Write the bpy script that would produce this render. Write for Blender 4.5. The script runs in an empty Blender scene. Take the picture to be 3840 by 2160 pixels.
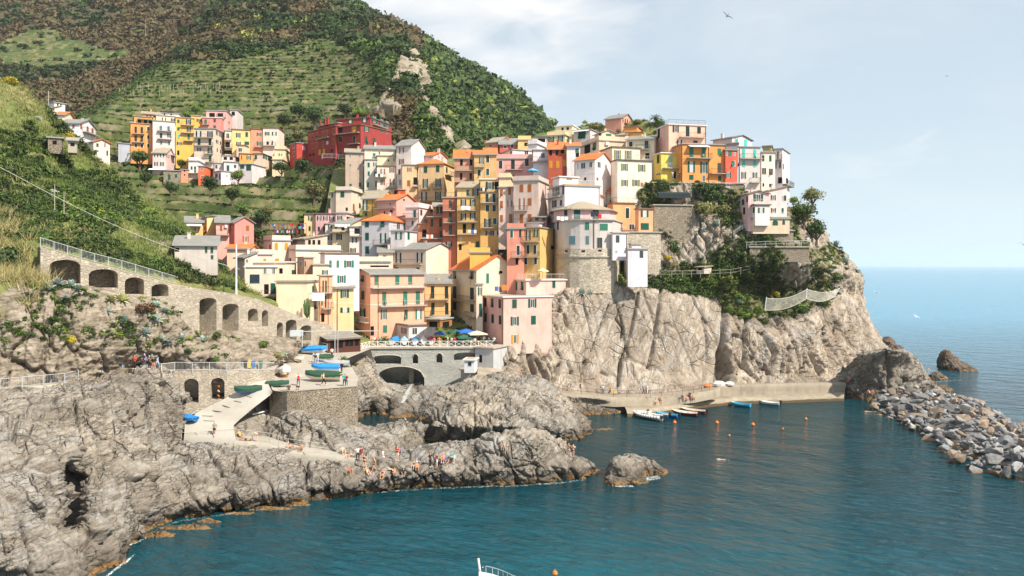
import bpy, math, random, re
import numpy as np
from mathutils import Vector, Matrix
from mathutils.bvhtree import BVHTree
R = math.radians
random.seed(7); rng = np.random.default_rng(11)
scene = bpy.context.scene
COL = scene.collection
# ---------------------------------------------------------------- camera: level, shifted so the horizon sits where the photo has it
F = 2880.0; HZ = 996.0; CH = 27.0          # focal length in photo pixels, horizon row, eye height
cam = bpy.data.cameras.new('camera'); camo = bpy.data.objects.new('camera', cam); COL.objects.link(camo)
cam.sensor_width = 36.0; cam.lens = F / 3840 * 36.0
cam.shift_y = -(1080 - HZ) / 3840.0
cam.clip_start = 0.5; cam.clip_end = 200000
camo.location = (0, 0, CH); camo.rotation_euler = (R(90), 0, 0)
scene.camera = camo
# ---------------------------------------------------------------- sun and sky
SUN = Vector((0.56, -0.45, 0.72)).normalized()
sl = bpy.data.lights.new('sun', 'SUN'); slo = bpy.data.objects.new('sun', sl); COL.objects.link(slo)
sl.energy = 5.5; sl.angle = R(0.5); sl.color = (1.0, 0.91, 0.77)
slo.rotation_euler = (-SUN).to_track_quat('-Z', 'Y').to_euler()
world = bpy.data.worlds.new('World'); scene.world = world; world.use_nodes = True
wn = world.node_tree.nodes; wl = world.node_tree.links; wn.clear()
wo = wn.new('ShaderNodeOutputWorld'); bg = wn.new('ShaderNodeBackground'); sky = wn.new('ShaderNodeTexSky')
sky.sky_type = 'NISHITA'; sky.sun_disc = False; sky.sun_elevation = math.asin(SUN.z)
sky.sun_rotation = math.atan2(SUN.x, SUN.y); sky.altitude = 50; sky.air_density = 1.0; sky.dust_density = 1.0; sky.ozone_density = 1.2
bg.inputs['Strength'].default_value = 0.108
tc = wn.new('ShaderNodeTexCoord'); mp = wn.new('ShaderNodeMapping'); mp.inputs['Scale'].default_value = (1.6, 1.6, 5.0)
n1 = wn.new('ShaderNodeTexNoise'); n1.inputs['Scale'].default_value = 1.7; n1.inputs['Detail'].default_value = 7; n1.inputs['Roughness'].default_value = 0.55; n1.inputs['Distortion'].default_value = 0.4
r1 = wn.new('ShaderNodeValToRGB'); r1.color_ramp.elements[0].position = 0.42; r1.color_ramp.elements[1].position = 0.78
r1.color_ramp.elements[0].color = (0.62, 0.62, 0.62, 1); r1.color_ramp.elements[1].color = (1, 1, 1, 1)
mx = wn.new('ShaderNodeMix'); mx.data_type = 'RGBA'
wl.new(tc.outputs['Generated'], mp.inputs['Vector']); wl.new(mp.outputs[0], n1.inputs['Vector']); wl.new(n1.outputs[0], r1.inputs[0])
wl.new(r1.outputs[0], mx.inputs[0]); wl.new(sky.outputs[0], mx.inputs[6])
mx.inputs[7].default_value = (5.3, 5.9, 6.25, 1)   # thin high cloud veil
cd = wn.new('ShaderNodeVectorMath'); cd.operation = 'DISTANCE'; cm = wn.new('ShaderNodeMapping'); cm.inputs['Scale'].default_value = (1, 1, 1.7); wl.new(tc.outputs['Generated'], cm.inputs[0]); wl.new(cm.outputs[0], cd.inputs[0]); cd.inputs[1].default_value = (-.07, .94, .55)
cr_ = wn.new('ShaderNodeMapRange'); wl.new(cd.outputs['Value'], cr_.inputs[0]); cr_.inputs[1].default_value = .04; cr_.inputs[2].default_value = .30; cr_.inputs[3].default_value = .42; cr_.inputs[4].default_value = 0.0
n2 = wn.new('ShaderNodeTexNoise'); n2.inputs['Scale'].default_value = 4.5; n2.inputs['Detail'].default_value = 8; n2.inputs['Distortion'].default_value = .5; wl.new(mp.outputs[0], n2.inputs['Vector'])
ad = wn.new('ShaderNodeMath'); ad.operation = 'ADD'; wl.new(cr_.outputs[0], ad.inputs[0]); wl.new(n2.outputs[0], ad.inputs[1]); r2 = wn.new('ShaderNodeValToRGB'); r2.color_ramp.elements[0].position = .62; r2.color_ramp.elements[1].position = 1.0; wl.new(ad.outputs[0], r2.inputs[0])
mx2 = wn.new('ShaderNodeMix'); mx2.data_type = 'RGBA'; wl.new(r2.outputs[0], mx2.inputs[0]); wl.new(mx.outputs[2], mx2.inputs[6]); mx2.inputs[7].default_value = (7.2, 7.15, 7.1, 1); wl.new(mx2.outputs[2], bg.inputs[0]); wl.new(bg.outputs[0], wo.inputs[0])
vs = scene.view_settings; vs.view_transform = 'Standard'; vs.look = 'None'; vs.exposure = 0.44; vs.gamma = 1.0
scene.cycles.max_bounces = 6; scene.cycles.diffuse_bounces = 3; scene.cycles.glossy_bounces = 3
scene.cycles.use_denoising = True
# ---------------------------------------------------------------- pixel <-> world
def at(px, py, Y): return Vector(((px - 1920) * Y / F, Y, CH - (py - HZ) * Y / F))
def atz(px, py, z): return at(px, py, (CH - z) * F / (py - HZ))
def to_px(p): return (1920 + F * p[0] / p[1], HZ - F * (p[2] - CH) / p[1])
# ---------------------------------------------------------------- scene bookkeeping
def tag(o, label=None, cat=None, group=None, kind=None):
 if label: o['label'] = label
 if cat: o['category'] = cat
 if group: o['group'] = group
 if kind: o['kind'] = kind
 return o
def link(o, parent=None):
 COL.objects.link(o)
 if parent is not None: o.parent = parent
 return o
def empty(name, loc=(0, 0, 0), rz=0):
 o = bpy.data.objects.new(name, None); COL.objects.link(o); o.location = loc; o.rotation_euler = (0, 0, rz); o.empty_display_size = 0.5; return o
def mesh_np(name, V, Fc, mats, midx=None, smooth=False, parent=None, attr=None):
 me = bpy.data.meshes.new(name)
 V = np.asarray(V, dtype=np.float32)
 if isinstance(Fc, np.ndarray):
  k = Fc.shape[1]; n = len(Fc)
  me.vertices.add(len(V)); me.vertices.foreach_set('co', V.ravel())
  me.loops.add(n * k); me.loops.foreach_set('vertex_index', Fc.astype(np.int32).ravel())
  me.polygons.add(n); me.polygons.foreach_set('loop_start', np.arange(0, n * k, k, dtype=np.int32)); me.polygons.foreach_set('loop_total', np.full(n, k, dtype=np.int32))
 else:
  me.from_pydata([tuple(v) for v in V], [], Fc)
 if not isinstance(mats, (list, tuple)): mats = [mats]
 for m in mats: me.materials.append(m)
 if midx is not None: me.polygons.foreach_set('material_index', np.asarray(midx, dtype=np.int32))
 if smooth: me.polygons.foreach_set('use_smooth', np.ones(len(me.polygons), dtype=bool))
 if attr is not None:
  for an, av in attr.items():
   a = me.attributes.new(an, 'FLOAT', 'POINT'); a.data.foreach_set('value', np.asarray(av, dtype=np.float32))
 me.update(calc_edges=True)
 if isinstance(Fc, np.ndarray): me.validate()
 o = bpy.data.objects.new(name, me); return link(o, parent)
class MB:
 def __init__(s): s.v = []; s.f = []; s.m = []
 def poly(s, pts, m=0):
  b = len(s.v); s.v += [tuple(p) for p in pts]; s.f.append(tuple(range(b, b + len(pts)))); s.m.append(m)
 def hexa(s, p, m=0):   # 8 points: bottom 4 ccw, top 4 ccw
  b = len(s.v); s.v += [tuple(q) for q in p]
  for f in ((3, 2, 1, 0), (4, 5, 6, 7), (0, 1, 5, 4), (1, 2, 6, 5), (2, 3, 7, 6), (3, 0, 4, 7)):
   s.f.append(tuple(b + i for i in f)); s.m.append(m)
 def box(s, a, c, m=0):
  x0, y0, z0 = a; x1, y1, z1 = c
  if x0 > x1: x0, x1 = x1, x0
  if y0 > y1: y0, y1 = y1, y0
  if z0 > z1: z0, z1 = z1, z0
  s.hexa([(x0, y0, z0), (x1, y0, z0), (x1, y1, z0), (x0, y1, z0), (x0, y0, z1), (x1, y0, z1), (x1, y1, z1), (x0, y1, z1)], m)
 def bar(s, p, q, r=0.03, n=4, m=0, r2=None):
  p = Vector(p); q = Vector(q); d = (q - p)
  if d.length < 1e-6: return
  d.normalize(); a = d.orthogonal().normalized(); c = d.cross(a); r2 = r if r2 is None else r2
  b = len(s.v)
  for (o, rr) in ((p, r), (q, r2)):
   for i in range(n):
    t = 2 * math.pi * (i + .5) / n; s.v.append(tuple(o + a * math.cos(t) * rr + c * math.sin(t) * rr))
  for i in range(n): s.f.append((b + i, b + (i + 1) % n, b + n + (i + 1) % n, b + n + i)); s.m.append(m)
  s.f.append(tuple(b + i for i in reversed(range(n)))); s.m.append(m); s.f.append(tuple(b + n + i for i in range(n))); s.m.append(m)
 def tube(s, pts, r=0.03, n=5, m=0):
  for i in range(len(pts) - 1):
   rr = r[i] if isinstance(r, (list, tuple)) else r; r2 = r[i + 1] if isinstance(r, (list, tuple)) else r
   s.bar(pts[i], pts[i + 1], rr, n, m, r2)
 def prism(s, prof, axis, a, b, m=0):   # prof: 2D polygon; axis 0: extrude along x (prof = y,z); 1: along y (prof = x,z); 2: along z
  def P(u, v, t): return ((t, u, v), (u, t, v), (u, v, t))[axis]
  n = len(prof); k = len(s.v)
  s.v += [P(u, v, a) for u, v in prof] + [P(u, v, b) for u, v in prof]
  for i in range(n): s.f.append((k + i, k + (i + 1) % n, k + n + (i + 1) % n, k + n + i)); s.m.append(m)
  s.f.append(tuple(k + i for i in reversed(range(n)))); s.m.append(m); s.f.append(tuple(k + n + i for i in range(n))); s.m.append(m)
 def build(s, name, mats, parent=None, smooth=False):
  me = bpy.data.meshes.new(name); me.from_pydata(s.v, [], s.f)
  if not isinstance(mats, (list, tuple)): mats = [mats]
  for m in mats: me.materials.append(m)
  if len(mats) > 1: me.polygons.foreach_set('material_index', s.m)
  if smooth: me.polygons.foreach_set('use_smooth', [True] * len(s.f))
  me.update()
  return link(bpy.data.objects.new(name, me), parent)
def copy_tree(o, parent=None):
 c = o.copy(); COL.objects.link(c)
 if parent is not None: c.parent = parent
 for ch in list(o.children): copy_tree(ch, c)
 return c
# ---------------------------------------------------------------- numpy noise
_perm = rng.permutation(256); _perm = np.concatenate([_perm, _perm])
_grad = rng.normal(size=(256, 3)); _grad /= np.linalg.norm(_grad, axis=1)[:, None]
def gn(P):
 P = np.asarray(P, dtype=np.float64); I = np.floor(P).astype(int); f = P - I; w = f * f * f * (f * (f * 6 - 15) + 10); I &= 255
 out = 0
 for dx in (0, 1):
  for dy in (0, 1):
   for dz in (0, 1):
    h = _perm[_perm[_perm[(I[:, 0] + dx) & 255] + ((I[:, 1] + dy) & 255)] + ((I[:, 2] + dz) & 255)]
    g = _grad[h]; d = (f[:, 0] - dx) * g[:, 0] + (f[:, 1] - dy) * g[:, 1] + (f[:, 2] - dz) * g[:, 2]
    ww = (w[:, 0] if dx else 1 - w[:, 0]) * (w[:, 1] if dy else 1 - w[:, 1]) * (w[:, 2] if dz else 1 - w[:, 2])
    out = out + d * ww
 return out * 1.6
def fbm(P, o=4, rough=0.5):
 a = 1; s = 0; t = 0; Q = np.asarray(P, dtype=np.float64)
 for i in range(o): s = s + a * gn(Q + 17.3 * i); t += a; a *= rough; Q = Q * 2.03
 return s / t
def ridged(P, o=4):
 a = 1; s = 0; t = 0; Q = np.asarray(P, dtype=np.float64)
 for i in range(o): s = s + a * (1 - np.abs(gn(Q + 31.7 * i)) * 2); t += a; a *= 0.5; Q = Q * 2.1
 return s / t
def worley(P):
 P = np.asarray(P, dtype=np.float64); I = np.floor(P).astype(int); n = len(P)
 d1 = np.full(n, 9.0); d2 = np.full(n, 9.0); cid = np.zeros(n); tl = np.zeros(n)
 for dx in (-1, 0, 1):
  for dy in (-1, 0, 1):
   for dz in (-1, 0, 1):
    J = I + (dx, dy, dz); K = J & 255
    h = _perm[_perm[_perm[K[:, 0]] + K[:, 1]] + K[:, 2]]
    c = J + 0.5 + _grad[h] * 0.5
    d = np.sqrt(((P - c) ** 2).sum(1)); nd = d < d1
    d2 = np.where(nd, d1, np.minimum(d2, d)); cid = np.where(nd, h / 255.0, cid); tl = np.where(nd, ((P - c) * _grad[(h * 7 + 3) & 255]).sum(1), tl); d1 = np.where(nd, d, d1)
 return d1, d2, cid, tl
# ---------------------------------------------------------------- materials
def srgb(c):
 return tuple((x / 12.92 if x <= .04045 else ((x + .055) / 1.055) ** 2.4) for x in c)
class NT:
 def __init__(s, name):
  s.m = bpy.data.materials.new(name); s.m.use_nodes = True; s.t = s.m.node_tree; s.n = s.t.nodes; s.l = s.t.links
  s.b = s.n['Principled BSDF']; s.b.inputs['Specular IOR Level'].default_value = 0.25; s.b.inputs['Roughness'].default_value = 0.85
  s.geo = None
 def new(s, t, **k):
  n = s.n.new('ShaderNode' + t)
  for a, v in k.items():
   if a in n.inputs.keys(): n.inputs[a].default_value = v
   else: setattr(n, a, v)
  return n
 def pos(s):
  if s.geo is None: s.geo = s.new('NewGeometry')
  return s.geo.outputs['Position']
 def mapv(s, scale=(1, 1, 1), rot=(0, 0, 0), src=None):
  src = src or s.pos()
  if tuple(rot) != (0, 0, 0):
   r = s.new('Mapping'); r.inputs['Rotation'].default_value = rot; s.l.new(src, r.inputs['Vector']); src = r.outputs[0]
  m = s.new('Mapping'); m.inputs['Scale'].default_value = scale
  s.l.new(src, m.inputs['Vector']); return m.outputs[0]
 def noise(s, scale, detail=5, rough=.55, dist=0.0, vec=None):
  n = s.new('TexNoise', Scale=scale, Detail=detail, Roughness=rough, Distortion=dist); s.l.new(vec or s.pos(), n.inputs['Vector']); return n.outputs[0]
 def ramp(s, fac, stops):
  r = s.new('ValToRGB'); s.l.new(fac, r.inputs[0]); e = r.color_ramp.elements
  while len(e) < len(stops): e.new(.5)
  for i, (p, c) in enumerate(stops):
   e[i].position = p; e[i].color = (c, c, c, 1) if isinstance(c, (int, float)) else (*c, 1)
  return r.outputs[0]
 def mix(s, fac, a, b, mode='MIX'):
  m = s.new('Mix', data_type='RGBA', blend_type=mode)
  for k, v in ((0, fac), (6, a), (7, b)):
   if hasattr(v, 'is_linked'): s.l.new(v, m.inputs[k])
   elif k == 0: m.inputs[0].default_value = v
   else: m.inputs[k].default_value = (*v, 1) if len(v) == 3 else v
  return m.outputs[2]
 def math(s, op, a, b=0.0, clamp=False):
  m = s.new('Math', operation=op, use_clamp=clamp)
  for k, v in ((0, a), (1, b)):
   if hasattr(v, 'is_linked'): s.l.new(v, m.inputs[k])
   else: m.inputs[k].default_value = v
  return m.outputs[0]
 def bump(s, h, strength=.5, dist=.1):
  b = s.new('Bump', Strength=strength, Distance=dist); s.l.new(h, b.inputs['Height']); s.l.new(b.outputs[0], s.b.inputs['Normal'])
 def col(s, c):
  if hasattr(c, 'is_linked'): s.l.new(c, s.b.inputs['Base Color'])
  else: s.b.inputs['Base Color'].default_value = (*c, 1)
 def sep(s, v=None):
  q = s.new('SeparateXYZ'); s.l.new(v or s.pos(), q.inputs[0]); return q.outputs
_cache = {}
def plain(name, c, rough=.7, spec=.3, metal=0):
 k = ('plain', name)
 if k in _cache: return _cache[k]
 t = NT(name); t.col(t.mix(t.math('MULTIPLY', t.noise(3.0, 3), .35), c, tuple(x * .72 for x in c))); t.b.inputs['Roughness'].default_value = rough
 t.b.inputs['Specular IOR Level'].default_value = spec; t.b.inputs['Metallic'].default_value = metal
 _cache[k] = t.m; return t.m
def rock_mat(name, c1, c2, c3, strata_rot=(0, .5, .3), dark=.35, crust=True, bumpd=.35, veins=.5, sc=1.0, veg=False, crk=.8):
 t = NT(name)
 v = t.mapv((.25 * sc, .25 * sc, 1.0 * sc), strata_rot)
 big = t.noise(.07 * sc, 4, .6, .6)
 st = t.noise(1.1, 8, .68, 1.2, v)
 fine = t.noise(2.2 * sc, 8, .7, .3)
 c = t.mix(t.ramp(big, [(.35, 0.), (.65, 1.)]), c1, c2)
 mac = t.noise(.10 * sc, 5, .62, .8); c = t.mix(t.ramp(mac, [(.40, .75), (.52, 0.)]), c, tuple(x * .62 for x in c3)) if crust else c
 c = t.mix(t.ramp(t.noise(.13 * sc, 4, .55, .5, t.mapv((1.1, 1, .8))), [(.54, 0.), (.66, .8)]), c, (c2[0] * .92, c2[1] * .97, c2[2] * 1.04))
 c = t.mix(t.ramp(st, [(.42, 0.), (.60, 1.)]), c, c3); c = t.mix(t.ramp(t.noise(.45 * sc, 7, .7, .6, t.mapv((.3, .3, 1.6), strata_rot)), [(.56, 0.), (.66, .7)]), c, tuple(x * .5 for x in c3))
 c = t.mix(t.ramp(fine, [(.3, .55), (.55, 0.)]), c, tuple(x * .45 for x in c1))
 vo = t.new('TexVoronoi', feature='DISTANCE_TO_EDGE', Scale=.42 * sc)
 wv = t.mix(.35, t.mapv((1, 1, .55), strata_rot), t.new('TexNoise', Scale=.5).outputs[1], 'ADD')
 t.l.new(wv, vo.inputs['Vector'])
 vo2 = t.new('TexVoronoi', feature='DISTANCE_TO_EDGE', Scale=1.5 * sc); t.l.new(t.mapv((.5, .5, 1.3), strata_rot), vo2.inputs['Vector'])
 k1 = t.ramp(vo.outputs[0], [(0.0, 1.), (.05, 0.)]); k2 = t.ramp(vo2.outputs[0], [(0.0, .45), (.06, 0.)])
 crack = t.math('MAXIMUM', k1, k2)
 msk = t.ramp(t.noise(.3, 3), [(.4, 0.), (.6, 1.)])
 crack = t.math('MULTIPLY', crack, msk)
 c = t.mix(t.math('MULTIPLY', crack, crk), c, tuple(x * dark * .5 for x in c1))
 vein = t.ramp(t.noise(1.4, 6, .6, 2.5, v), [(.485, 0.), (.5, veins), (.515, 0.)])
 c = t.mix(vein, c, (.62, .58, .52))
 if crust:
  z = t.sep()[2]
  zn = t.math('ADD', z, t.math('MULTIPLY', t.math('SUBTRACT', t.noise(.55, 5), .5), 2.2))
  c = t.mix(t.ramp(t.math('MULTIPLY', zn, .2), [(.2, .62), (.8, 0.)]), c, (.155, .13, .108)); c = t.mix(t.ramp(t.math('MULTIPLY', zn, .25), [(.12, .85), (.32, 0.)]), c, (.085, .068, .05))
  c = t.mix(t.ramp(t.math('MULTIPLY', zn, .5), [(.12, .9), (.27, 0.)]), c, t.mix(t.noise(1.6, 5), (.13, .07, .03), (.40, .24, .10)))
  t.l.new(t.ramp(t.math('MULTIPLY', zn, .5), [(.05, .25), (.5, .85)]), t.b.inputs['Roughness'])
 if veg:
  a = t.new('Attribute', attribute_name='veg'); fa = t.ramp(t.math('ADD', a.outputs['Fac'], t.math('MULTIPLY', t.math('SUBTRACT', t.noise(.5, 6, .7), .5), 1.3)), [(.5, 0.), (.6, 1.)])
  c = t.mix(fa, c, t.mix(t.ramp(t.noise(1.3, 6, .7), [(.35, 0.), (.6, 1.)]), (.055, .07, .022), (.17, .15, .07)))
 t.col(c)
 h = t.math('ADD', t.math('MULTIPLY', st, .8), t.math('MULTIPLY', fine, .5))
 h = t.math('SUBTRACT', h, t.math('MULTIPLY', crack, .8))
 t.bump(h, 1.0, bumpd * 1.3)
 return t.m
M = {}
M['shore'] = rock_mat('grey_shore_rock', (.43, .37, .30), (.36, .345, .325), (.23, .195, .155), (0.2, .55, .4))
M['shore2'] = rock_mat('pale_shore_rock', (.46, .395, .315), (.38, .37, .355), (.21, .175, .135), (0.1, .8, .9))
M['cliff'] = rock_mat('pale_cliff_rock', (.53, .455, .37), (.47, .43, .385), (.30, .235, .175), (0.0, 1.15, .2), bumpd=.3, veins=.2, veg=True, crk=.3)
M['hillrock'] = rock_mat('warm_crag_rock', (.48, .42, .34), (.42, .33, .22), (.30, .25, .18), (0, .2, .2), crust=False)
M['wetrock'] = rock_mat('dark_sea_rock', (.12, .10, .085), (.17, .13, .09), (.20, .12, .07), (0, 1.2, .3))
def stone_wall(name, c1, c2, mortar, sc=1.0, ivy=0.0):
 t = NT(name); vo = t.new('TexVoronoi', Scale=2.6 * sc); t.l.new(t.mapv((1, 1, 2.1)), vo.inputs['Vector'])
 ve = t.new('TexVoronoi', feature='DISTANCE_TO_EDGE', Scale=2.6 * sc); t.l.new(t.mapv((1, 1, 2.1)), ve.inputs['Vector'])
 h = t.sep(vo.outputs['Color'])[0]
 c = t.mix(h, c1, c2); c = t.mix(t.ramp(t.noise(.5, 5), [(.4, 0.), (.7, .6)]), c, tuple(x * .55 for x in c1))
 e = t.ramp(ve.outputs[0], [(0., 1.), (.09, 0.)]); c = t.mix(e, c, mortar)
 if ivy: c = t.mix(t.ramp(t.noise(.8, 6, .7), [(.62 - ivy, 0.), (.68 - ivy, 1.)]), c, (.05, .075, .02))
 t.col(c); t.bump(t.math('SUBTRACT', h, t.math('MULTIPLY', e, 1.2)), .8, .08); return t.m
M['drystone'] = stone_wall('dry_stone', (.42, .36, .28), (.27, .22, .16), (.10, .085, .065), 1.0)
M['archstone'] = stone_wall('arcade_stone', (.56, .49, .40), (.36, .30, .23), (.44, .39, .32), .75)
M['castle'] = stone_wall('patchy_plastered_stone', (.66, .59, .48), (.48, .41, .32), (.34, .29, .23), .6)
M['nichestone'] = stone_wall('shade_tinted_niche_stone', (.30, .25, .19), (.20, .165, .12), (.08, .07, .05), .9); M['darkstone'] = stone_wall('dark_layered_stone', (.20, .17, .13), (.11, .095, .075), (.05, .045, .035), 1.3, .1)  # niche stone: arcade stone coloured darker to imitate shade inside the arches
M['bridgestone'] = stone_wall('grey_bridge_stone', (.47, .47, .44), (.38, .39, .36), (.52, .51, .47), .6)
def conc(name, c, st=.5):
 t = NT(name); n = t.noise(.35, 6, .65); s = t.noise(1.2, 5, .7, .5, t.mapv((1, 1, .15)))
 k = t.mix(t.ramp(n, [(.35, 0.), (.7, st)]), c, tuple(x * .62 for x in c)); k = t.mix(t.ramp(s, [(.5, 0.), (.75, st)]), k, tuple(x * .5 for x in c))
 t.col(k); t.bump(t.noise(9, 4), .2, .02); return t.m
M['conc'] = conc('weathered_concrete', (.43, .39, .33)); _q = NT('tidal_quay_concrete'); _n = _q.noise(.5, 6, .65); _c = _q.mix(_q.ramp(_n, [(.35, 0.), (.65, 1.)]), (.36, .31, .24), (.24, .20, .15)); _c = _q.mix(_q.ramp(_q.math('ADD', _q.sep()[2], _q.math('MULTIPLY', _n, .8)), [(.95, 1.), (1.0, 0.)] if 0 else [(.9, 1.), (1.15, 0.)]), _c, (.09, .065, .035)); _q.col(_c); _q.bump(_n, .6, .2); M['tquay'] = _q.m; M['ramp'] = conc('smooth_slipway_concrete', (.46, .43, .38), .25)
M['quay'] = conc('stained_quay_concrete', (.34, .29, .225), .8); M['paving'] = conc('pale_paving', (.42, .38, .32), .4)
M['whitewash'] = conc('whitewashed_concrete', (.48, .49, .50), .5)
def plaster(c, name):
 k = ('pl', name)
 if k in _cache: return _cache[k]
 l_ = sum(c) / 3; c = (c[0] * .93 + l_ * .07, (c[1] * .93 + l_ * .07) * .95, (c[2] * .93 + l_ * .07) * 1.0); t = NT(name); n = t.noise(.45, 6, .6); s = t.noise(.9, 5, .65, .3, t.mapv((1, 1, .12)))
 d = tuple(x * .76 for x in c); w = tuple(min(1, x * .55 + .30) for x in c)
 k1 = t.mix(t.ramp(n, [(.38, 0.), (.68, .65)]), c, d); k1 = t.mix(t.ramp(s, [(.52, 0.), (.74, .5)]), k1, tuple(x * .55 for x in c))
 k1 = t.mix(t.ramp(t.noise(1.6, 6, .7), [(.66, 0.), (.72, .35)]), k1, w)
 t.col(k1); t.bump(t.noise(6, 4), .15, .02); _cache[k] = t.m; return t.m
def tiles(name, c1, c2, lich):
 t = NT(name); h = t.new('TexWhiteNoise', noise_dimensions='3D')
 sn = t.new('VectorMath', operation='SNAP'); t.l.new(t.pos(), sn.inputs[0]); sn.inputs[1].default_value = (.45, .45, .3); t.l.new(sn.outputs[0], h.inputs[0])
 c = t.mix(h.outputs[0], c1, c2); c = t.mix(t.ramp(t.noise(.8, 6, .65), [(.5, 0.), (.68, .75)]), c, lich)
 z = t.sep(t.mapv((1, 1, 1)))
 w = t.math('SINE', t.math('MULTIPLY', z[2], 30.)); c = t.mix(t.ramp(w, [(.6, 0.), (1., .45)]), c, tuple(x * .4 for x in c1))
 t.col(c); t.bump(w, .5, .05); return t.m
M['tile'] = tiles('orange_roof_tiles', (.68, .19, .05), (.52, .14, .04), (.50, .26, .12))
M['oldtile'] = tiles('old_stone_roof', (.40, .34, .26), (.30, .25, .19), (.34, .30, .22))
M['slate'] = tiles('grey_slate_roof', (.27, .265, .25), (.21, .205, .195), (.33, .31, .27))
M['terrace'] = conc('terrace_floor', (.45, .36, .29), .3)
M['trim'] = plain('white_trim', (.74, .72, .68), .5); M['greytrim'] = plain('grey_eave', (.30, .31, .31), .6); M['browntrim'] = plain('brown_eave', (.20, .12, .08), .6)
M['darktrim'] = plain('dark_eave', (.09, .085, .08), .6)
def shutter(name, c):
 k = ('sh', name)
 if k in _cache: return _cache[k]
 t = NT(name); z = t.sep()[2]; w = t.math('SINE', t.math('MULTIPLY', z, 70.)); k1 = t.mix(t.ramp(w, [(.3, 0.), (.9, .5)]), c, tuple(x * .45 for x in c))
 t.col(k1); t.b.inputs['Roughness'].default_value = .5; _cache[k] = t.m; return t.m
SH = {'g': shutter('green_shutter', (.008, .085, .058)), 'd': shutter('dark_green_shutter', (.007, .032, .030)), 't': shutter('turquoise_shutter', (.06, .55, .47)),
      'r': shutter('brick_red_shutter', (.30, .05, .02)), 'o': shutter('ochre_shutter', (.62, .27, .03)), 'b': shutter('brown_shutter', (.33, .11, .03)), 'v': shutter('olive_shutter', (.19, .22, .08)),
      'n': shutter('navy_shutter', (.02, .04, .07)), 'u': shutter('blue_grey_shutter', (.10, .21, .26)), 'w': shutter('pale_mint_shutter', (.36, .55, .42)), 'm': shutter('mid_green_shutter', (.035, .17, .11)),
      'k': shutter('dark_grey_shutter', (.06, .065, .065))}
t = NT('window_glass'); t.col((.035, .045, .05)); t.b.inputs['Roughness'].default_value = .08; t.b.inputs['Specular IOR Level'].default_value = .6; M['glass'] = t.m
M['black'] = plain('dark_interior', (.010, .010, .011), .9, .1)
M['curtain'] = plain('white_curtain', (.55, .56, .57), .9)
M['iron'] = plain('wrought_iron', (.06, .055, .05), .5); M['rust'] = plain('rusty_iron', (.20, .09, .05), .7); M['galv'] = plain('galvanised_steel', (.50, .52, .53), .4)
M['wood'] = plain('varnished_wood', (.34, .15, .05), .5); M['darkwood'] = plain('dark_red_wood', (.085, .028, .018), .6); M['pole'] = plain('weathered_post', (.40, .36, .30), .8)
M['rope'] = plain('pale_rope', (.62, .60, .54), .9); M['cloth'] = plain('white_cloth', (.75, .75, .76), .9)
def leafmat(name, stops, attr='tint', rough=.6):
 t = NT(name); a = t.new('Attribute', attribute_name=attr); n = t.noise(.9, 3)
 f = t.math('ADD', a.outputs['Fac'], t.math('MULTIPLY', t.math('SUBTRACT', n, .5), .35), True)
 t.col(t.ramp(f, stops)); t.b.inputs['Roughness'].default_value = rough; t.b.inputs['Specular IOR Level'].default_value = .2
 return t.m
DG = (.034, .060, .017); MG = (.055, .095, .022); BG = (.13, .20, .035); OL = (.12, .115, .035); BR = (.115, .062, .03); YE = (.62, .42, .02); DRY = (.42, .33, .17); AG = (.20, .29, .27)
M['scrub'] = leafmat('hill_scrub_leaves', [(0., (.085, .060, .034)), (.22, (.125, .093, .045)), (.36, (.035, .05, .018)), (.55, DG), (.72, MG), (.9, BG), (1., (.30, .29, .06))])
def leafplain(name, c1, c2):
 t = NT(name); oi = t.new('ObjectInfo'); n = t.noise(1.4, 3)
 c = t.mix(t.ramp(n, [(.35, 0.), (.65, 1.)]), c1, c2); hsv = t.new('HueSaturation'); t.l.new(c, hsv.inputs['Color'])
 t.l.new(t.math('ADD', t.math('MULTIPLY', oi.outputs['Random'], .8), .65), hsv.inputs['Value']); t.col(hsv.outputs[0])
 t.b.inputs['Roughness'].default_value = .55; return t.m
LM = {'dark': leafplain('dark_green_leaves', (.03, .058, .018), (.055, .09, .025)), 'mid': leafplain('green_leaves', (.06, .10, .022), (.10, .155, .03)), 'lite': leafplain('bright_green_leaves', (.12, .20, .03), (.20, .28, .05)),
      'olive': leafplain('olive_leaves', (.13, .14, .045), (.20, .19, .07)), 'brown': leafplain('brown_heather_leaves', (.12, .06, .03), (.16, .09, .04)), 'yellow': leafplain('yellow_gorse_flowers', (.62, .44, .02), (.30, .28, .04)),
      'dry': leafplain('dry_grass_blades', (.42, .33, .17), (.30, .25, .10)), 'agave': leafplain('blue_grey_agave_leaves', (.26, .36, .33), (.38, .47, .43)), 'grass': leafplain('green_grass_blades', (.13, .20, .04), (.20, .24, .07)),
      'yagave': leafplain('yellow_striped_agave_leaves', (.50, .46, .20), (.32, .36, .14)), 'silver': leafplain('silver_leaves', (.30, .34, .27), (.40, .43, .36))}
M['bark'] = plain('bark', (.14, .105, .075), .9)
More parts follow.
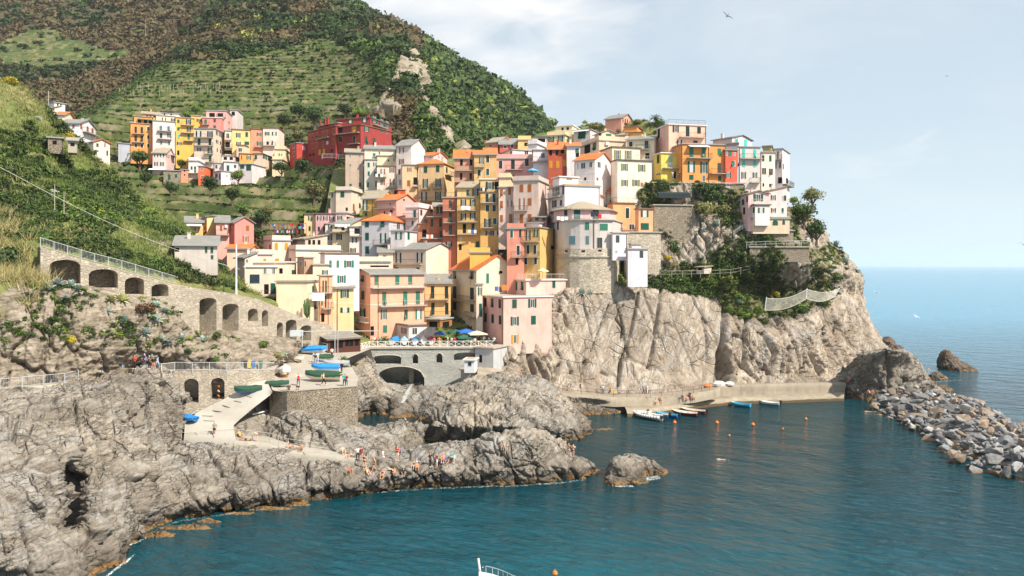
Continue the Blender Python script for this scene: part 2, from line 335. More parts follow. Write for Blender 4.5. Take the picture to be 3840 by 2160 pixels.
def hillmat():
 t = NT('terraced_hill_ground'); g = t.geo or t.new('NewGeometry'); t.geo = g
 nz = t.sep(g.outputs['Normal'])[2]; n = t.noise(.035, 5, .6, .4); f = t.noise(.6, 6, .7)
 grass = t.mix(t.ramp(n, [(.4, 0.), (.62, 1.)]), (.105, .125, .036), (.06, .105, .022)); grass = t.mix(t.ramp(f, [(.35, .8), (.6, 0.)]), grass, (.04, .06, .018))
 grass = t.mix(t.ramp(t.noise(.2, 4), [(.52, 0.), (.66, .8)]), grass, (.24, .20, .10))
 wall = t.mix(f, (.28, .23, .16), (.16, .13, .09)); wall = t.mix(t.ramp(t.noise(.15, 5), [(.45, 1.), (.6, 0.)]), wall, (.05, .07, .02))
 c = t.mix(t.math('MULTIPLY', t.ramp(nz, [(.5, 1.), (.75, 0.)]), t.ramp(t.noise(.09, 5, .6), [(.44, .9), (.60, .15)])), grass, wall)
 a = t.new('Attribute', attribute_name='brown'); c = t.mix(t.math('MULTIPLY', a.outputs['Fac'], .92, True), c, t.mix(f, (.055, .042, .022), (.085, .078, .035)))
 b = t.new('Attribute', attribute_name='rock'); rk = t.mix(t.ramp(t.noise(.4, 8, .7, .8, t.mapv((1, 1, .5), (0, .6, .3))), [(.35, 0.), (.65, 1.)]), (.38, .33, .26), (.20, .165, .12)); c = t.mix(b.outputs['Fac'], c, rk)
 t.col(c); t.bump(f, .8, .5); return t.m
M['hill'] = hillmat()
def slopemat():
 t = NT('grassy_slope_ground'); f = t.noise(1.1, 7, .7); n = t.noise(.12, 5, .6)
 g = t.mix(t.ramp(n, [(.4, 0.), (.6, 1.)]), (.12, .155, .04), (.22, .21, .085)); g = t.mix(t.ramp(f, [(.3, .8), (.5, 0.)]), g, (.05, .065, .02))
 vo = t.new('TexVoronoi', Scale=1.6); t.l.new(t.mapv((1, 1, 1.8)), vo.inputs['Vector'])
 sr = t.noise(1.0, 8, .7, 1.0, t.mapv((.35, .35, 1.3), (.2, .35, 0))); st = t.mix(t.ramp(sr, [(.38, 0.), (.62, 1.)]), (.39, .335, .27), (.16, .13, .095)); st = t.mix(t.math('MULTIPLY', t.sep(vo.outputs['Color'])[0], .35), st, (.16, .13, .10)); st = t.mix(t.ramp(f, [(.3, .9), (.46, 0.)]), st, (.06, .05, .035))
 a = t.new('Attribute', attribute_name='rock'); fac = t.ramp(t.math('ADD', a.outputs['Fac'], t.math('MULTIPLY', t.math('SUBTRACT', t.noise(.35, 6, .65), .5), 1.1)), [(.42, 0.), (.55, 1.)])
 t.col(t.mix(fac, g, st)); t.bump(t.math('ADD', f, t.math('MULTIPLY', vo.outputs[0], .6)), .8, .2); return t.m
M['slope'] = slopemat()
# ---------------------------------------------------------------- terrain: lofted rows of points, each with its own distance or height
def prow(s):
 out = []
 for tkn in s.split():
  a = tkn.split(','); x, y = float(a[0]), float(a[1])
  Y = (CH - float(a[2][1:])) * F / (y - HZ) if a[2][0] == 'z' else float(a[2])
  out.append((x, y, *at(x, y, Y)))
 return np.array(out)
def resample(A, n):
 d = np.abs(np.diff(A[:, 0])) + .4 * np.abs(np.diff(A[:, 1])); c = np.concatenate([[0], np.cumsum(d)]); c /= c[-1]
 u = np.linspace(0, 1, n); return np.stack([np.interp(u, c, A[:, k]) for k in range(A.shape[1])], 1)
def polydist(px, py, line):
 d = np.full(px.shape, 1e9)
 for (x0, y0), (x1, y1) in zip(line[:-1], line[1:]):
  vx, vy = x1 - x0, y1 - y0; t = np.clip(((px - x0) * vx + (py - y0) * vy) / (vx * vx + vy * vy + 1e-9), 0, 1)
  d = np.minimum(d, np.hypot(px - x0 - t * vx, py - y0 - t * vy))
 return d
def pl(s): return [tuple(float(v) for v in q.split(',')) for q in s.split()]
def inpoly(px, py, poly):
 c = np.zeros(px.shape, bool); n = len(poly)
 for i in range(n):
  (x0, y0), (x1, y1) = poly[i], poly[(i + 1) % n]
  c ^= ((y0 > py) != (y1 > py)) & (px < (x1 - x0) * (py - y0) / (y1 - y0 + 1e-9) + x0)
 return c
TV, TF = [], []; _off = 0; PATCH = {}
def loft(name, rows, mat, du=5.0, disp=None, cracks=(), attrs=None, skirt=(3.0, 8.0), smooth_it=2, zstep=None, kind='structure', shade_smooth=False, label=None, curve=True):
 global _off
 Rw = [prow(r) if isinstance(r, str) else r for r in rows]
 if skirt[0]:
  a = Rw[0].copy(); a[:, 4] -= skirt[0]; a[:, 3] -= .3; a[:, 1] += 20; Rw.insert(0, a)
 if skirt[1]:
  a = Rw[-1].copy(); a[:, 4] -= skirt[1]; a[:, 3] += skirt[1] * 1.2; Rw.append(a)
 nu = int(max(np.abs(np.diff(r[:, 0])).sum() + .4 * np.abs(np.diff(r[:, 1])).sum() for r in Rw) / du) + 2
 G = np.stack([resample(r, nu) for r in Rw])           # rows x nu x 5
 dv = np.array([max(6., np.median(np.hypot(*(G[i + 1, :, :2] - G[i, :, :2]).T)), .6 * np.median(np.linalg.norm(G[i + 1, :, 2:] - G[i, :, 2:], axis=1)) * F / np.median(G[i, :, 3])) for i in range(len(G) - 1)])
 c = np.concatenate([[0], np.cumsum(dv)]); nv = int(c[-1] / du) + 2; vv = np.linspace(0, c[-1], nv)
 k = np.clip(np.searchsorted(c, vv, side='right') - 1, 0, len(c) - 2); t = ((vv - c[k]) / dv[k])[:, None, None]
 g0 = G[np.maximum(k - 1, 0)]; g1 = G[k]; g2 = G[k + 1]; g3 = G[np.minimum(k + 2, len(G) - 1)]
 lin = g1 + (g2 - g1) * t
 cr = .5 * ((2 * g1) + (-g0 + g2) * t + (2 * g0 - 5 * g1 + 4 * g2 - g3) * t * t + (-g0 + 3 * g1 - 3 * g2 + g3) * t ** 3)
 S = lin * .6 + cr * .4 if curve else lin
 P = S[:, :, 2:].copy()
 for _ in range(smooth_it):
  Q = P.copy(); Q[1:-1, 1:-1] = (P[1:-1, 1:-1] * 2 + P[:-2, 1:-1] + P[2:, 1:-1] + P[1:-1, :-2] + P[1:-1, 2:]) / 6; P = Q
 px = 1920 + F * P[..., 0] / P[..., 1]; py = HZ - F * (P[..., 2] - CH) / P[..., 1]
 du_ = np.gradient(P, axis=1); dv_ = np.gradient(P, axis=0); N = np.cross(du_, dv_); N /= np.linalg.norm(N, axis=2)[..., None] + 1e-9
 if disp is not None:
  D = disp(P.reshape(-1, 3), N.reshape(-1, 3), px.ravel(), py.ravel()).reshape(P.shape[:2])
  for (line, w, dep) in cracks:
   D = D - dep * np.exp(-(polydist(px, py, pl(line)) / w) ** 2)
  N2 = N.copy(); N2[..., 2] *= .6; P = P + N2 * D[..., None]
 if zstep is not None: P = zstep(P, px, py)
 V = P.reshape(-1, 3); idx = np.arange(nv * nu).reshape(nv, nu)
 Fc = np.stack([idx[:-1, :-1], idx[:-1, 1:], idx[1:, 1:], idx[1:, :-1]], -1).reshape(-1, 4)
 at_ = {k2: f(V, px.ravel(), py.ravel()) for k2, f in attrs.items()} if attrs else None
 o = mesh_np(name, V, Fc, mat, smooth=shade_smooth, attr=at_)
 tag(o, kind=kind, label=label)
 TV.append(V); TF.append(Fc + _off); _off += len(V)
 PATCH[name] = (P, N, px, py)
 return o
def rot3(ax, ay, az): return np.array((Matrix.Rotation(az, 3, 'Z') @ Matrix.Rotation(ay, 3, 'Y') @ Matrix.Rotation(ax, 3, 'X')))
def rockdisp(A=1.0, size=3.0, rot=(.3, .5, .2), an=(1, 1, .45), edge=.5, seed=0, plates=.0, fine=1.0, tilt=1.1):
 Rm = rot3(*rot); an = np.array(an)
 def f(P, N, px, py):
  q = P @ Rm.T * an + seed * 13.1
  wv = np.stack([fbm(q * .22 + 5, 3), fbm(q * .22 + 55, 3), fbm(q * .22 + 105, 3)], 1)
  q1 = q + wv * 1.1
  h = ridged(q1 * .14 / (size / 3), 3) * .8 - .35
  d1, d2, cid, tl = worley(q1 / size); e = d2 - d1
  h += ((cid - .5) * .7 + tl * tilt * .75) * (size / 3) - edge * 1.25 * np.exp(-(e / .045) ** 2)
  e1, e2, c2, t2 = worley(q1 / (size * .36) + 9); h += (c2 - .5) * .32 + t2 * tilt * .42 - .16 * edge * np.exp(-((e2 - e1) / .07) ** 2)
  e1, e2, c3, t3 = worley(q1 / (size * .13) + 4); h += ((c3 - .5) * .12 + t3 * .17) * fine
  h += fine * .10 * fbm(q1 * 1.7, 4, .6)
  if plates: s = (P @ Rm.T)[:, 2] * 1.15 + fbm(q * .3, 2) * 1.2; s2 = s * 2.7 + cid * 3; h += plates * ((s - np.floor(s)) * .75 + (s2 - np.floor(s2)) * .3 - .5)
  return h * A
 return f
# open sea
sy = np.concatenate([np.linspace(30, 400, 60), np.geomspace(420, 90000, 40)]); sxs = np.linspace(-1, 1, 40)
SV = np.array([(u * (y * 1.6 + 60), y, 0.) for y in sy for u in sxs]); ix = np.arange(len(SV)).reshape(len(sy), 40)
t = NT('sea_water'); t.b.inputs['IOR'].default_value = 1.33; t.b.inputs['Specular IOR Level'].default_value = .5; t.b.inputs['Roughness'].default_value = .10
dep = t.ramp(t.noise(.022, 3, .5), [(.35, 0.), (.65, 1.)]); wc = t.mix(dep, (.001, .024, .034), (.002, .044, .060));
yy = t.sep()[1]; wc = t.mix(t.ramp(t.math('MULTIPLY', yy, .01), [(.78, 0.), (1.2, 1.)] if 0 else [(.70, 0.), (1., 1.)]), t.mix(dep, (.001, .050, .072), (.002, .082, .112)), wc); wc = t.mix(t.ramp(t.math('MULTIPLY', yy, .002), [(.30, 0.), (.8, 1.)]), wc, (.05, .24, .38)); t.col(wc)  # colour by distance: dark cove and pale far sea stand in for reflections
q = t.new('TexNoise', Scale=.9, Detail=5, Roughness=.6, Distortion=.6); t.l.new(t.mapv((.55, 1.1, 1), (0, 0, .5)), q.inputs[0])
q2 = t.new('TexNoise', Scale=.16, Detail=3, Roughness=.5); t.l.new(t.mapv((.7, 1.3, 1), (0, 0, .5)), q2.inputs[0])
t.bump(t.math('ADD', q.outputs[0], t.math('MULTIPLY', q2.outputs[0], 2.6)), 1.0, .62)
M['sea'] = t.m
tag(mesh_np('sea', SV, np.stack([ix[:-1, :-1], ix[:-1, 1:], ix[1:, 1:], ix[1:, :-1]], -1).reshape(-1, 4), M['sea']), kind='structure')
# rocky shore, bottom left up to the walkway
loft('rocky_shore', [
 '-300,2330,z0 100,2235,z0 300,2200,z0 385,2156,z0 449,2100,z0 455,2045,z0 547,1997,z0 661,1945,z0 800,1920,z0 1000,1893,z0 1180,1878,z0 1330,1858,z0',
 '-300,2200,z3.5 100,2120,z3 300,2080,z2.5 400,2050,z1.8 440,2010,z1.8 490,1965,z2 600,1900,z2.2 700,1880,z2 850,1862,z2 1000,1835,z2 1180,1820,z2 1330,1800,z2',
 '-300,2020,z7 100,1900,z7 200,1860,z7 270,1900,z4 330,1850,z6 480,1780,z6 620,1750,z5 760,1750,z3.6 900,1740,z3.4 1100,1740,z3.2 1250,1735,z3.1 1330,1740,z3',
 '-300,1780,z10 100,1700,z10 300,1690,z9 480,1640,z8 600,1640,z6.6 690,1652,z4.3 870,1656,z4.3 1010,1668,z4.1 1150,1690,z3.6 1250,1705,z3.4 1330,1715,z3.2',
 '-300,1580,z12.4 100,1540,z12 300,1520,z12 420,1480,z12.5 540,1440,z12.8 640,1490,z10 690,1590,z5.6 880,1640,z4.1 1010,1655,z4 1150,1680,z3.5 1250,1695,z3.3 1330,1705,z3.1',
 '-300,1486,z12.9 0,1462,z12.9 242,1440,z12.9 391,1407,z13 470,1392,z13.2 540,1372,z13.8 600,1385,z13.3 650,1420,z12 690,1500,z9 720,1560,z5.4 900,1620,z4.2 1050,1640,z4 1330,1700,z2.5'],
 M['shore'], 3.7, rockdisp(1.0, 3.6, (.3, .5, .3), (1, 1, .45), .95, 1, plates=.4),
 cracks=[('273,1500 301,1591 346,1682 365,1755 392,1837', 5, 1.6), ('346,1564 342,1640', 6, 2.0), ('273,1755 283,1846 273,1910 255,1975', 17, 3.4), ('196,1819 200,1933', 7, 1.6),
  ('775,1682 830,1755 834,1792', 5, 1.6), ('1153,1728 1144,1837', 5, 1.4), ('310,1560 346,1600', 5, 1.2), ('60,1560 40,1640', 10, 1.6), ('560,1700 700,1690', 5, .8), ('430,1600 470,1500', 5, .7)], skirt=(3, 5))
# long rock spit with the bathers
loft('rock_spit', [
 '1240,1872,z0 1330,1857,z0 1438,1838,z0 1605,1826,z0 1780,1819,z0 1922,1816,z0 2100,1803,z0 2200,1788,z0 2236,1762,z0',
 '1240,1815,z2 1330,1806,z2 1438,1790,z1.9 1605,1775,z1.9 1780,1768,z1.9 1922,1755,z2.2 2060,1748,z2.2 2160,1750,z1.5 2222,1748,z.8',
 '1240,1742,z3.1 1330,1738,z3.1 1500,1732,z3.1 1620,1715,z3.3 1760,1690,z3.8 1850,1660,z5 2000,1650,z5.2 2090,1650,z4.6 2140,1705,z2.2 2200,1728,z1',
 '1240,1712,z3.2 1330,1705,z3.2 1480,1690,z3.3 1600,1668,z3.7 1700,1655,z3.9 1800,1644,z4.6 1880,1618,z5.8 1950,1600,z6.2 2040,1612,z5.8 2090,1640,z4.5 2130,1690,z2.2 2190,1722,z.8'],
 M['shore2'], 3.7, rockdisp(.68, 2.6, (.5, .6, .3), (1, 1, .42), .9, 4, plates=.5),
 cracks=[('1590,1790 1605,1822', 4, 1.1), ('1620,1785 1640,1818', 4, 1.0), ('1650,1780 1655,1812', 3, .8), ('2150,1700 2140,1760 2125,1800', 5, 1.2), ('2090,1640 2060,1690 2000,1720', 4, .6)], skirt=(3, 7))
# rocks between slipway and pool
loft('pool_rocks', [
 '890,1640,z4.1 1000,1655,z4 1150,1688,z3.4 1300,1708,z3.1 1450,1700,z2.6 1560,1688,z.8 1590,1675,z-.5',
 '890,1590,z5 1000,1590,z5.2 1100,1600,z5.8 1200,1620,z5.4 1320,1630,z4.6 1440,1640,z3.8 1520,1640,z2.8 1575,1640,z1',
 '905,1535,z5.9 1000,1510,z7.2 1090,1550,z7 1200,1570,z6.6 1300,1590,z5.4 1400,1605,z4.2 1470,1590,z4.2 1520,1572,z4.8 1562,1605,z2.6',
 '960,1495,z7.4 1013,1480,z8.4 1080,1500,z7.6 1200,1525,z7 1320,1570,z5.4 1400,1602,z2.5 1470,1588,z3.6 1515,1566,z4.8 1550,1585,z3.6'],
 M['shore'], 4.4, rockdisp(.75, 2.8, (.5, .9, .6), (1, 1, .42), .9, 6, plates=.45), skirt=(2, 6), cracks=[('1130,1560 1120,1620', 5, .8), ('1200,1600 1195,1640', 4, .7)])
# stream bed under the bridge
loft('stream_bed', [
 '1330,1572,z0 1389,1550,z0 1438,1557,z0 1464,1568,z0 1542,1563,z0 1600,1582,z0 1660,1600,z0',
 '1330,1500,z3.4 1400,1490,z3.4 1450,1500,z2.4 1500,1500,z2.8 1580,1490,z3.2 1650,1510,z2.8 1700,1530,z2.4',
 '1330,1430,z6.6 1390,1410,z7 1440,1450,z4.8 1520,1455,z4.2 1600,1450,z4.7 1700,1460,z4.6 1790,1480,z4.6',
 '1300,1325,139 1388,1326,142.6 1430,1425,152 1550,1428,154 1700,1430,154 1790,1430,150'],
 M['shore2'], 4.4, rockdisp(.5, 2.6, (.2, .9, .6), (1, 1, .5), .5, 8, plates=.2), skirt=(2, 5), cracks=[('1560,1450 1500,1510 1440,1545', 8, 1.0)])
# big smooth rock in the middle
loft('harbour_rock', [
 '1572,1648,z0 1640,1664,z0 1780,1662,z0 1920,1664,z0 2120,1656,z0 2183,1645,z0 2222,1622,z0 2234,1612,z0',
 '1578,1590,z2.6 1660,1600,z3 1780,1600,z3.2 1920,1600,z3.4 2060,1602,z3 2150,1605,z2 2200,1612,z.9 2226,1612,z.3',
 '1600,1520,z5 1680,1520,z5.4 1780,1510,z6 1900,1500,z6.4 2020,1510,z5.6 2110,1540,z4.2 2170,1575,z2.4 2215,1602,z.8',
 '1640,1470,z6.4 1720,1450,z7.2 1800,1420,z8.2 1900,1405,z8.6 1990,1415,z8.2 2060,1450,z6.8 2120,1505,z4.4 2180,1560,z1.8 2212,1592,z.7',
 '1660,1455,z6.3 1740,1430,z7.4 1810,1402,z8.6 1900,1395,z8.6 1990,1408,z7.8 2060,1445,z6.2 2130,1500,z3.6 2180,1550,z1.4 2212,1586,z.2'],
 M['shore2'], 3.8, rockdisp(.75, 3.4, (.6, .5, .9), (1, 1, .6), .9, 10, plates=.2), skirt=(3, 6),
 cracks=[('1585,1560 1600,1640', 9, 1.6), ('1970,1500 1960,1560 1985,1575', 4, .8), ('1660,1560 1690,1640', 6, 1.0), ('1775,1500 1780,1640', 4, .7), ('2070,1560 2120,1545 2170,1570', 4, .6), ('1830,1540 1850,1560 1900,1570', 4, .6)])
# low rocks along the foot of the path
loft('path_rocks', ['2130,1560,z0 2190,1556,z0 2291,1553,z0 2340,1546,z0 2400,1540,z0', '2080,1500,z3 2190,1510,z2 2291,1520,z1.4 2330,1530,z.8 2380,1536,z.3',
  '2060,1480,z4 2180,1488,z3.2 2270,1496,z2.8 2320,1512,z1.6 2380,1530,z.4'], M['shore2'], 4.4, rockdisp(.35, 2.2, (.6, .5, .9), (1, 1, .7), .5, 12), skirt=(2, 3))
# promontory
_rough = rockdisp(.9, 4.2, (0, .3, .0), (1.35, 1, .42), .9, 20, plates=.15); _slab = rockdisp(.5, 8.0, (0, .22, .0), (1.5, 1, .28), .8, 21, fine=.5, tilt=.5)
def slabmask(px, py): return 1 / (1 + np.exp(-(np.minimum(px - 2085 - (1400 - py) * .25, 2712 - px)) / 14)) * (1 / (1 + np.exp(-(py - 1085) / 18)))
def cliffdisp(P, N, px, py):
 m = slabmask(px, py); return _slab(P, N, px, py) * m + _rough(P, N, px, py) * (1 - m)
def gauss(px, py, x, y, rx, ry): return np.exp(-((px - x) / rx) ** 2 - ((py - y) / ry) ** 2)
def vegattr(V, px, py):
 top = np.interp(px, [1850, 1990, 2080, 2150, 2450, 2700, 2740, 2790, 2830, 2950, 3080, 3200, 3300], [1230, 1150, 1075, 1060, 1085, 1130, 1180, 1210, 1190, 1200, 1150, 1100, 1000])
 v = np.clip((top + 12 - py) / 26, 0, 1) * .62
 bare = gauss(px, py, 2620, 900, 110, 110) + gauss(px, py, 2980, 1010, 60, 60) + gauss(px, py, 3180, 1060, 55, 90) + gauss(px, py, 3070, 880, 60, 40) + .8 * gauss(px, py, 2560, 720, 50, 40) + gauss(px, py, 2430, 950, 60, 80)
 v = v + .32 * gauss(px, py, 2800, 980, 180, 60) + .3 * gauss(px, py, 2780, 1130, 70, 60) + .34 * gauss(px, py, 2580, 1050, 150, 42) + .25 * gauss(px, py, 2950, 1130, 110, 50) - .5 * np.clip(bare, 0, 1); cl = np.minimum(polydist(px, py, pl('2395,1099 2362,1257 2329,1356')), np.minimum(polydist(px, py, pl('2481,1086 2467,1191 2454,1264')), polydist(px, py, pl('2850,1200 2900,1280')))); return v + .42 * np.exp(-(cl / 5) ** 2)
loft('promontory_cliff', [
 '1830,1450,z5 1880,1440,z5.5 1960,1440,z4.5 2050,1455,z3.6 2200,1465,z3.0 2450,1470,z2.8 2700,1450,154.5 2900,1452,157.5 3150,1450,160.5 3230,1470,z1 3350,1480,z0 3470,1470,z0 3520,1450,z0',
 '1835,1400,144.5 1880,1390,145 1960,1390,147 2050,1400,149 2200,1410,151 2450,1420,152.5 2700,1400,156.5 2900,1400,160 3120,1400,165 3220,1400,168 3330,1400,173 3420,1400,177 3490,1425,180',
 '1850,1330,146.5 1900,1290,148 1985,1250,151 2060,1230,153 2200,1250,155 2450,1270,156 2700,1260,158 2900,1280,161 3050,1280,165 3160,1290,171 3240,1320,177 3300,1350,182 3380,1365,186',
 '1870,1290,150 1930,1250,152 1995,1190,155 2060,1105,154.5 2200,1072,156.5 2450,1095,158.5 2600,1110,160.5 2700,1150,162 2800,1165,164 2950,1180,167 3100,1150,173 3200,1160,182 3256,1200,192',
 '1900,1270,156 1950,1220,158 2010,1150,160 2080,1070,159.5 2200,1050,161 2450,1060,162 2600,1070,163 2720,1090,163 2850,1080,171 2980,1090,174 3100,1080,180 3180,1090,188 3246,1120,198',
 '1980,1200,162 2000,1150,163 2050,1080,164.5 2120,1040,165 2220,1020,166 2450,1000,165 2600,1000,165 2740,1000,163.5 2880,990,163 3000,990,166 3100,1000,176 3180,1020,186 3236,1050,198',
 '1990,1150,166 2020,1100,167 2080,1040,168 2150,1000,169 2250,960,169 2450,880,168 2600,890,167.5 2750,905,165 2880,915,164.5 2980,915,168 3060,920,180 3130,960,190 3205,990,201',
 '2000,1100,172 2050,1050,173 2120,1000,174 2200,900,174 2300,800,173 2450,740,171 2600,735,170.5 2700,770,170 2790,850,167 2880,862,168 2980,850,172 3040,850,184 3090,880,193 3130,925,205',
 '2000,1080,176 2050,1020,177 2120,950,178 2200,850,179 2300,760,177 2450,690,174 2600,690,173 2700,705,173.5 2790,730,174 2900,760,178 2980,790,187 3020,815,197 3050,840,206 3080,880,216'],
 M['cliff'], 4.6, cliffdisp, attrs={'veg': vegattr}, skirt=(2, 30),
 cracks=[('2395,1099 2362,1257 2329,1356 2322,1429', 4.5, 1.1), ('2336,1145 2309,1198 2336,1231 2329,1275', 3.5, .9), ('2481,1086 2467,1191 2454,1264 2441,1330 2428,1380', 5, 1.3),
  ('2722,1130 2714,1264 2700,1369 2690,1440', 9, 3.5), ('2712,1330 2722,1440', 20, 4.2), ('2283,1145 2250,1224 2217,1316', 3.5, .8), ('2797,1198 2790,1375', 6, 1.8), ('2012,1350 2060,1430', 6, 1.6), ('2040,1340 2085,1425', 4, 1.1),
  ('2098,1370 2072,1428', 7, 1.5), ('2131,1356 2158,1435', 4.5, 1.1), ('2194,1356 2171,1428', 6, 1.4), ('2330,1360 2318,1440', 5, 1.3), ('1985,1270 1990,1350 2010,1400', 10, 2.6), ('2960,1310 2950,1430', 9, 1.8), ('2860,1250 2900,1330 2880,1430', 6, 1.3), ('3070,1250 3040,1330 3090,1430', 7, 1.6), ('3222,1330 3230,1450', 7, 2.0)])
# headland rocks beyond the quay
loft('headland_rocks', [
 '3130,1478,z0 3220,1500,z0 3330,1520,z0 3420,1500,z0 3500,1478,z0 3520,1462,z0', '3140,1440,z2.5 3230,1450,z2.5 3330,1460,z2.5 3420,1450,z2 3490,1455,z1 3512,1455,z.5',
 '3190,1380,z6 3240,1380,z6.5 3300,1360,z8 3380,1370,z7 3450,1400,z4.5 3498,1440,z1', '3210,1330,z9 3270,1320,z10 3330,1310,z11 3400,1320,z10 3450,1365,z6 3490,1425,z1.5',
 '3240,1320,z8 3300,1318,z8.5 3345,1322,z9 3400,1330,z8 3448,1375,z4 3480,1430,z.5'],
 M['shore'], 4.6, rockdisp(.8, 3.0, (.2, .2, .3), (1, 1, .5), .6, 24, plates=.3), skirt=(3, 8), cracks=[('3325,1310 3335,1400 3330,1470', 5, 1.6)])
# near hillside on the left: rocks, grass, terraces
def slopeattr(V, px, py):
 top = np.interp(px, [0, 160, 330, 660, 880, 1050, 1240], [1100, 985, 1010, 1090, 1125, 1170, 1230])
 r = np.clip((py - top) / 60 + .35, 0, .62) + np.clip((py - 1230) / 80, 0, .38)
 band = .45 * np.exp(-((py - np.interp(px, [0, 300, 700, 1000], [800, 840, 930, 1020])) / 38) ** 2) + .35 * np.exp(-((py - np.interp(px, [0, 200, 400], [560, 610, 660])) / 22) ** 2) + .5 * gauss(px, py, 740, 1000, 190, 75) + .35 * gauss(px, py, 380, 1130, 120, 50)
 return r + band
def slopedisp(P, N, px, py):
 m = 1 / (1 + np.exp(-(py - 20 - np.interp(px, [0, 160, 330, 660, 880, 1050, 1240], [1150, 1075, 1095, 1170, 1250, 1270, 1290])) / 14)); a = rockdisp(.85, 3.2, (.3, .35, .2), (1, 1, .42), .9, 31, plates=.4)(P, N, px, py)
 z = P[:, 2] + fbm(P * .08, 3) * 1.5; st = z / 3.2; fr = st - np.floor(st); ter = (np.clip(fr * 2.6, 0, 1) - fr) * 1.0
 return a * m + (1 - m) * (ter + .5 * fbm(P * .35, 5, .6) + .12 * fbm(P * 2, 3))
loft('near_hillside', [
 '-320,1470,z13.2 0,1440,z13.4 242,1420,z13.4 391,1400,z13.4 540,1378,z13.4 655,1380,z13 850,1380,z12.9 1000,1378,z12.4 1060,1380,z10.8',
 '-320,1360,84 0,1335,88.9 200,1318,91.5 450,1315,96.8 650,1324,102.2 780,1332,105.6 900,1337,109 1040,1337,115 1110,1332,125',
 '-320,1180,88 0,1190,90.3 200,1200,92.5 400,1200,96.3 600,1200,101 745,1280,107 900,1275,113.5 1040,1290,120.5 1130,1304,129',
 '-320,1000,89 0,1050,92 160,1064,94.3 330,1086,97.3 460,1108,99.8 600,1132,103.2 745,1256,108.8 900,1246,115.8 1050,1268,123.6 1160,1290,131',
 '-320,985,96 0,1038,98 160,1058,99.5 330,1080,102.5 460,1102,105 600,1125,108.5 745,1250,115 900,1240,122 1050,1262,130 1160,1284,137',
 '-320,860,97 0,890,103 150,900,103.5 330,945,106.5 500,990,109 660,1040,113 850,1085,123.5 1000,1130,132 1200,1205,143',
 '-320,780,102 0,800,109 150,840,111 330,870,114 500,920,117 660,960,121 760,1020,125 850,1075,128 1000,1128,136 1200,1195,147',
 '-320,640,112 0,690,116 150,720,120 330,780,122 470,830,124 620,860,128 700,920,130 800,1000,134 900,1085,140 1050,1140,148',
 '-320,400,122 0,480,130 100,520,134 220,600,138 350,700,138 480,790,138 600,835,140 700,885,141 780,965,145 850,1045,150 1000,1125,158',
 '-320,160,135 0,300,140 60,322,141 120,370,142 170,415,144 230,470,146 330,575,148 420,650,150 520,740,150 620,815,150 690,870,152 760,935,157 830,1045,162 960,1130,168'],
 M['slope'], 4.8, slopedisp, attrs={'rock': slopeattr}, skirt=(2, 30))
# the terraced hill behind the village
TERR = pl('0,440 170,420 400,330 640,240 900,235 1240,150 1400,240 1420,400 1330,470 1240,640 1240,820 900,900 500,900 0,620')
CRAG = [pl('1500,205 1545,195 1572,245 1580,300 1600,400 1660,480 1700,570 1735,600 1705,590 1640,500 1590,420 1560,330 1530,290 1500,300 1480,330 1470,390 1500,430 1490,450 1420,440 1380,400 1420,385 1460,345 1480,290 1490,240')]
def terrmask(px, py): return 1 - np.clip(np.maximum(polydist(px, py, TERR + TERR[:1]), 0) / 25, 0, 1) * (~inpoly(px, py, TERR))
def hilldisp(P, N, px, py):
 m = terrmask(px, py); ter = 0
 cr = np.max([inpoly(px, py, c).astype(float) for c in CRAG], 0)
 return ter + (1 - m) * 3.0 * ridged(P * .03, 4) + .8 * fbm(P * .15, 4) + cr * rockdisp(2.2, 9, (0, .9, .3), (1, 1, .4), .6, 41)(P, N, px, py)
STEP = 3.3
def warpz(P): return fbm(P * (.018, .018, .004), 3) * 5
def hstep(P, px, py):
 Q = P.reshape(-1, 3); m = terrmask(px.ravel(), py.ravel()); w = warpz(Q * (1, 1, 0)); z = (Q[:, 2] + w) / STEP; f = z - np.floor(z); g = np.clip((f - .62) / .2, 0, 1)
 Q = Q.copy(); Q[:, 2] = (np.floor(z) + .12 * f + .88 * g) * STEP * m + (Q[:, 2] + w) * (1 - m) - w; return Q.reshape(P.shape)
def brownattr(V, px, py):
 n = fbm(V * .012, 4); m = terrmask(px, py); b = (1 - m) * .8 + n * 1.6 - .1
 b = b * np.clip(1 - gauss(px, py, 1850, 420, 260, 220) * 1.2, 0, 1); return np.clip(b, 0, 1)
def cragattr(V, px, py): return np.max([inpoly(px, py, c).astype(float) for c in CRAG], 0)
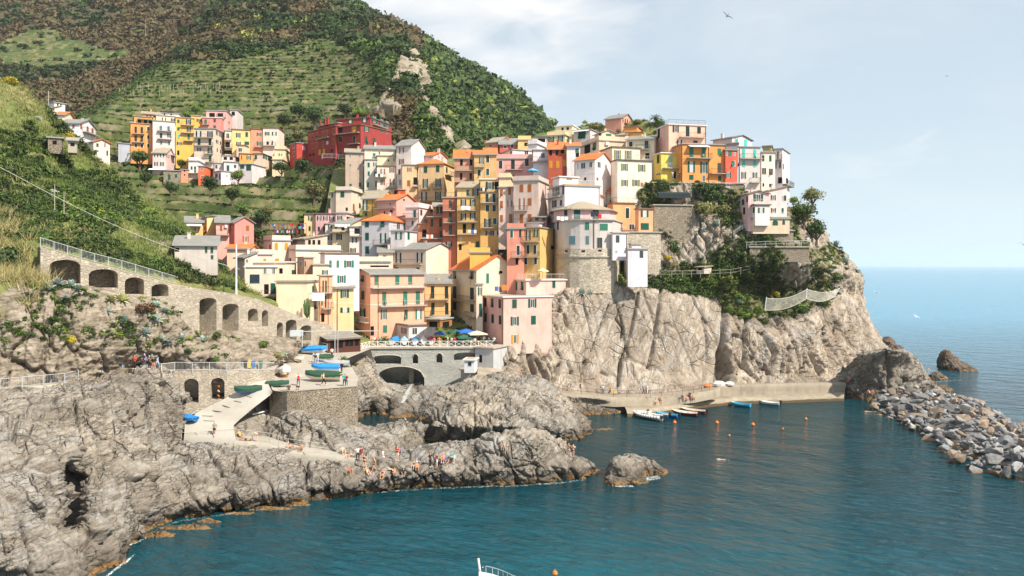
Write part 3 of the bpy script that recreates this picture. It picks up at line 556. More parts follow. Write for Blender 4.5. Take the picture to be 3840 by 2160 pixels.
loft('terraced_hill', [
 '300,1100,154 600,1080,160 900,1060,166 1200,1040,172 1500,1000,178 1750,960,190 2000,960,230',
 '250,800,190 500,800,190 700,830,190 1000,860,190 1250,760,215 1500,780,240 1750,800,270 2100,860,350',
 '180,620,215 400,655,228 620,692,225 870,688,226 1000,685,231 1150,650,236 1250,612,231 1500,640,233 1750,700,280 2200,830,420',
 '60,600,260 180,490,235 300,510,240 480,590,255 800,640,255 1150,600,248 1450,590,256 1650,600,262 1740,610,275 1900,690,340 2250,790,470',
 '180,480,330 420,395,300 620,410,298 900,400,298 1300,400,300 1480,390,290 1600,430,288 1680,500,300 1850,580,360 2150,680,480',
 '350,400,420 560,290,375 760,245,390 1000,238,395 1300,250,382 1450,230,362 1545,270,352 1620,330,365 1740,420,410 1880,500,450 2120,600,520',
 '550,260,520 800,130,470 1000,110,485 1250,95,480 1400,120,455 1500,145,445 1600,215,465 1730,290,505 1850,370,540 1960,440,570 2080,530,600',
 '700,100,700 920,-20,600 1100,-60,600 1230,-40,590 1300,-5,580 1342,25,575 1401,72,565 1461,94,560 1543,138,560 1625,184,570 1714,237,580 1804,292,590 1863,320,600 1920,350,610 1980,405,620 2060,492,640'],
 M['hill'], 4.2, hilldisp, attrs={'brown': brownattr, 'rock': cragattr}, skirt=(0, 60), zstep=hstep)
FTER = pl('0,165 110,115 250,115 230,150 330,165 420,200 500,185 470,240 300,250 180,262 0,255')
def fhdisp(P, N, px, py):
 m = inpoly(px, py, FTER).astype(float); z = P[:, 2]; st = 4.5; fr = z / st - np.floor(z / st)
 return (np.clip(fr * 2.4, 0, 1) - fr) * st * m + (1 - m) * 5 * ridged(P * .015, 4) + 1.5 * fbm(P * .08, 3)
loft('far_hill', [
 '-600,760,330 0,700,340 300,640,350 700,560,380', '-600,520,420 0,470,430 300,430,440 600,380,470 900,330,520',
 '-600,330,520 0,290,540 300,270,550 650,210,580 1000,120,620', '-600,150,640 0,120,660 400,90,680 800,30,720 1150,-60,760', '-600,-150,840 0,-150,860 500,-160,880 900,-200,900 1250,-260,900'],
 M['hill'], 5.5, fhdisp, attrs={'brown': lambda V, px, py: np.clip(1.1 - inpoly(px, py, FTER) * 1.2 + fbm(V * .01, 3) * .4, 0, 1), 'rock': lambda V, px, py: px * 0}, skirt=(0, 60))
# ground under the village
loft('village_ground', [
 '1000,1300,140 1250,1290,145 1500,1292,z11.6 1700,1292,z11.6 1850,1292,z11.6 1960,1250,156',
 '1020,1180,156 1250,1150,168 1500,1140,174 1750,1140,174 1950,1170,172 2080,1080,174', '1050,1010,172 1300,980,184 1500,960,188 1750,930,190 1950,900,188 2150,870,186 2400,830,184',
 '1200,870,190 1400,820,200 1600,790,205 1800,760,208 2000,730,206 2200,700,203 2450,690,196', '1250,640,222 1400,620,225 1600,640,220 1800,600,222 2000,560,220 2200,530,214 2450,560,205 2650,640,196',
 '1300,620,240 1500,600,245 1700,600,242 1850,560,238 2000,510,235 2130,475,228 2300,470,222 2420,450,214 2480,460,210 2560,560,208 2750,650,205'],
 M['slope'], 9, lambda P, N, px, py: .4 * fbm(P * .3, 4), attrs={'rock': lambda V, px, py: px * 0 + .3}, skirt=(3, 25))
# built ground: slipway, boat plaza, path, quay
def flat(name, rows, mat, du=12, skirt=(1.2, 0), **k): return loft(name, rows, mat, du, None, skirt=skirt, smooth_it=0, curve=False, **k)
loft('rock_slab', ['872,1643,z4.6 960,1640,z4.2 1045,1602,z4.6', '873,1596,z5.95 950,1582,z5.8 1032,1562,z5.7', '884,1564,z6.75 955,1547,z6.7 1022,1528,z6.8', '934,1521,z8.05 985,1510,z7.7 1020,1500,z7.5', '1008,1482,z9.3 1016,1478,z9.1 1024,1474,z8.9'],
 M['shore'], 4.4, rockdisp(.18, 2.2, (.5, .9, .6), (1, 1, .42), .6, 9, plates=.5), skirt=(2, 1))
flat('slipway', ['690,1641,z4.75 780,1645,z4.75 885,1650,z4.75', '694,1584,z6.3 780,1590,z6.2 875,1596,z6.1', '745,1543,z7.3 800,1550,z7.1 900,1572,z6.8', '842,1495,z8.9 880,1505,z8.6 950,1530,z8.0',
  '925,1445,z10.5 965,1460,z10.1 1015,1480,z9.5', '985,1402,z11.6 1000,1430,z10.8 1022,1470,z9.9'], M['ramp'])
flat('boat_plaza', ['1000,1398,z11.4 1022,1465,z9.9 1080,1470,z9.75 1200,1462,z9.9 1335,1449,z10.0', '1025,1385,z11 1100,1390,z10.9 1200,1400,z10.6 1345,1420,z10.4', '1040,1345,z11.8 1150,1340,z11.7 1250,1340,z11.5 1300,1345,z11.4',
  '1070,1312,z12.6 1180,1310,z12.4 1280,1310,z12 1390,1308,z11.8'], M['paving'], skirt=(0, 3))
flat('piazza', ['1300,1306,142 1388,1301.5,144.9 1600,1301,145.2 1852,1299.5,145.9', '1300,1284,150 1388,1284,151 1600,1283,152 1860,1283,152', '1300,1262,160 1400,1262,162 1600,1262,163 1870,1262,163'], M['paving'], skirt=(.6, 3))
flat('cliff_path', ['-320,1496,z12.9 0,1460,z12.95 242,1437,z12.95 391,1404,z13.2 500,1392,z13.2 655,1391,z12.85 850,1391,z12.6 1028,1389,z12.1', '-320,1470,z13 0,1437,z13 242,1413,z13 391,1384,z13.3 500,1373,z13.3 655,1371,z13 850,1371,z12.7 1045,1369,z12.1'], M['paving'], skirt=(.5, 0))
flat('harbour_path', ['1790,1392,z8.4 1900,1420,z7 2000,1450,z5.4 2110,1477,z3.6 2300,1492,z2.8 2480,1489,z2.6 2600,1478,z2.9 2680,1462,z3.4 2700,1452,z3.7',
  '1800,1372,z8.6 1900,1400,z7.2 2000,1432,z5.6 2120,1464,z3.6 2300,1478,z2.85 2480,1474,z2.7 2600,1462,z3 2680,1447,z3.5 2700,1438,z3.8'], M['quay'], skirt=(1.6, 1.5))
flat('quay', ['2352,1545,z.9 2480,1530,z1.15 2620,1508,z1.15 2760,1494,z1.15 2960,1489,z1.15 3165,1480,z1.2', '2340,1520,z1.15 2480,1514,z1.15 2620,1494,z1.2 2760,1482,z1.2 2960,1476,z1.2 3165,1467,z1.25'], M['tquay'], skirt=(2.4, .5))
flat('quay_wall', ['2690,1480,151.6 2800,1476,153 2960,1472,154.4 3060,1468,155.4 3168,1466,157', '2690,1446,151.8 2800,1443,153.2 2960,1440,154.6 3060,1438,155.6 3174,1437,157.2', '2692,1440,154.5 2800,1437,156 2960,1434,157.5 3060,1432,158.5 3172,1431,160'], M['quay'], skirt=(1, 2))
BVH = None
def terrain_bvh():
 global BVH; V = np.concatenate(TV); Fc = np.concatenate(TF)
 BVH = BVHTree.FromPolygons(V.tolist(), Fc.tolist(), all_triangles=False)
terrain_bvh()
EYE = Vector((0, 0, CH))
def hit(px, py, default=150, maxd=3000):
 d = (at(px, py, 100) - EYE).normalized(); r = BVH.ray_cast(EYE, d, maxd)
 if r[0] is None:
  return (atz(px, py, 0) if py > HZ + 5 else at(px, py, default)), Vector((0, 0, 1))
 return r[0], r[1]
def ground_at(x, y, z=200):
 r = BVH.ray_cast(Vector((x, y, z)), Vector((0, 0, -1)))
 return r[0]
# ---------------------------------------------------------------- houses
CROP = {'A': (440, 380, 4.025), 'B': (960, 400, 4.025), 'C': (1200, 500, 4.025), 'D': (1800, 500, 4.025), 'E': (2400, 420, 4.025), 'G': (640, 740, 4.025), 'H': (1200, 720, 4.025),
  'I': (1800, 640, 4.025), 'J': (2340, 660, 4.025), 'K': (880, 960, 4.025), 'L': (1500, 980, 4.025), 'N': (2040, 430, 4.025), 'Q': (0, 240, 2.683), 'P': (2560, 560, 2.275), 'X': (0, 0, 1.0)}
ROOFM = {'tile': 'tile', 'old': 'oldtile', 'slate': 'slate'}
class Vol: pass
def make_vol(root, cr, x0, xc, x1, yt, yb, Y, col, roof, wins='', dep=9.0, yaw=None, sh='g', trim='greytrim', down=5.0, wallmat=None, rail='iron', frame='trim'):
 if cr == 'E': Y = Y + 6; down = 3.0
 if cr == 'P': Y = Y + 8.5; down = 1.5
 if cr == 'A': down = 3.5
 ox, oy, s = CROP[cr]; X = lambda v: ox + v / s; Yp = lambda v: oy + v / s
 p0, pc, p1 = X(x0), X(xc), X(x1); k0, kc, k1 = (p0 - 1920) / F, (pc - 1920) / F, (p1 - 1920) / F
 C0 = at(pc, Yp(yb), Y); zt = at(pc, Yp(yt), Y).z; phi = math.atan(k1)
 if yaw is not None: th = R(yaw)
 elif p1 - pc < 3: th = math.atan(kc) - R(1.0)
 else:
  a = (k1 * Y - C0.x) * math.cos(phi) / dep
  if (p1 - pc) > 1.25 * (pc - p0) and a < .9: dep = dep * a / .9; a = .9
  if a > .93: dep = (k1 * Y - C0.x) * math.cos(phi) / .93; a = .93
  th = phi + math.asin(a)
 e = Vector((math.cos(th), -math.sin(th), 0)); b = Vector((math.sin(th), math.cos(th), 0))
 t = (C0.x - k0 * Y) / (math.cos(th) + k0 * math.sin(th)); t = min(max(t, .6), 40)
 if p1 - pc < 3: sd = dep
 else: sd = (k1 * Y - C0.x) / max(.02, math.sin(th) - k1 * math.cos(th)); sd = min(max(sd, 1.5), 22)
 h = zt - C0.z; v = Vol(); v.C = C0; v.e = e; v.b = b; v.t = t; v.s = sd; v.h = h
 loc = C0 - root.location
 def put(o):
  o.location = loc; o.rotation_euler = (0, 0, -th); return o
 wm = wallmat or plaster(col, 'plaster_%02x%02x%02x' % tuple(int(c * 99) for c in col))
 rf = roof.split(); kind = rf[0]; rm = M[ROOFM.get(rf[1] if len(rf) > 1 else '', 'terrace')]; rise = None
 if len(rf) > 2:
  mid = C0 + b * (sd / 2) if kind in 'GHS' else C0 - e * (t / 2); py = Yp(float(rf[2])); rise = CH - (py - HZ) * (mid.y / F) - zt
  if kind == 'S': rise = CH - (py - HZ) * ((C0 + b * sd).y / F) - zt
 wmb = MB(); x_, y_ = -t, sd; ov = .38; z0 = -down
 if kind == 'G':
  rise = rise or sd * .27
  wmb.prism([(0, z0), (y_, z0), (y_, h), (y_ / 2, h + rise), (0, h)], 0, x_, 0)
  rb = MB(); sl = rise / (y_ / 2); th_ = .16
  for sgn in (0, 1):
   ya, yb_ = (-ov, y_ / 2) if sgn == 0 else (y_ + ov, y_ / 2); za, zb = h - ov * sl + .03, h + rise + .03
   rb.hexa([(x_ - ov, ya, za), (ov, ya, za), (ov, yb_, zb), (x_ - ov, yb_, zb), (x_ - ov, ya, za + th_), (ov, ya, za + th_), (ov, yb_, zb + th_), (x_ - ov, yb_, zb + th_)] if sgn == 0 else
     [(ov, ya, za), (x_ - ov, ya, za), (x_ - ov, yb_, zb), (ov, yb_, zb), (ov, ya, za + th_), (x_ - ov, ya, za + th_), (x_ - ov, yb_, zb + th_), (ov, yb_, zb + th_)])
  put(rb.build('roof', rm, root)); g = MB(); g.box((x_ - ov, -ov - .12, h - ov * sl - .06), (ov, -ov - .003, h - ov * sl + .14)); put(g.build('gutter', M[trim], root))
 elif kind == 'g':
  rise = rise or t * .27
  wmb.prism([(x_, z0), (0, z0), (0, h), (x_ / 2, h + rise), (x_, h)], 1, 0, y_)
  rb = MB(); sl = rise / (t / 2); th_ = .16
  for xa in (ov, x_ - ov):
   xb = x_ / 2; za, zb = h - ov * sl + .03, h + rise + .03
   q = [(xa, -ov, za), (xa, y_ + ov, za), (xb, y_ + ov, zb), (xb, -ov, zb)]
   if xa < xb: q = [q[1], q[0], q[3], q[2]]
   rb.hexa(q + [(a_, b_, c_ + th_) for a_, b_, c_ in q])
  put(rb.build('roof', rm, root)); g = MB(); g.box((ov + .003, -ov, h - ov * sl - .06), (ov + .12, y_ + ov, h - ov * sl + .14)); put(g.build('gutter', M[trim], root))
 elif kind == 'H':
  wmb.box((x_, 0, z0), (0, y_, h)); rise = rise or min(t, sd) * .25; rb = MB(); hr = min(t, sd) * .5
  a = [(x_ - ov, -ov, h + .02), (ov, -ov, h + .02), (ov, y_ + ov, h + .02), (x_ - ov, y_ + ov, h + .02)]
  if t >= sd: r0, r1 = (x_ + hr, y_ / 2, h + rise), (-hr, y_ / 2, h + rise)
  else: r0, r1 = (x_ / 2, hr, h + rise), (x_ / 2, y_ - hr, h + rise)
  if t >= sd: fs = [[a[0], a[1], r1, r0], [a[1], a[2], r1], [a[2], a[3], r0, r1], [a[3], a[0], r0]]
  else: fs = [[a[0], a[1], r0], [a[1], a[2], r1, r0], [a[2], a[3], r1], [a[3], a[0], r0, r1]]
  for f in fs: rb.poly(f)
  rb.box((x_ - ov, -ov, h - .12), (ov, y_ + ov, h + .016)); put(rb.build('roof', rm, root))
 elif kind == 'S':
  rise = rise if rise is not None else sd * .2
  wmb.prism([(0, z0), (y_, z0), (y_, h + rise), (0, h)], 0, x_, 0); rb = MB(); sl = rise / y_
  q = [(x_ - ov, -ov, h - ov * sl + .03), (ov, -ov, h - ov * sl + .03), (ov, y_ + ov * .5, h + rise + ov * .5 * sl + .03), (x_ - ov, y_ + ov * .5, h + rise + ov * .5 * sl + .03)]
  rb.hexa(q + [(a_, b_, c_ + .16) for a_, b_, c_ in q]); put(rb.build('roof', rm, root))
  g = MB(); g.box((x_ - ov, -ov - .12, h - ov * sl - .06), (ov, -ov - .003, h - ov * sl + .14)); put(g.build('gutter', M[trim], root))
 else:
  wmb.box((x_, 0, z0), (0, y_, h)); rb = MB(); o2 = .28
  rb.box((x_ - o2, -o2, h + .004), (o2, y_ + o2, h + .22)); put(rb.build('roof', M[trim], root))
  fl = MB(); fl.box((x_ + .1, .1, h + .222), (-.1, y_ - .1, h + .26)); put(fl.build('roof_terrace', rm, root))
  if kind == 'P':
   pb = MB(); hp = .95; w = .18; z1 = h + .265; z2 = h + .26 + hp
   pb.box((x_ + .003, .003, z1), (-.003, w, z2)); pb.box((x_ + .003, y_ - w, z1), (-.003, y_ - .003, z2)); pb.box((x_ + .003, w + .003, z1), (x_ + w, y_ - w - .003, z2)); pb.box((-w, w + .003, z1), (-.003, y_ - w - .003, z2))
   put(pb.build('parapet', wm, root))
  if kind == 'R': railing(root, put, [(x_ + .1, .1), (-.1, .1), (-.1, y_ - .1)], h + .26, M[rail])
 put(wmb.build('wall', wm, root))
 if kind in 'GSH' and 'h ' not in wins and t > 3:
  cx, cy = x_ * random.uniform(.25, .75), y_ * .62; ch = MB(); zt_ = h + (rise or 1) * .7 + .9; ch.box((cx - .25, cy - .25, h), (cx + .25, cy + .25, zt_)); ch.box((cx - .33, cy - .33, zt_ + .12), (cx + .33, cy + .33, zt_ + .2)); ch.box((cx - .12, cy - .12, zt_), (cx + .12, cy + .12, zt_ + .12)); put(ch.build('chimney', wm, root))
 # ---- openings on the two seen faces
 def face(px, py):
  r = Vector(((px - 1920) / F, 1, -(py - HZ) / F))
  if px < pc or p1 - pc < 3: d = (C0.x * b.x + C0.y * b.y) / (r.x * b.x + r.y * b.y); P = r * d + EYE; return 0, (P - C0).dot(e), P.z - C0.z, d
  d = (C0.x * e.x + C0.y * e.y) / (r.x * e.x + r.y * e.y + 1e-9); P = r * d + EYE; return 1, (P - C0).dot(b), P.z - C0.z, d
 def fbox(m, fc, u0, u1, o0, o1, z0_, z1_, mi=0):
  if fc == 0: m.box((u0, -o1, z0_), (u1, -o0, z1_), mi)
  else: m.box((o0, u0, z0_), (o1, u1, z1_), mi)
 def width(fc, d, wpx, px):   # true width of something wpx wide on screen
  a = e if fc == 0 else b; base = C0
  dx = abs(a.x * F / d - (px - 1920) * a.y / d); return wpx / s / max(dx, 3.0)
 for tk in [q for q in wins.split(';') if q.strip()]:
  hd, *rest = [q.strip() for q in tk.split('|')]
  hd = hd.split(); code = hd[0].split(':'); kd = code[0]; shc = code[1] if len(code) > 1 else sh; xs = [float(q) for q in hd[1:]]
  if kd == 'B':      # balcony x0 x1 | floors
   for yv in rest[0].split():
    fc, ua, za, d = face(X(xs[0]), Yp(float(yv))); xm = (xs[0] + xs[1]) / 2; fm, um, zm, dm = face(X(xm), Yp(float(yv)))
    f2, ub, _, _ = face(X(xs[1]), Yp(float(yv)));
    if fc != fm: ua = 0.0 if fm == 1 else ua
    if f2 != fm: ub = 0.0
    lim = (-t - .6, .3) if fm == 0 else (-.3, sd + .6)
    ua, ub = sorted((min(max(ua, lim[0]), lim[1]), min(max(ub, lim[0]), lim[1])))
    if ub - ua < .5: ub = ua + 1.2
    m = MB(); o = 1.05; fbox(m, fm, ua, ub, 0.0, o, zm - .16, zm); bal = put(m.build('balcony', M['conc'], root))
    rl = MB(); z1 = zm; corners = [(ua + .04, .02), (ua + .04, o - .05), (ub - .04, o - .05), (ub - .04, .02)]
    P3 = lambda u, oo, z: (u, -oo, z) if fm == 0 else (oo, u, z)
    for (a1, a2) in zip(corners[:-1], corners[1:]):
     rl.bar(P3(a1[0], a1[1], z1 + 1.0), P3(a2[0], a2[1], z1 + 1.0), .028); rl.bar(P3(a1[0], a1[1], z1 + .08), P3(a2[0], a2[1], z1 + .08), .018)
     n = max(2, int(math.hypot(a2[0] - a1[0], a2[1] - a1[1]) / .24))
     for i in range(n + 1):
      u = a1[0] + (a2[0] - a1[0]) * i / n; oo = a1[1] + (a2[1] - a1[1]) * i / n; rl.bar(P3(u, oo, z1), P3(u, oo, z1 + 1.0), .02 if i % 5 == 0 else .011, 3)
    rl.build('railing', M[rail], bal)
   continue
  if kd == 'P':      # drain pipe
   for xv in xs:
    fc, u, z, d = face(X(xv), Yp((yt + yb) / 2)); m = MB(); o = .09
    m.bar((u, -o, z0 * .3) if fc == 0 else (o, u, z0 * .3), (u, -o, h - .2) if fc == 0 else (o, u, h - .2), .06, 5); put(m.build('drain_pipe', M['browntrim'], root))
   continue
  if kd == 'T':      # string course / painted band on both faces: T:matkey | y | thickness px
   fc, u, z, d = face(pc - 2, Yp(float(rest[0]))); hh = float(rest[1]) / s * d / F; m = MB()
   fbox(m, 0, -t, .03, 0, .03, z - hh / 2, z + hh / 2); fbox(m, 1, 0.0, sd, 0, .03, z - hh / 2 + .002, z + hh / 2 - .002); put(m.build('wall_band', M.get(shc) or SH[shc], root)); continue
  if kd == 'W':      # awning
   fc, ua, z, d = face(X(xs[0] + 1), Yp(float(rest[0]))); f2, ub, _, _ = face(X(xs[1] - 1), Yp(float(rest[0])))
   if f2 != fc: ub = 0 if fc == 0 else ub
   if abs(ub - ua) > 12: continue
   m = MB(); q = [(ua, 0, z), (ub, 0, z), (ub, 1.3, z - .5), (ua, 1.3, z - .5)]; q = [((u, -o, zz) if fc == 0 else (o, u, zz)) for u, o, zz in q]
   m.hexa(q + [(a_, b_, c_ + .06) for a_, b_, c_ in q]); put(m.build('awning', M['cloth'] if shc == 'g' else SH.get(shc, M['cloth']), root)); continue
  if kd == 'h':      # chimney at x, top y
   for xv, yv in zip(xs, rest[0].split()):
    P = at(X(xv), Yp(float(yv)), Y + min(sd, 6) * .45); l = Matrix.Rotation(th, 3, 'Z') @ (P - C0); m = MB(); m.box((l.x - .28, l.y - .28, h - .1), (l.x + .28, l.y + .28, max(l.z, h + .7))); m.box((l.x - .36, l.y - .36, max(l.z, h + .7) + .003), (l.x + .36, l.y + .36, max(l.z, h + .7) + .12))
    put(m.build('chimney', wm, root))
   continue
  wp, hp = [float(q) for q in rest[1].split()] if len(rest) > 1 else (40, 70)
  xm = sum(xs) / len(xs)
  for yv in rest[0].split():
   fcm, _, zm, dm = face(X(xm), Yp(float(yv)))
   for xv in xs:
    fc, u, z, d = face(X(xv), Yp(float(yv)))
    if fc == fcm: z = zm
    hh = hp / s * d / F; ww = min(width(fc, d, wp, X(xv)), 3.2 if kd not in 'nxK' else 4.5)
    if fc == 0: u = min(max(u, -t + ww / 2 + .05), -ww / 2 - .05) if t > ww + .2 else -t / 2
    else: u = max(u, ww / 2 + .05)
    a0, a1, b0, b1 = u - ww / 2, u + ww / 2, z - hh / 2, z + hh / 2
    if kd == 'K':
     m = MB(); fbox(m, fc, a0, a1, .02, .4, b0, b1); put(m.build('air_conditioner', M['trim'], root)); continue
    if kd == 'd':
     m = MB(); fbox(m, fc, a0, a1, 0, .06, b0, b1); put(m.build('door', M['wood'], root)); continue
    if kd == 'A':   # arched, shuttered
     m = MB(); r = ww / 2; pr = [(a0, b0), (a1, b0)] + [(u + r * math.cos(q * math.pi / 8), b1 - r + r * math.sin(q * math.pi / 8)) for q in range(9)]
     if fc == 0: m.prism(pr, 1, -.06, 0)
     else: m.prism(pr, 0, 0, .06)
     put(m.build('arched_window', SH.get(shc, SH['g']), root)); continue
    if kd in 'cCy':
     m = MB();
     if kd != 'c' and frame:
      f = .12; fbox(m, fc, a0 - f, a1 + f, 0, .02, b0 - f, b1 + f)
      w_ = put(m.build('window', M['trim'] if kd == 'C' else SH['o'], root))
     else: fbox(m, fc, a0 - .05, a1 + .05, 0, .05, b0 - .09, b0 - .02); w_ = put(m.build('window', M['conc'], root))
     half = (a0 + a1) / 2
     for q0, q1 in ((a0, half - .015), (half + .015, a1)):
      m = MB(); fbox(m, fc, q0, q1, .02, .07, b0, b1)
      rr = random.random()
      if rr < .16 and hh > 1.2:    # lower flap pushed out
       m = MB(); zc = b0 + hh * .5; fbox(m, fc, q0, q1, .02, .07, zc, b1)
       g = [(q0, .05, zc), (q1, .05, zc), (q1, .45, b0 + .12), (q0, .45, b0 + .12), (q0, .09, zc), (q1, .09, zc), (q1, .49, b0 + .12), (q0, .49, b0 + .12)]
       m.hexa([((u_, -o_, z_) if fc == 0 else (o_, u_, z_)) for u_, o_, z_ in g])
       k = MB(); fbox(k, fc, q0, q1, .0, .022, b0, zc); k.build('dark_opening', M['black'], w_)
      m.build('shutter', SH.get(shc if kd != 'y' else ('b' if shc == sh else shc), SH['g']), w_)
     continue
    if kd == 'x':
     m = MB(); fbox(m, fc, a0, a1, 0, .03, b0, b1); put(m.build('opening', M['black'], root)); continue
    # glazed window, optional open shutters
    m = MB(); f = .07; fbox(m, fc, a0, a0 + f, 0, .06, b0, b1); fbox(m, fc, a1 - f, a1, 0, .06, b0, b1); fbox(m, fc, a0 + f, a1 - f, 0, .055, b1 - f, b1); fbox(m, fc, a0 + f, a1 - f, 0, .055, b0, b0 + f); fbox(m, fc, u - .03, u + .03, 0, .05, b0 + f, b1 - f)
    w_ = put(m.build('window', M['trim'], root)); k = MB(); fbox(k, fc, a0 + f, a1 - f, 0, .025, b0 + f, b1 - f); k.build('pane', M['glass'] if random.random() < .72 else M['curtain'], w_)
    if kd == 'o':
     sw = ww * .5
     for q0, q1 in ((a0 - sw - .02, a0 - .02), (a1 + .02, a1 + sw + .02)):
      k = MB(); fbox(k, fc, q0, q1, .03, .08, b0, b1); k.build('shutter', SH.get(shc, SH['g']), w_)
 return v
def railing(root, put, pts, z, mat, hgt=1.0, name='railing'):
 m = MB()
 for a, b in zip(pts[:-1], pts[1:]):
  L = math.hypot(b[0] - a[0], b[1] - a[1]); n = max(1, int(L / .3))
  m.bar((*a, z + hgt), (*b, z + hgt), .03); m.bar((*a, z + .1), (*b, z + .1), .02)
  for i in range(n + 1):
   x = a[0] + (b[0] - a[0]) * i / n; y = a[1] + (b[1] - a[1]) * i / n; m.bar((x, y, z), (x, y, z + hgt), .03 if i % 6 == 0 else .012, 3)
 return put(m.build(name, mat, root))
HOUSES = []
def house(cr, label, *vols, name='house', cat='house', group='houses of the hillside village'):
 ox, oy, s = CROP[cr]; v0 = vols[0]; C0 = at(ox + v0[1] / s, oy + v0[4] / s, v0[5] + {'E': 6, 'P': 8.5}.get(cr, 0))
 root = empty(name, C0); tag(root, label, cat, group)
 for v in vols:
  a = list(v); kw = a.pop() if isinstance(a[-1], dict) else {}
  make_vol(root, kw.pop('cr', cr), *a, **kw)
 HOUSES.append(root); return root
ORANGE = (.80, .34, .08); CREAM = (.76, .64, .42); WHITE = (.77, .755, .72); YEL = (.80, .48, .085); OCHRE = (.64, .42, .09); PINK = (.76, .44, .38); LPINK = (.80, .61, .54); SALM = (.75, .30, .17)
RED = (.34, .045, .040); TERRA = (.54, .18, .09); PEACH = (.82, .50, .34); CORAL = (.78, .27, .22); TAN = (.50, .405, .30); BEIGE = (.66, .55, .44); GREY = (.56, .53, .48); LYEL = (.80, .57, .22)
# upper village, left
house('A', 'orange four-storey house with dark green shutters, first of the upper row', (200, 530, 532, 352, 790, 250, ORANGE, 'F', 'c:d 278 370|430 560|36 88;C:d 467|412 540 670|34 54;C:d 280 372|670|36 52;B 225 410|490 620'),
      (252, 530, 532, 245, 350, 253, ORANGE, 'F', 'x 335 425 500|300|46 70;W:m 300 528|258'))
house('A', 'pinkish white tall house between the orange and the yellow one in the upper row', (534, 868, 870, 315, 800, 250, (.76, .67, .60), 'F', 'c:u 657 775|405|38 66;c:d 660|515|36 70;o:d 785|515|28 66;n 662 784|630|36 60;B 605 820|450 572'),
      (585, 866, 868, 232, 315, 255, CREAM, 'F', 'o:d 703 840|280|30 60'))
house('A', 'low orange house with a brown roof peeping over the orange facade', (375, 668, 670, 205, 300, 264, ORANGE, 'S old 175', 'x 450 500 560|228|30 24'))
house('A', 'low whitish house with tiny windows at the back of the upper row', (674, 930, 1030, 190, 300, 262, WHITE, 'F', 'x 712 812|195|22 26'))
house('A', 'golden yellow house with three balconies in the upper row', (880, 1152, 1154, 262, 860, 252, YEL, 'F', 'c 922|300 415|34 50;c:t 930|525|36 54;o:d 935|635|36 46;o:d 1075|310|38 76;o:d 1080|425|30 72;c:m 1078|535|34 80;B 965 1190|362 478;B 1005 1150|598;x 920|775|34 70'),
      (1115, 1278, 1280, 228, 420, 256, YEL, 'F', 'o:d 1235|285|38 46;c:g 1240|390|30 20'))
house('A', 'coral pink house with a roof loggia above the beige tower', (1282, 1582, 1650, 255, 470, 256, CORAL, 'F', 'c:m 1333|310|38 76;c:k 1470|290 388|34 50;B 1288 1390|352;c:k 1620|300 410|12 50', dict(trim='trim')),
      (1342, 1652, 1735, 150, 450, 259, PINK, 'F', 'x 1430 1555|210|84 66;c:k 1685|320 425|12 40;B 1500 1640|242'))
house('A', 'plain unpainted grey box with one square opening beside the coral house', (1700, 1812, 1900, 135, 340, 270, (.64, .61, .56), 'F', 'x 1750|185|50 58'))
house('A', 'beige five-storey tower block with long balconies in the upper village', (1158, 1468, 1615, 415, 960, 240, (.68, .58, .44), 'F', 'o:d 1228 1400|495|40 92;B 1152 1445|546;c:d 1235 1400|612|40 90;B 1160 1450|670;o:d 1235|725|30 50;o:d 1400|742|34 90;B 1315 1450|793;c:g 1403|865|38 94;B 1300 1460|918;o:d 1503 1555|490|16 66;o:d 1503|608|16 56;c:d 1555|628|12 50;c:d 1507 1557|745|12 50'))
house('A', 'narrow cream house with two deep balconies right of the beige tower', (1622, 1724, 1726, 450, 830, 246, CREAM, 'F', 'n 1668|520|50 80;B 1615 1722|585;x 1665|660|70 90;B 1625 1790|705;x 1690|770|120 60'))
house('A', 'light yellow house with paired green shutters in the upper row', (1728, 2010, 2012, 440, 760, 248, LYEL, 'F', 'o:g 1825|510|34 70;c:g 1953|500|38 70;o:g 1830|640|34 60;c 1955|632|70 50', dict(trim='browntrim')))
house('A', 'salmon red house in the middle of the terraced upper row', (2014, 2194, 2196, 425, 710, 249, SALM, 'F', 'o:g 2140|497|34 55;o:g 2140|635|34 70;B 2070 2190|690', dict(trim='browntrim')))
house('A', 'pale peach end house of the upper row beside the dark tree', (2198, 2430, 2520, 405, 700, 249, (.78, .65, .52), 'F', 'o:g 2262 2370|487|34 55;x 2270|630|34 50;c:g 2340|625|20 60;B 2200 2400|672', dict(trim='browntrim')))
house('A', 'pink two-storey cottage with stone slab roof and white awning', (533, 735, 860, 780, 1040, 236, (.80, .58, .52), 'G old 715', 'o:g 587 675|817|28 50;o:g 760|825|18 50;o:g 585 675|945|28 60;W 480 730|1015;W 800 860|800'))
house('A', 'low grey stone cottage with two green shutters under the pink cottage', (697, 957, 959, 1055, 1200, 228, TAN, 'F', 'c:g 783|1145|36 80;c:g 887|1128|36 54', dict(wallmat=M['drystone'])))
house('A', 'tiny salmon shed between the stone cottage and the white balconied house', (960, 1070, 1072, 1036, 1190, 229, SALM, 'F', 'x 1015|1050 1110|20 24'))
house('A', 'small white house with balustraded roof left of the red cube', (1074, 1222, 1335, 905, 1190, 231, WHITE, 'P', 'c:g 1123|1005|24 50;c:g 1175|1030|28 95;B 1074 1205|1085', dict(rail='trim')))
house('A', 'bright orange-red cube of a house at the foot of the upper village', (1222, 1342, 1443, 985, 1190, 227, (.80, .16, .05), 'F', 'n 1277|1028|34 50;n 1277|1138|34 40'))
house('A', 'small plain grey annex with one green shutter', (1467, 1600, 1610, 940, 1080, 232, (.54, .52, .50), 'F', 'c:g 1495|985|30 50'))
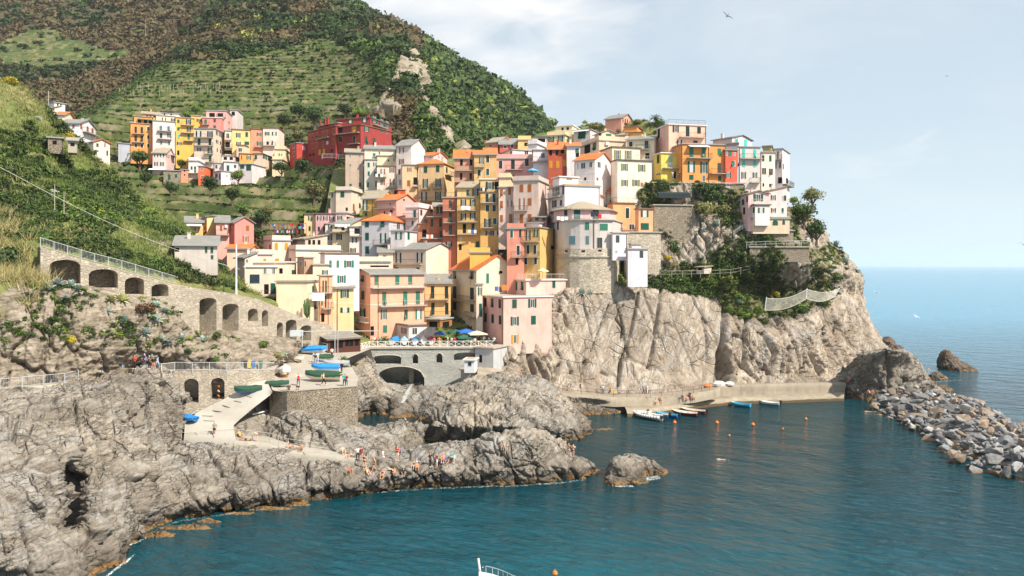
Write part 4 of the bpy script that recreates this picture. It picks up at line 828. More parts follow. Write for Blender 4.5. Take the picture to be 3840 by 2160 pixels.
house('A', 'lilac-white cube at the lower right of the red cube', (1447, 1565, 1715, 1055, 1200, 225, (.77, .69, .68), 'F', 'c:k 1497|1118|34 50;c:k 1548|1134|20 85;n 1650|1125|34 26'))
house('A', 'long low lilac house with a flat roof above the green terrace', (1607, 1828, 1830, 925, 1080, 232, (.68, .62, .61), 'F', 'c:g 1670|1010|40 90;c:g 1778|980|34 44'), (1832, 2032, 2245, 950, 1060, 233, (.70, .66, .64), 'F', 'c:g 1885|988|60 54;c:g 1983|1000|70 84'))
house('A', 'low orange house with open green shutters, right end of the lower cluster', (1845, 2052, 2054, 800, 950, 240, ORANGE, 'F', 'c:g 1877|845|14 60;o:g 1983|850|32 64', dict(trim='browntrim')), (2056, 2192, 2345, 792, 950, 240, (.68, .56, .42), 'F', 'c:g 2092|840|34 60;o:g 2225 2300|850|30 70', dict(trim='browntrim')))
house('A', 'small peach house with a single wide window above the low orange house', (1800, 1917, 2060, 665, 830, 244, (.74, .60, .44), 'F', 'n 1855|732|60 60', dict(trim='browntrim')))
house('A', 'cream terrace house with dark openings below the narrow cream house', (1575, 1755, 1850, 822, 960, 237, (.72, .64, .52), 'F', 'x 1630 1720|862|50 44;x 1800|850|30 40'))
house('B', 'pale yellow house with a big terrace left of the dark red cottage', (245, 400, 505, 805, 930, 240, (.82, .69, .42), 'P', ''), (280, 440, 515, 650, 810, 244, (.82, .69, .40), 'P', 'c:d 350|745|14 80;n 390|745|26 80;n 455|715|26 50'))
house('B', 'small dark red cottage with coral side wall below the great red building', (510, 612, 800, 548, 800, 243, (.52, .06, .045), 'F', 'n 572|597|30 72;n 575|710|30 76;n 720|628|34 56;d 720|755|36 60'))
house('B', 'great crimson building with many storeys and a tree against its wall', (1206, 1580, 2040, 275, 800, 228, RED, 'F', 'y:d 1278|495|44 84;y:d 1483|495|40 100;B 1210 1565|405;B 1410 1570|560;x 1275|352|60 76;y:o 1480|350|60 90;y:k 1283|710|36 80;o:g 1665|338|36 76;c:g 1665|505|36 110;c:g 1785|530|40 110;c:g 1890|365|36 40;c:m 1975|385|30 50', dict(dep=14, trim='browntrim')),
      (780, 1202, 1204, 290, 760, 232, RED, 'F', 'y:r 812 855 915 1012 1068 1167|418|28 72;y:r 858 915 1010 1168|565|28 76;B 942 1122|478;A:o 962 1027|680|34 90;x 820 868 1148|705|24 40;n 1078|545|30 50', dict(yaw=46, dep=10, trim='browntrim')),
      (930, 1236, 1238, 245, 300, 234, RED, 'F', 'x 975 1078 1120 1175|275|20 26;h 970 1045 1085|245 205 175', dict(yaw=40, dep=8)),
      (1206, 1722, 2045, 165, 270, 232, RED, 'F', 'x 1250|235|26 26;o:g 1425|225|36 48;o:g 1640|205|36 56;o:g 1785 1895 1978|235|38 90;B 1755 1955|298;h 1530 1700|120 120', dict(dep=14, trim='browntrim')))
# central village, upper rows
house('C', 'old unrestored tan house with flaking plaster at the left end', (385, 655, 665, 292, 880, 212, TAN, 'S old 245', 'n 458 600|335|32 56;n 460 602|483|34 60;c:g 462|797|32 70;c:g 603|775|34 60;P 380'))
house('C', 'grey-green house with small green shutters beside the flaking tan one', (670, 857, 859, 402, 960, 211, (.60, .60, .50), 'F', 'c:g 735|475|30 66;o:g 828|467|22 60;c:g 737 835|608|28 64;c:g 720|775|32 76;c:g 848|765|20 80', dict(rail='trim')), (672, 1130, 1132, 240, 420, 214, (.77, .72, .54), 'S slate 195', 'c:m 818|335|40 70;c:m 897|295|18 40;B 672 862|403', dict(rail='trim')))
house('C', 'cream house with red shutters and washing on its balcony', (860, 1152, 1160, 500, 930, 209, (.72, .65, .52), 'F', 'o:r 948|575|32 80;o:r 1083|555|34 76;o:r 948|737|32 80;o:r 1088|735|34 100;B 1000 1150|820;B 850 1000|660', dict(trim='browntrim')), (862, 1130, 1132, 347, 500, 212, (.76, .68, .44), 'F', 'x 1035|410|20 30;n 1118|400|26 60'))
house('C', 'tall off-white gabled house with brick red shutters and slate roof', (1147, 1380, 1585, 178, 870, 207, (.76, .71, .62), 'G slate 95', 'o:r 1233|255|34 84;o:r 1233|425|34 80;c:r 1200|580|26 80;o:r 1232|740|30 76;P 1152', dict(dep=8)))
house('C', 'low pink house with tiled gable behind the yellow hip-roofed one', (1385, 1715, 1920, 330, 480, 213, (.74, .52, .50), 'G tile 285', 'n 1447|395|30 60;n 1668|363|36 30;K 1518|360|40 34;h 1790|235', dict(dep=8)))
house('C', 'ochre yellow house with a single brown shutter left of the hip roof', (1242, 1480, 1482, 482, 1090, 202, (.74, .55, .30), 'F', 'o:r 1350|545|30 66;c:b 1340|752|46 86;x 1475|550|12 80;B 1400 1480|800;x 1440|720|60 110', dict(trim='greytrim')))
house('C', 'large yellow house with orange hip roof and outside stair', (1485, 1875, 2030, 455, 1080, 200, (.76, .55, .27), 'H tile 385', 'n 1532|545|16 76;c:g 1595|545|50 96;c:g 1778|533|50 96;o:g 1592|755|38 140;o:g 1783|745|38 130;B 1515 1660|842;B 1700 1840|832;o:g 1570|950|42 130;o:g 1782|945|42 130;B 1505 1845|1025;x 1913|555|22 90;B 1885 1980|635'))
house('C', 'mustard yellow house with a stone slab roof in the middle', (642, 935, 1110, 975, 1420, 190, OCHRE, 'G old 868', 'o:g 682|1085|34 150;B 625 750|1165;c:g 698|1225|34 50;P 795', dict(dep=7)))
house('C', 'dark red roof room on top of the mustard house', (1115, 1180, 1290, 850, 990, 197, (.48, .07, .03), 'F', 'x 1145|895|40 50'))
house('C', 'cream house with two small arched doors and a wide terrace', (240, 475, 640, 872, 1190, 195, (.70, .63, .48), 'P', 'c:g 340|922|56 80;A:b 507|1115|26 110;A:d 600|1090|26 80;n 600|930|60 50;x 405|1145|30 50', dict(trim='darktrim')), (162, 238, 240, 892, 1030, 197, (.66, .60, .48), 'F', 'c:g 182|930|26 70'))
house('C', 'pink house with orange tiled gable and recessed balcony', (865, 1155, 1450, 1002, 1330, 186, (.78, .42, .34), 'G tile 925', 'n 903|1055|22 40;n 1062|1065|36 46;x 1075|1185|40 50;B 825 1145|1130;x 975|1200|16 50;n 1265|1005|40 46', dict(dep=9)))
house('C', 'pale pink block with flat parapet roof and red ladder', (1290, 1485, 1700, 1118, 1580, 183, (.82, .65, .60), 'P', 'c:g 1432|1215|34 115;c:g 1527|1193|28 84;c:m 1398|1355|28 66;c:g 1530|1390|28 90;B 1270 1488|1275;c:g 1683|1172|36 40;P 1485', dict(trim='trim')))
house('C', 'terracotta house with laundry balconies under an orange roof', (2027, 2323, 2325, 378, 830, 188, (.56, .30, .19), 'S tile 262', 'x 2135 2280|440|40 90;B 2040 2320|560;x 2130 2275|650|36 100;B 2035 2325|735', dict(dep=8)))
house('C', 'narrow yellow house with one flower balcony beside the terracotta one', (2326, 2476, 2478, 322, 760, 187, (.66, .45, .18), 'S tile 265', 'o:g 2437|410|32 90;C:d 2403|595|44 90;B 2335 2480|508', dict(dep=7)))
house('D', 'yellow-ochre house with white framed dark windows left of the pink terrace house', (66, 250, 252, 318, 720, 188.5, (.64, .43, .17), 'S tile 230', 'C:d 117|390|44 96;C:g 117|580|44 96;P 62', dict(dep=9)))
house('D', 'dusty pink house with an iron balcony and white roof terrace rooms', (250, 795, 800, 388, 740, 190, (.72, .38, .33), 'P', 'C:d 312|472|50 116;c:d 498|480|52 160;C:d 707|435|56 116;B 390 640|548;C:g 313|645|50 40;o:d 485|640|30 40'), (262, 490, 800, 250, 390, 194, (.80, .76, .72), 'F', 'n 578|300|56 100;n 700|290|60 90;A:b 470|285|30 40'))
house('D', 'small brick red house with slate roof on the skyline side', (297, 570, 572, 165, 260, 203, (.56, .12, .09), 'S slate 85', 'C:d 380|205|46 30;C:d 485|195|40 50'))
house('D', 'salmon gabled house at the left end of the skyline', (102, 272, 480, 130, 240, 208, (.68, .32, .26), 'G old 60', 'c:d 158|188|26 20;h 85|150', dict(dep=8)))
house('D', 'small yellow house with a roof terrace and potted plants', (572, 770, 772, 105, 230, 201, LYEL, 'P', 'x 695|165|50 50'))
house('D', 'white flat house with a wide dark shop window high on the ridge', (772, 1005, 1006, 62, 170, 203, WHITE, 'F', 'x 930|105|110 56', dict(trim='darktrim')))
house('D', 'white terraced house with plants left of the dark red facade', (725, 865, 1035, 168, 260, 196, WHITE, 'P', ''), (800, 1028, 1030, 255, 620, 187, (.77, .76, .75), 'F', 'n 950|335|60 80;B 782 1030|425'))
house('N', 'dark brick red house with ochre shutters', (60, 342, 345, 520, 900, 184, (.46, .10, .045), 'S tile 430', 'x 100 195|575|40 76;x 280|545|50 80;c:o 103 207|750|48 106;c:o 308|725|48 100;c:o 325|540|26 80', dict(dep=8)))
house('N', 'narrow white house squeezed beside the dark brick red one', (346, 545, 547, 470, 880, 183, (.78, .77, .75), 'S tile 430', 'x 505|600|50 80;c:m 500|540|50 60', dict(dep=7)))
house('N', 'lemon yellow house with a white pergola on its roof', (45, 322, 440, 312, 490, 206, (.80, .66, .34), 'P', 'o:g 110|380|42 90;o:g 250|365|38 90'), (172, 430, 570, 165, 310, 209, (.80, .73, .46), 'F', 'x 280 360|212|30 40', dict(trim='trim')))
house('N', 'grey-white house with a striped awning on the ridge', (445, 700, 880, 225, 400, 205, (.66, .64, .58), 'F', 'c:g 572|310|110 100;W 450 690|245'))
house('N', 'peach cream house with a roof room below the skyline', (547, 830, 1235, 392, 640, 186, (.74, .57, .38), 'P', 'x 655|520|86 120;c:g 763|480|50 110;K 950|440|50 46', dict(dep=11, trim='conc')), (762, 870, 1070, 268, 400, 190, (.80, .62, .40), 'G old 235', 'c:m 975|330|80 84;x 845|300|26 60', dict(dep=6)))
house('N', 'small mauve-brown house with stone roof behind the roof room', (1075, 1226, 1400, 305, 420, 197, (.62, .50, .43), 'S old 260', 'x 1150|370|50 50'))
house('N', 'salmon gabled house standing highest on the skyline', (925, 1170, 1345, 48, 260, 212, (.76, .36, .25), 'G slate -5', 'c:d 1190 1225|90|12 70;c:d 1257|100|12 60', dict(dep=8)))
house('N', 'deep orange house tucked under the salmon skyline house', (1213, 1408, 1505, 178, 300, 203, (.80, .31, .08), 'F', 'x 1455|222|50 14', dict(trim='browntrim')))
house('N', 'small bright yellow lean-to under the deep orange house', (1237, 1480, 1550, 268, 345, 198, YEL, 'F', '', dict(trim='browntrim')))
house('N', 'olive cream house with a curved balcony and white end wall', (1246, 1665, 1730, 360, 720, 180, (.74, .66, .46), 'S slate 320', 'c:d 1310|445|48 68;c:g 1548|460|54 130;B 1395 1595|525;x 1560|620|60 80', dict(dep=7)))
house('N', 'peach house with a white roof edge and rooftop railing frame', (1700, 1883, 2445, 150, 620, 177, (.83, .53, .38), 'R', 'o:d 1988|215|44 100;c:d 2168|250|52 150;c:d 2340|235|52 94;B 2035 2415|345;o:d 2045|420|36 80;c:d 2285|408|60 30;x 1733|280|30 130;P 2440', dict(dep=11, trim='trim')))
house('N', 'pale yellow villa with olive shutters and a crowded terrace', (1015, 1110, 1625, 688, 1190, 171, (.84, .76, .58), 'R', 'o:v 1215|793|50 108;o:v 1475|805|54 108;o:v 1218|1030|50 98;o:v 1388|1030|56 98;d 1477|1055|36 60;x 1547|1040|14 40', dict(dep=12, trim='darktrim', rail='galv')),
      (850, 1030, 1450, 492, 700, 177, (.82, .73, .53), 'F', 'o:v 1110|605|50 140;o:v 1270|610|50 140;n 1410|590|30 60', dict(dep=10, trim='darktrim')))
# centre, tall fronts
house('H', 'brick orange house with blue-green shutters in the centre', (1627, 1862, 1866, 382, 800, 178, (.56, .18, .075), 'F', 'c:g 1690 1818|465|36 120;B 1615 1868|372', dict(trim='trim')), (1717, 1850, 1852, 218, 390, 181, (.66, .27, .11), 'S old 170', 'c:g 1775 1833|275|34 100'), (1483, 1625, 1627, 480, 790, 179, (.64, .25, .12), 'F', 'x 1575|620|60 110'),
      (1545, 1866, 1868, 700, 860, 177, (.60, .22, .11), 'F', 'B 1500 1864|698;c:g 1825|640|40 110'))
house('H', 'narrow terracotta tower with three small balconies', (1852, 2062, 2065, 90, 900, 175, (.52, .18, .10), 'R', 'c:g 1968|170|40 90;B 1855 2035|280;c:g 1968|380|42 140;B 1860 2040|462;c:g 1968|568|44 140;B 1860 2040|650;o:d 1945|785|44 70'))
house('H', 'tall golden yellow house with four balconies and white chairs', (2070, 2413, 2415, 88, 900, 174, (.70, .45, .13), 'F', 'o:d 2165|165 370|40 100;o:d 2305|160 360|40 100;x 2180|550|50 140;c:d 2310|550|44 150;B 2085 2370|275;B 2080 2375|450;B 2070 2375|635;n 2125|705|36 60;x 2118|830|40 90;c:g 2378|810|48 130;P 2420'),
      (2070, 2413, 2478, -70, 88, 177, (.72, .54, .24), 'S old -150', 'c:g 2230|10|36 80;o:d 2345|5|44 110'))
house('I', 'tall yellow house with black balconies beside the beige orange-shuttered house', (5, 273, 275, 325, 1260, 173, (.68, .43, .12), 'F', 'C:d 107 212|408|46 128;B 15 265|483;C:d 112 213|567|48 98;o:d 112|792|46 140;C:g 222|760|48 90;B 25 275|860;o:d 130 235|943|44 70;n 115|1170|30 70;n 240|1205|36 50'),
      (5, 298, 300, 135, 325, 175, (.72, .52, .22), 'F', 'o:d 150|225|60 110;x 250|225|60 110;B 0 275|318', dict(trim='trim')), (285, 460, 500, 112, 240, 174, (.82, .66, .38), 'P', ''))
house('I', 'narrow beige house with orange shutters over a dark stone base', (282, 500, 505, 255, 850, 171, (.64, .52, .43), 'F', 'c:b 325|324 507 720|42 100;c:b 445|312|42 96;o:b 447|498|30 96;c:b 463|730|46 150'), (290, 403, 405, 840, 1330, 171.5, TAN, 'F', 'c:g 325|1000|46 90;x 335|1200|26 70', dict(wallmat=M['darkstone'])))
house('I', 'wide beige house with orange shutters and a terrace with blue parasol', (506, 885, 1040, 152, 850, 168, (.63, .51, .42), 'P', 'c:b 628 750|262|52 108;o:b 635|500|40 170;c:b 752|467|52 104;B 515 720|602;c:b 628 752|727|52 140;B 340 720|800;P 985', dict(dep=10)))
house('I', 'white house with an orange band and a roof terrace', (1036, 1280, 1812, 228, 620, 163, (.79, .78, .76), 'R', 'T:o|208|12;o:k 1130|315|32 150;c:k 1185 1257|300|26 130;B 1036 1250|405;o:k 1125|500|32 110;c:k 1225|485|30 80;P 1798', dict(dep=12, rail='trim', yaw=None)),
      (1098, 1200, 1482, 95, 240, 167, (.79, .78, .76), 'F', 'T:o|112|10;n 1220|120|30 40;n 1345|125|90 36', dict(trim='trim', dep=8)))
house('D', 'white two-storey house with orange tiled gable and blue-paned windows', (1432, 1735, 1985, 390, 900, 170, (.79, .75, .69), 'G tile 298', 'n 1478|500|22 90;n 1558|490|70 94;n 1675|475|50 88;n 1795|475|50 94;n 1897|497|26 58;x 1588|688|30 44;n 1770|690|36 60;P 1432;T:trim|600|8', dict(dep=9)))
house('I', 'terracotta and yellow house with washing racks beside the round tower', (407, 668, 670, 882, 1500, 158, (.68, .28, .18), 'P', 'C:g 478|955|38 110;c:d 608|945|26 110;C:d 578|1200|42 140;x 558|1370|40 100;B 470 625|1300'),
      (670, 905, 1110, 862, 1500, 157.5, (.68, .45, .14), 'F', 'o:d 730|975|32 150;o:d 848|940|32 110;B 640 900|1070;C:d 725 830|1190|40 130;B 625 895|1300;C:d 685 840|1365|38 100;x 1090|1160|40 50', dict(dep=9, trim='greytrim')))
house('I', 'small white roof terrace room with dark windows above the yellow house', (695, 900, 1072, 790, 880, 163, (.74, .70, .64), 'R', ''), (800, 1000, 1060, 700, 800, 166, (.62, .30, .24), 'S old 680', 'c:g 860 965|730|50 50'))
house('I', 'orange house with sun loungers on its flat roof', (1922, 2010, 2345, 492, 960, 168, (.82, .40, .16), 'R', 'C:d 2225|640|50 150;n 2290|850|80 90', dict(dep=10, trim='browntrim')), (2342, 2395, 2615, 580, 910, 163.5, (.82, .42, .20), 'F', 'o:g 2485|650|56 96;c:g 2487|842|120 100', dict(dep=7, trim='browntrim')))
house('I', 'cream gabled house wall behind the orange terrace', (1822, 1925, 2240, 325, 560, 175, (.80, .69, .50), 'g tile 250', '', dict(dep=8)), (2236, 2246, 2576, 255, 600, 173, (.83, .74, .56), 'F', '', dict(dep=9, trim='trim')))
# right-hand row on the cliff
house('E', 'bright yellow house with a mint door and white balcony slab', (214, 320, 632, 622, 1060, 168, (.86, .66, .10), 'F', 'c:d 275|710|34 120;c:w 460|740|60 170;B 340 600|850;x 512|950|60 110;n 280|938|66 36', dict(dep=8, trim='trim', rail='trim')))
house('E', 'wide orange house with green shutters and two balconies on the cliff edge', (495, 640, 1276, 485, 1110, 166, ORANGE, 'F', 'c:m 775 963|610|60 146;B 705 1070|697;o:g 775|828|52 166;o:g 965|836|52 166;c:g 775|985|60 70;n 965|1000|50 100;c:m 1198|600|50 100;c:k 1197|845|50 150;B 1050 1290|930;c:g 1203|1005|46 80;W 720 1030|500;c:g 1112|1070|44 30;P 1035 635', dict(dep=15)))
house('E', 'narrow scarlet house between the orange and the grey one', (1280, 1290, 1470, 578, 1090, 167, (.80, .12, .06), 'R', 'n 1305|625|32 70;c:m 1358|627|50 80;n 1425|635|30 54;n 1422|780|36 90;c:m 1396|780|30 90;o:g 1330|952|40 90', dict(dep=8)), (1284, 1292, 1482, 1092, 1170, 166.8, (.56, .50, .46), 'F', 'n 1330|1108|40 40;x 1405|1118|40 50'))
house('E', 'grey house with turquoise shutters high on the cliff', (1495, 1506, 1815, 530, 1190, 168, (.63, .59, .53), 'F', 'c:t 1565|620|40 130;c:t 1733|632|40 130;B 1510 1830|706;c:t 1565 1733|780|44 88;o:g 1565|955|34 100;o:g 1735|950|32 80;B 1650 1800|1065;c:g 1567|1132|30 60;P 1500', dict(dep=9)),
      (1100, 1390, 1690, 385, 560, 174, (.64, .62, .60), 'G slate 355', 'c:t 1455|425|40 44;c:t 1592|465|44 96;h 1245|335', dict(dep=8)))
house('E', 'dark grey terrace block with glass railing between scarlet and grey houses', (1286, 1480, 1492, 472, 600, 173, (.40, .38, .37), 'R', ''))
house('E', 'cream house with an olive roof wall near the cliff end', (1822, 1832, 2040, 612, 1150, 170, (.82, .76, .61), 'F', 'c:g 1860 1968|697|32 88;c:k 1857 1890|890|24 90;c:k 1960 1992|900|24 90;x 1975|1108|50 50;x 1862|1100|24 50', dict(dep=9)), (1855, 1985, 2012, 515, 612, 173, (.50, .42, .16), 'F', ''))
house('E', 'white house with pink side wall at the very end of the cliff row', (2022, 2150, 2255, 560, 1150, 173, (.80, .74, .70), 'F', 'c:k 2083|650|18 110;c:k 2048 2117|797|24 94;c:g 2162|820|12 80;B 2025 2215|717;x 2115|1030|60 90;x 2220|1040|34 80;B 2050 2340|1105', dict(dep=9)))
house('P', 'pink villa with white balconies and green shutters on the cliff terrace', (625, 735, 890, 352, 660, 160, (.82, .66, .60), 'S old 318', 'o:g 773|412|20 44;c:g 873|415|20 44;n 855|415|14 44;o:g 775|522|20 42;c:g 853|522|16 42;B 742 900|578', dict(dep=8, rail='trim')),
      (455, 560, 735, 378, 640, 157, (.80, .55, .50), 'G old 355', 'c:g 517|450|20 46;c:g 551|425|12 46;n 497|450|16 46;o:g 645|412|40 60;x 525|525|16 60;B 590 740|468', dict(dep=8, rail='trim')),
      (560, 618, 742, 478, 590, 155.5, (.84, .76, .68), 'F', 'c:g 607|517|14 46;o:g 670|520|26 44', dict(dep=6, trim='darktrim')), (578, 600, 912, 592, 660, 156.5, (.72, .59, .40), 'F', 'c:g 652 720|622|24 50;n 687|622|30 50;A:g 790|625|44 46;A:g 862|622|20 40', dict(dep=9)))
# left of the centre, middle rows
house('G', 'low yellow house with grey roof half behind the green slope', (228, 488, 490, 378, 620, 166, LYEL, 'S slate 300', 'o:b 400|485|36 40;W 235 470|400', dict(dep=8)))
house('G', 'coral red gabled house beside the ivy-covered tree', (885, 965, 1255, 378, 740, 163, CORAL, 'G slate 300', 'c:b 1160|465|46 76;o:b 1132|627|44 88', dict(dep=7)), (684, 884, 886, 380, 740, 164, (.80, .44, .36), 'S slate 285', 'c:b 762|465|34 74;B 685 885|565;K 835|438|40 40;n 765|640|30 100', dict(dep=9)), (470, 546, 682, 290, 600, 168, (.82, .62, .30), 'S slate 280', 'c:b 525|490|36 100', dict(dep=10)))
house('G', 'ochre house of the pair under the rubble slope', (2015, 2184, 2186, 262, 580, 189, (.74, .56, .28), 'F', 'o:d 2105|315|30 64;c:d 2098|470|30 68', dict(trim='darktrim')))
house('G', 'mauve pink house of the pair under the rubble slope', (2188, 2490, 2492, 255, 580, 189, (.62, .36, .36), 'F', 'o:d 2243 2335 2428|315|32 66;c:d 2238 2320|478|30 68;h 2400|180', dict(trim='darktrim')))
house('H', 'pale pink house with a carport roof beside the mauve pair', (236, 400, 540, 322, 460, 187, (.80, .58, .55), 'F', 'o:g 300|390|36 60;x 430|400|70 50', dict(dep=8)))
house('H', 'cream house with grey stone roof and white towels on a line', (186, 450, 625, 492, 980, 180, (.78, .68, .44), 'S slate 400', 'o:d 290|675|40 98;x 350|550|50 60;c:d 240|525|30 50;B 170 440|602', dict(dep=9)), (80, 186, 188, 482, 980, 182, (.64, .62, .54), 'F', 'o:d 150|520|26 60;o:d 150|680|34 90'))
house('H', 'narrow pale house with brown framed windows left of the grey-blue house', (446, 625, 627, 530, 1020, 178.5, (.76, .67, .59), 'F', 'x 560|590|80 80;o:d 520|725|34 80;o:d 500|890|40 90;B 445 628|662'))
house('H', 'grey-blue house with bright orange hip roof and green shutters', (630, 1045, 1330, 432, 1060, 176, (.56, .58, .60), 'H tile 330', 'c:g 710 945|481|56 88;c:g 712|670|52 110;o:g 955|695|44 150;B 815 1060|790;c:g 714|873|54 110;c:g 950|840|54 58;n 1180|510|50 110', dict(dep=11)),
      (1065, 1282, 1465, 592, 860, 172, (.66, .65, .62), 'R', 'o:g 1188|660|46 106;c:g 1335|662|30 108', dict(dep=7)))
house('H', 'large beige house with slate roof and a blank sunlit gable wall', (1108, 1600, 2015, 870, 1400, 167, (.80, .66, .50), 'G slate 772', 'o:d 1185|995|42 150;o:d 1505|990|42 150;B 1050 1550|1085;c:g 1475|1205|50 130;x 1160|1147|44 14', dict(dep=11, down=1.5)), (882, 1104, 1106, 908, 1130, 169, (.74, .62, .47), 'S slate 845', 'c:g 975|1025|46 130;B 905 1050|1100', dict(dep=7)))
house('H', 'low cream terrace block with a brick vent band', (578, 1060, 1062, 1062, 1240, 162, (.82, .68, .52), 'P', 'x 900|1120|280 26'))
house('H', 'bright cream-white house with mid-green open shutters', (4, 75, 592, 930, 1420, 147, (.84, .79, .68), 'F', 'o:m 212 436|1085|72 108;o:m 325|1315|62 118;T:trim|1190|5', dict(dep=12, trim='browntrim')))
house('G', 'peach tower with arched ochre shutters and roof terrace', (1402, 1532, 1810, 655, 1000, 166, (.82, .62, .50), 'P', 'A:o 1593 1745|738|50 108;c:o 1605|945|60 44;c:b 1500|755|24 80', dict(dep=7, trim='greytrim')), (1190, 1290, 1530, 870, 1080, 163, (.82, .62, .50), 'P', 'c:o 1245|970|60 60;c:o 1420|945|40 40', dict(dep=7)))
house('G', 'tan house with brown shutters and a long slatted terrace', (1812, 2030, 2365, 628, 800, 172, (.58, .50, .37), 'S old 570', 'o:b 1860|680|40 80;x 2095 2160 2240|678|40 70', dict(dep=8)), (1780, 1890, 2570, 800, 1000, 165, (.82, .66, .52), 'P', 'x 1805|940|24 44', dict(dep=13)))
house('G', 'small house with orange roof and cream gable below the coral house', (850, 1200, 1310, 775, 930, 158, (.80, .66, .46), 'G tile 720', '', dict(dep=7)))
house('G', 'peach house with a grey slate roof beside the tall white pole', (985, 1118, 1310, 910, 1180, 152, (.83, .66, .54), 'S slate 835', 'n 1150|960|40 60', dict(dep=8)))
# front row
house('K', 'cream block with navy shutters and an outside stair above the arcade', (162, 625, 640, 168, 760, 139, (.76, .66, .50), 'F', 'c:n 303|343|146 130;n:b 460 520 590|225|50 96;x 480|500|70 150;c:g 580|490|70 160;B 400 625|600;x 520|670|200 50', dict(trim='trim', down=2)),
      (270, 765, 930, 100, 300, 142, (.82, .72, .54), 'F', 'x 700|225|50 80;c:g 893|243|66 64', dict(trim='trim', dep=8)))
house('K', 'pale yellow block with a blank sunlit wall above the arcade', (630, 1100, 1265, 392, 1000, 134, (.84, .72, .48), 'P', 'c:g 1182|495|28 88;c:k 1218|735|30 126;B 1108 1262|640;n 1218|950|24 36', dict(dep=8)))
house('K', 'narrow orange house with green doors and small balconies', (1268, 1292, 1480, 302, 1030, 137.5, (.82, .42, .23), 'F', 'c:g 1335|455|20 170;c:g 1377|455|24 170;B 1285 1480|548;c:g 1318|690|18 100;c:g 1372|690|24 176;B 1305 1465|788;x 1330|930|50 130;P 1410', dict(dep=8)))
house('K', 'brown tower house with an air conditioner on its roof', (945, 1050, 1190, 28, 300, 147, (.46, .32, .21), 'F', 'n 1000|122|36 96;x 1065|120|14 80', dict(dep=7)))
house('K', 'small cream house with a single open green shutter', (1180, 1420, 1422, 135, 300, 144, (.77, .66, .48), 'F', 'o:g 1365|245|40 68', dict(trim='conc')))
house('K', 'yellow house with slate lean-to roof behind the fig tree', (1482, 1798, 1800, 482, 1040, 148, (.80, .64, .32), 'S slate 415', 'o:g 1662|570|60 118;o:g 1665|815|66 76;P 1550;T:trim|710|10', dict(dep=6)))
house('K', 'peach front house with slate roof and mint shutters over the restaurant', (1797, 2048, 2862, 272, 1270, 150, (.82, .42, .26), 'g slate 205', 'c:d 1932|340|44 98;c:d 1935|590|44 128;o:d 1935|850|40 126;B 1830 2040|985;x 2075|1130|50 140;c:m 2142 2455 2650|365|62 130;B 2055 2870|475;c:m 2258 2575 2765|635|60 190;B 2180 2880|748;o:m 2250|880|44 146;c:g 2585|885|50 140;o:m 2775|880|44 146;c:m 2270|1100|60 110;T:trim|735|8;T:trim|470|6;P 2165', dict(dep=11.6, rail='galv', down=2)))
house('L', 'green-beige house with bright orange tiled gable in the front row', (767, 1155, 1775, 128, 1060, 157, (.74, .68, .46), 'G tile -85', 'C:k 823 1087|208|52 118;C:d 825 1088|475|54 180;B 725 1135|578;C:d 828 1090|688|52 118;n 830|920|50 160;n 930 1018|910|30 84;B 1030 1245|845;c:m 1322|255|40 146;x 1520|165|50 40', dict(dep=10.6, down=2)))
house('L', 'orange-yellow house with two long balconies in the front row', (372, 765, 767, 330, 900, 160, (.82, .51, .19), 'S slate 200', 'c:d 493 703|465|48 180;B 375 735|572;c:d 497 707|712|48 176;B 375 770|822;h 585|240', dict(dep=8, down=2)))
house('L', 'pink front house beside the slab cliff with an orange window below', (1250, 1562, 2290, 548, 1290, 147.5, (.80, .47, .38), 'F', 'c:d 1290 1393 1508|625|34 130;c:d 1293 1400 1513|865|34 130;c:g 1728|640|66 130;o:g 1997|632|60 130;o:g 1732|900|60 130;c:g 2014|885|70 130;o:o 1735|1172|52 130;P 1548', dict(dep=14, trim='trim', down=1.5)),
      (1545, 1905, 2500, 290, 560, 153, (.80, .52, .43), 'R', 'c:g 1605|320|40 60;o:g 1725|370|44 128;c:g 1845|370|36 126;c:g 2322|345|44 108', dict(dep=12, trim='trim', rail='trim')), (1560, 1868, 2005, 65, 270, 160, (.82, .60, .50), 'F', 'o:d 1925|175|30 90', dict(dep=8)))
house('L', 'cream slice of a house between the green-beige and the pink front', (1152, 1245, 1247, 352, 1060, 154, (.82, .70, .52), 'F', 'o:g 1212|450|30 118;c:g 1217|735|42 196', dict(dep=6)))
house('H', 'yellow parapet block behind the orange tiled gable', (2262, 2568, 2576, 925, 1040, 160, YEL, 'P', ''), )
# far left
house('Q', 'small white flat-roofed house at the top left of the village', (488, 547, 655, 388, 470, 207, WHITE, 'F', 'c:g 580|410|16 26;c:g 612|418|16 30', dict(dep=7)))
house('Q', 'pink lean-to below the small white house', (478, 530, 605, 440, 520, 202, LPINK, 'S old 425', '', dict(dep=7)))
house('Q', 'cream cottage with orange roof above the white gabled house', (562, 650, 748, 510, 600, 198, (.80, .70, .50), 'G tile 487', 'n 603|530|24 24', dict(dep=7)))
house('Q', 'white gabled house with orange shutters at the far left', (592, 800, 965, 595, 760, 190, (.77, .76, .74), 'G slate 565', 'c:b 620 740|627|22 34;c:b 815 880 930|650|18 48;B 830 960|700', dict(dep=9)))
house('Q', 'cream and pink cottage with orange roof at the lower far left', (890, 940, 1105, 782, 990, 176, (.81, .66, .54), 'G tile 760', 'c:g 980|815|22 34;c:b 1055|815|12 38;c:g 962|885|24 46;c:g 1078|895|16 50', dict(dep=8)))
house('Q', 'grey shed left of the orange four-storey house', (1190, 1308, 1312, 805, 870, 238, (.42, .45, .49), 'F', ''))
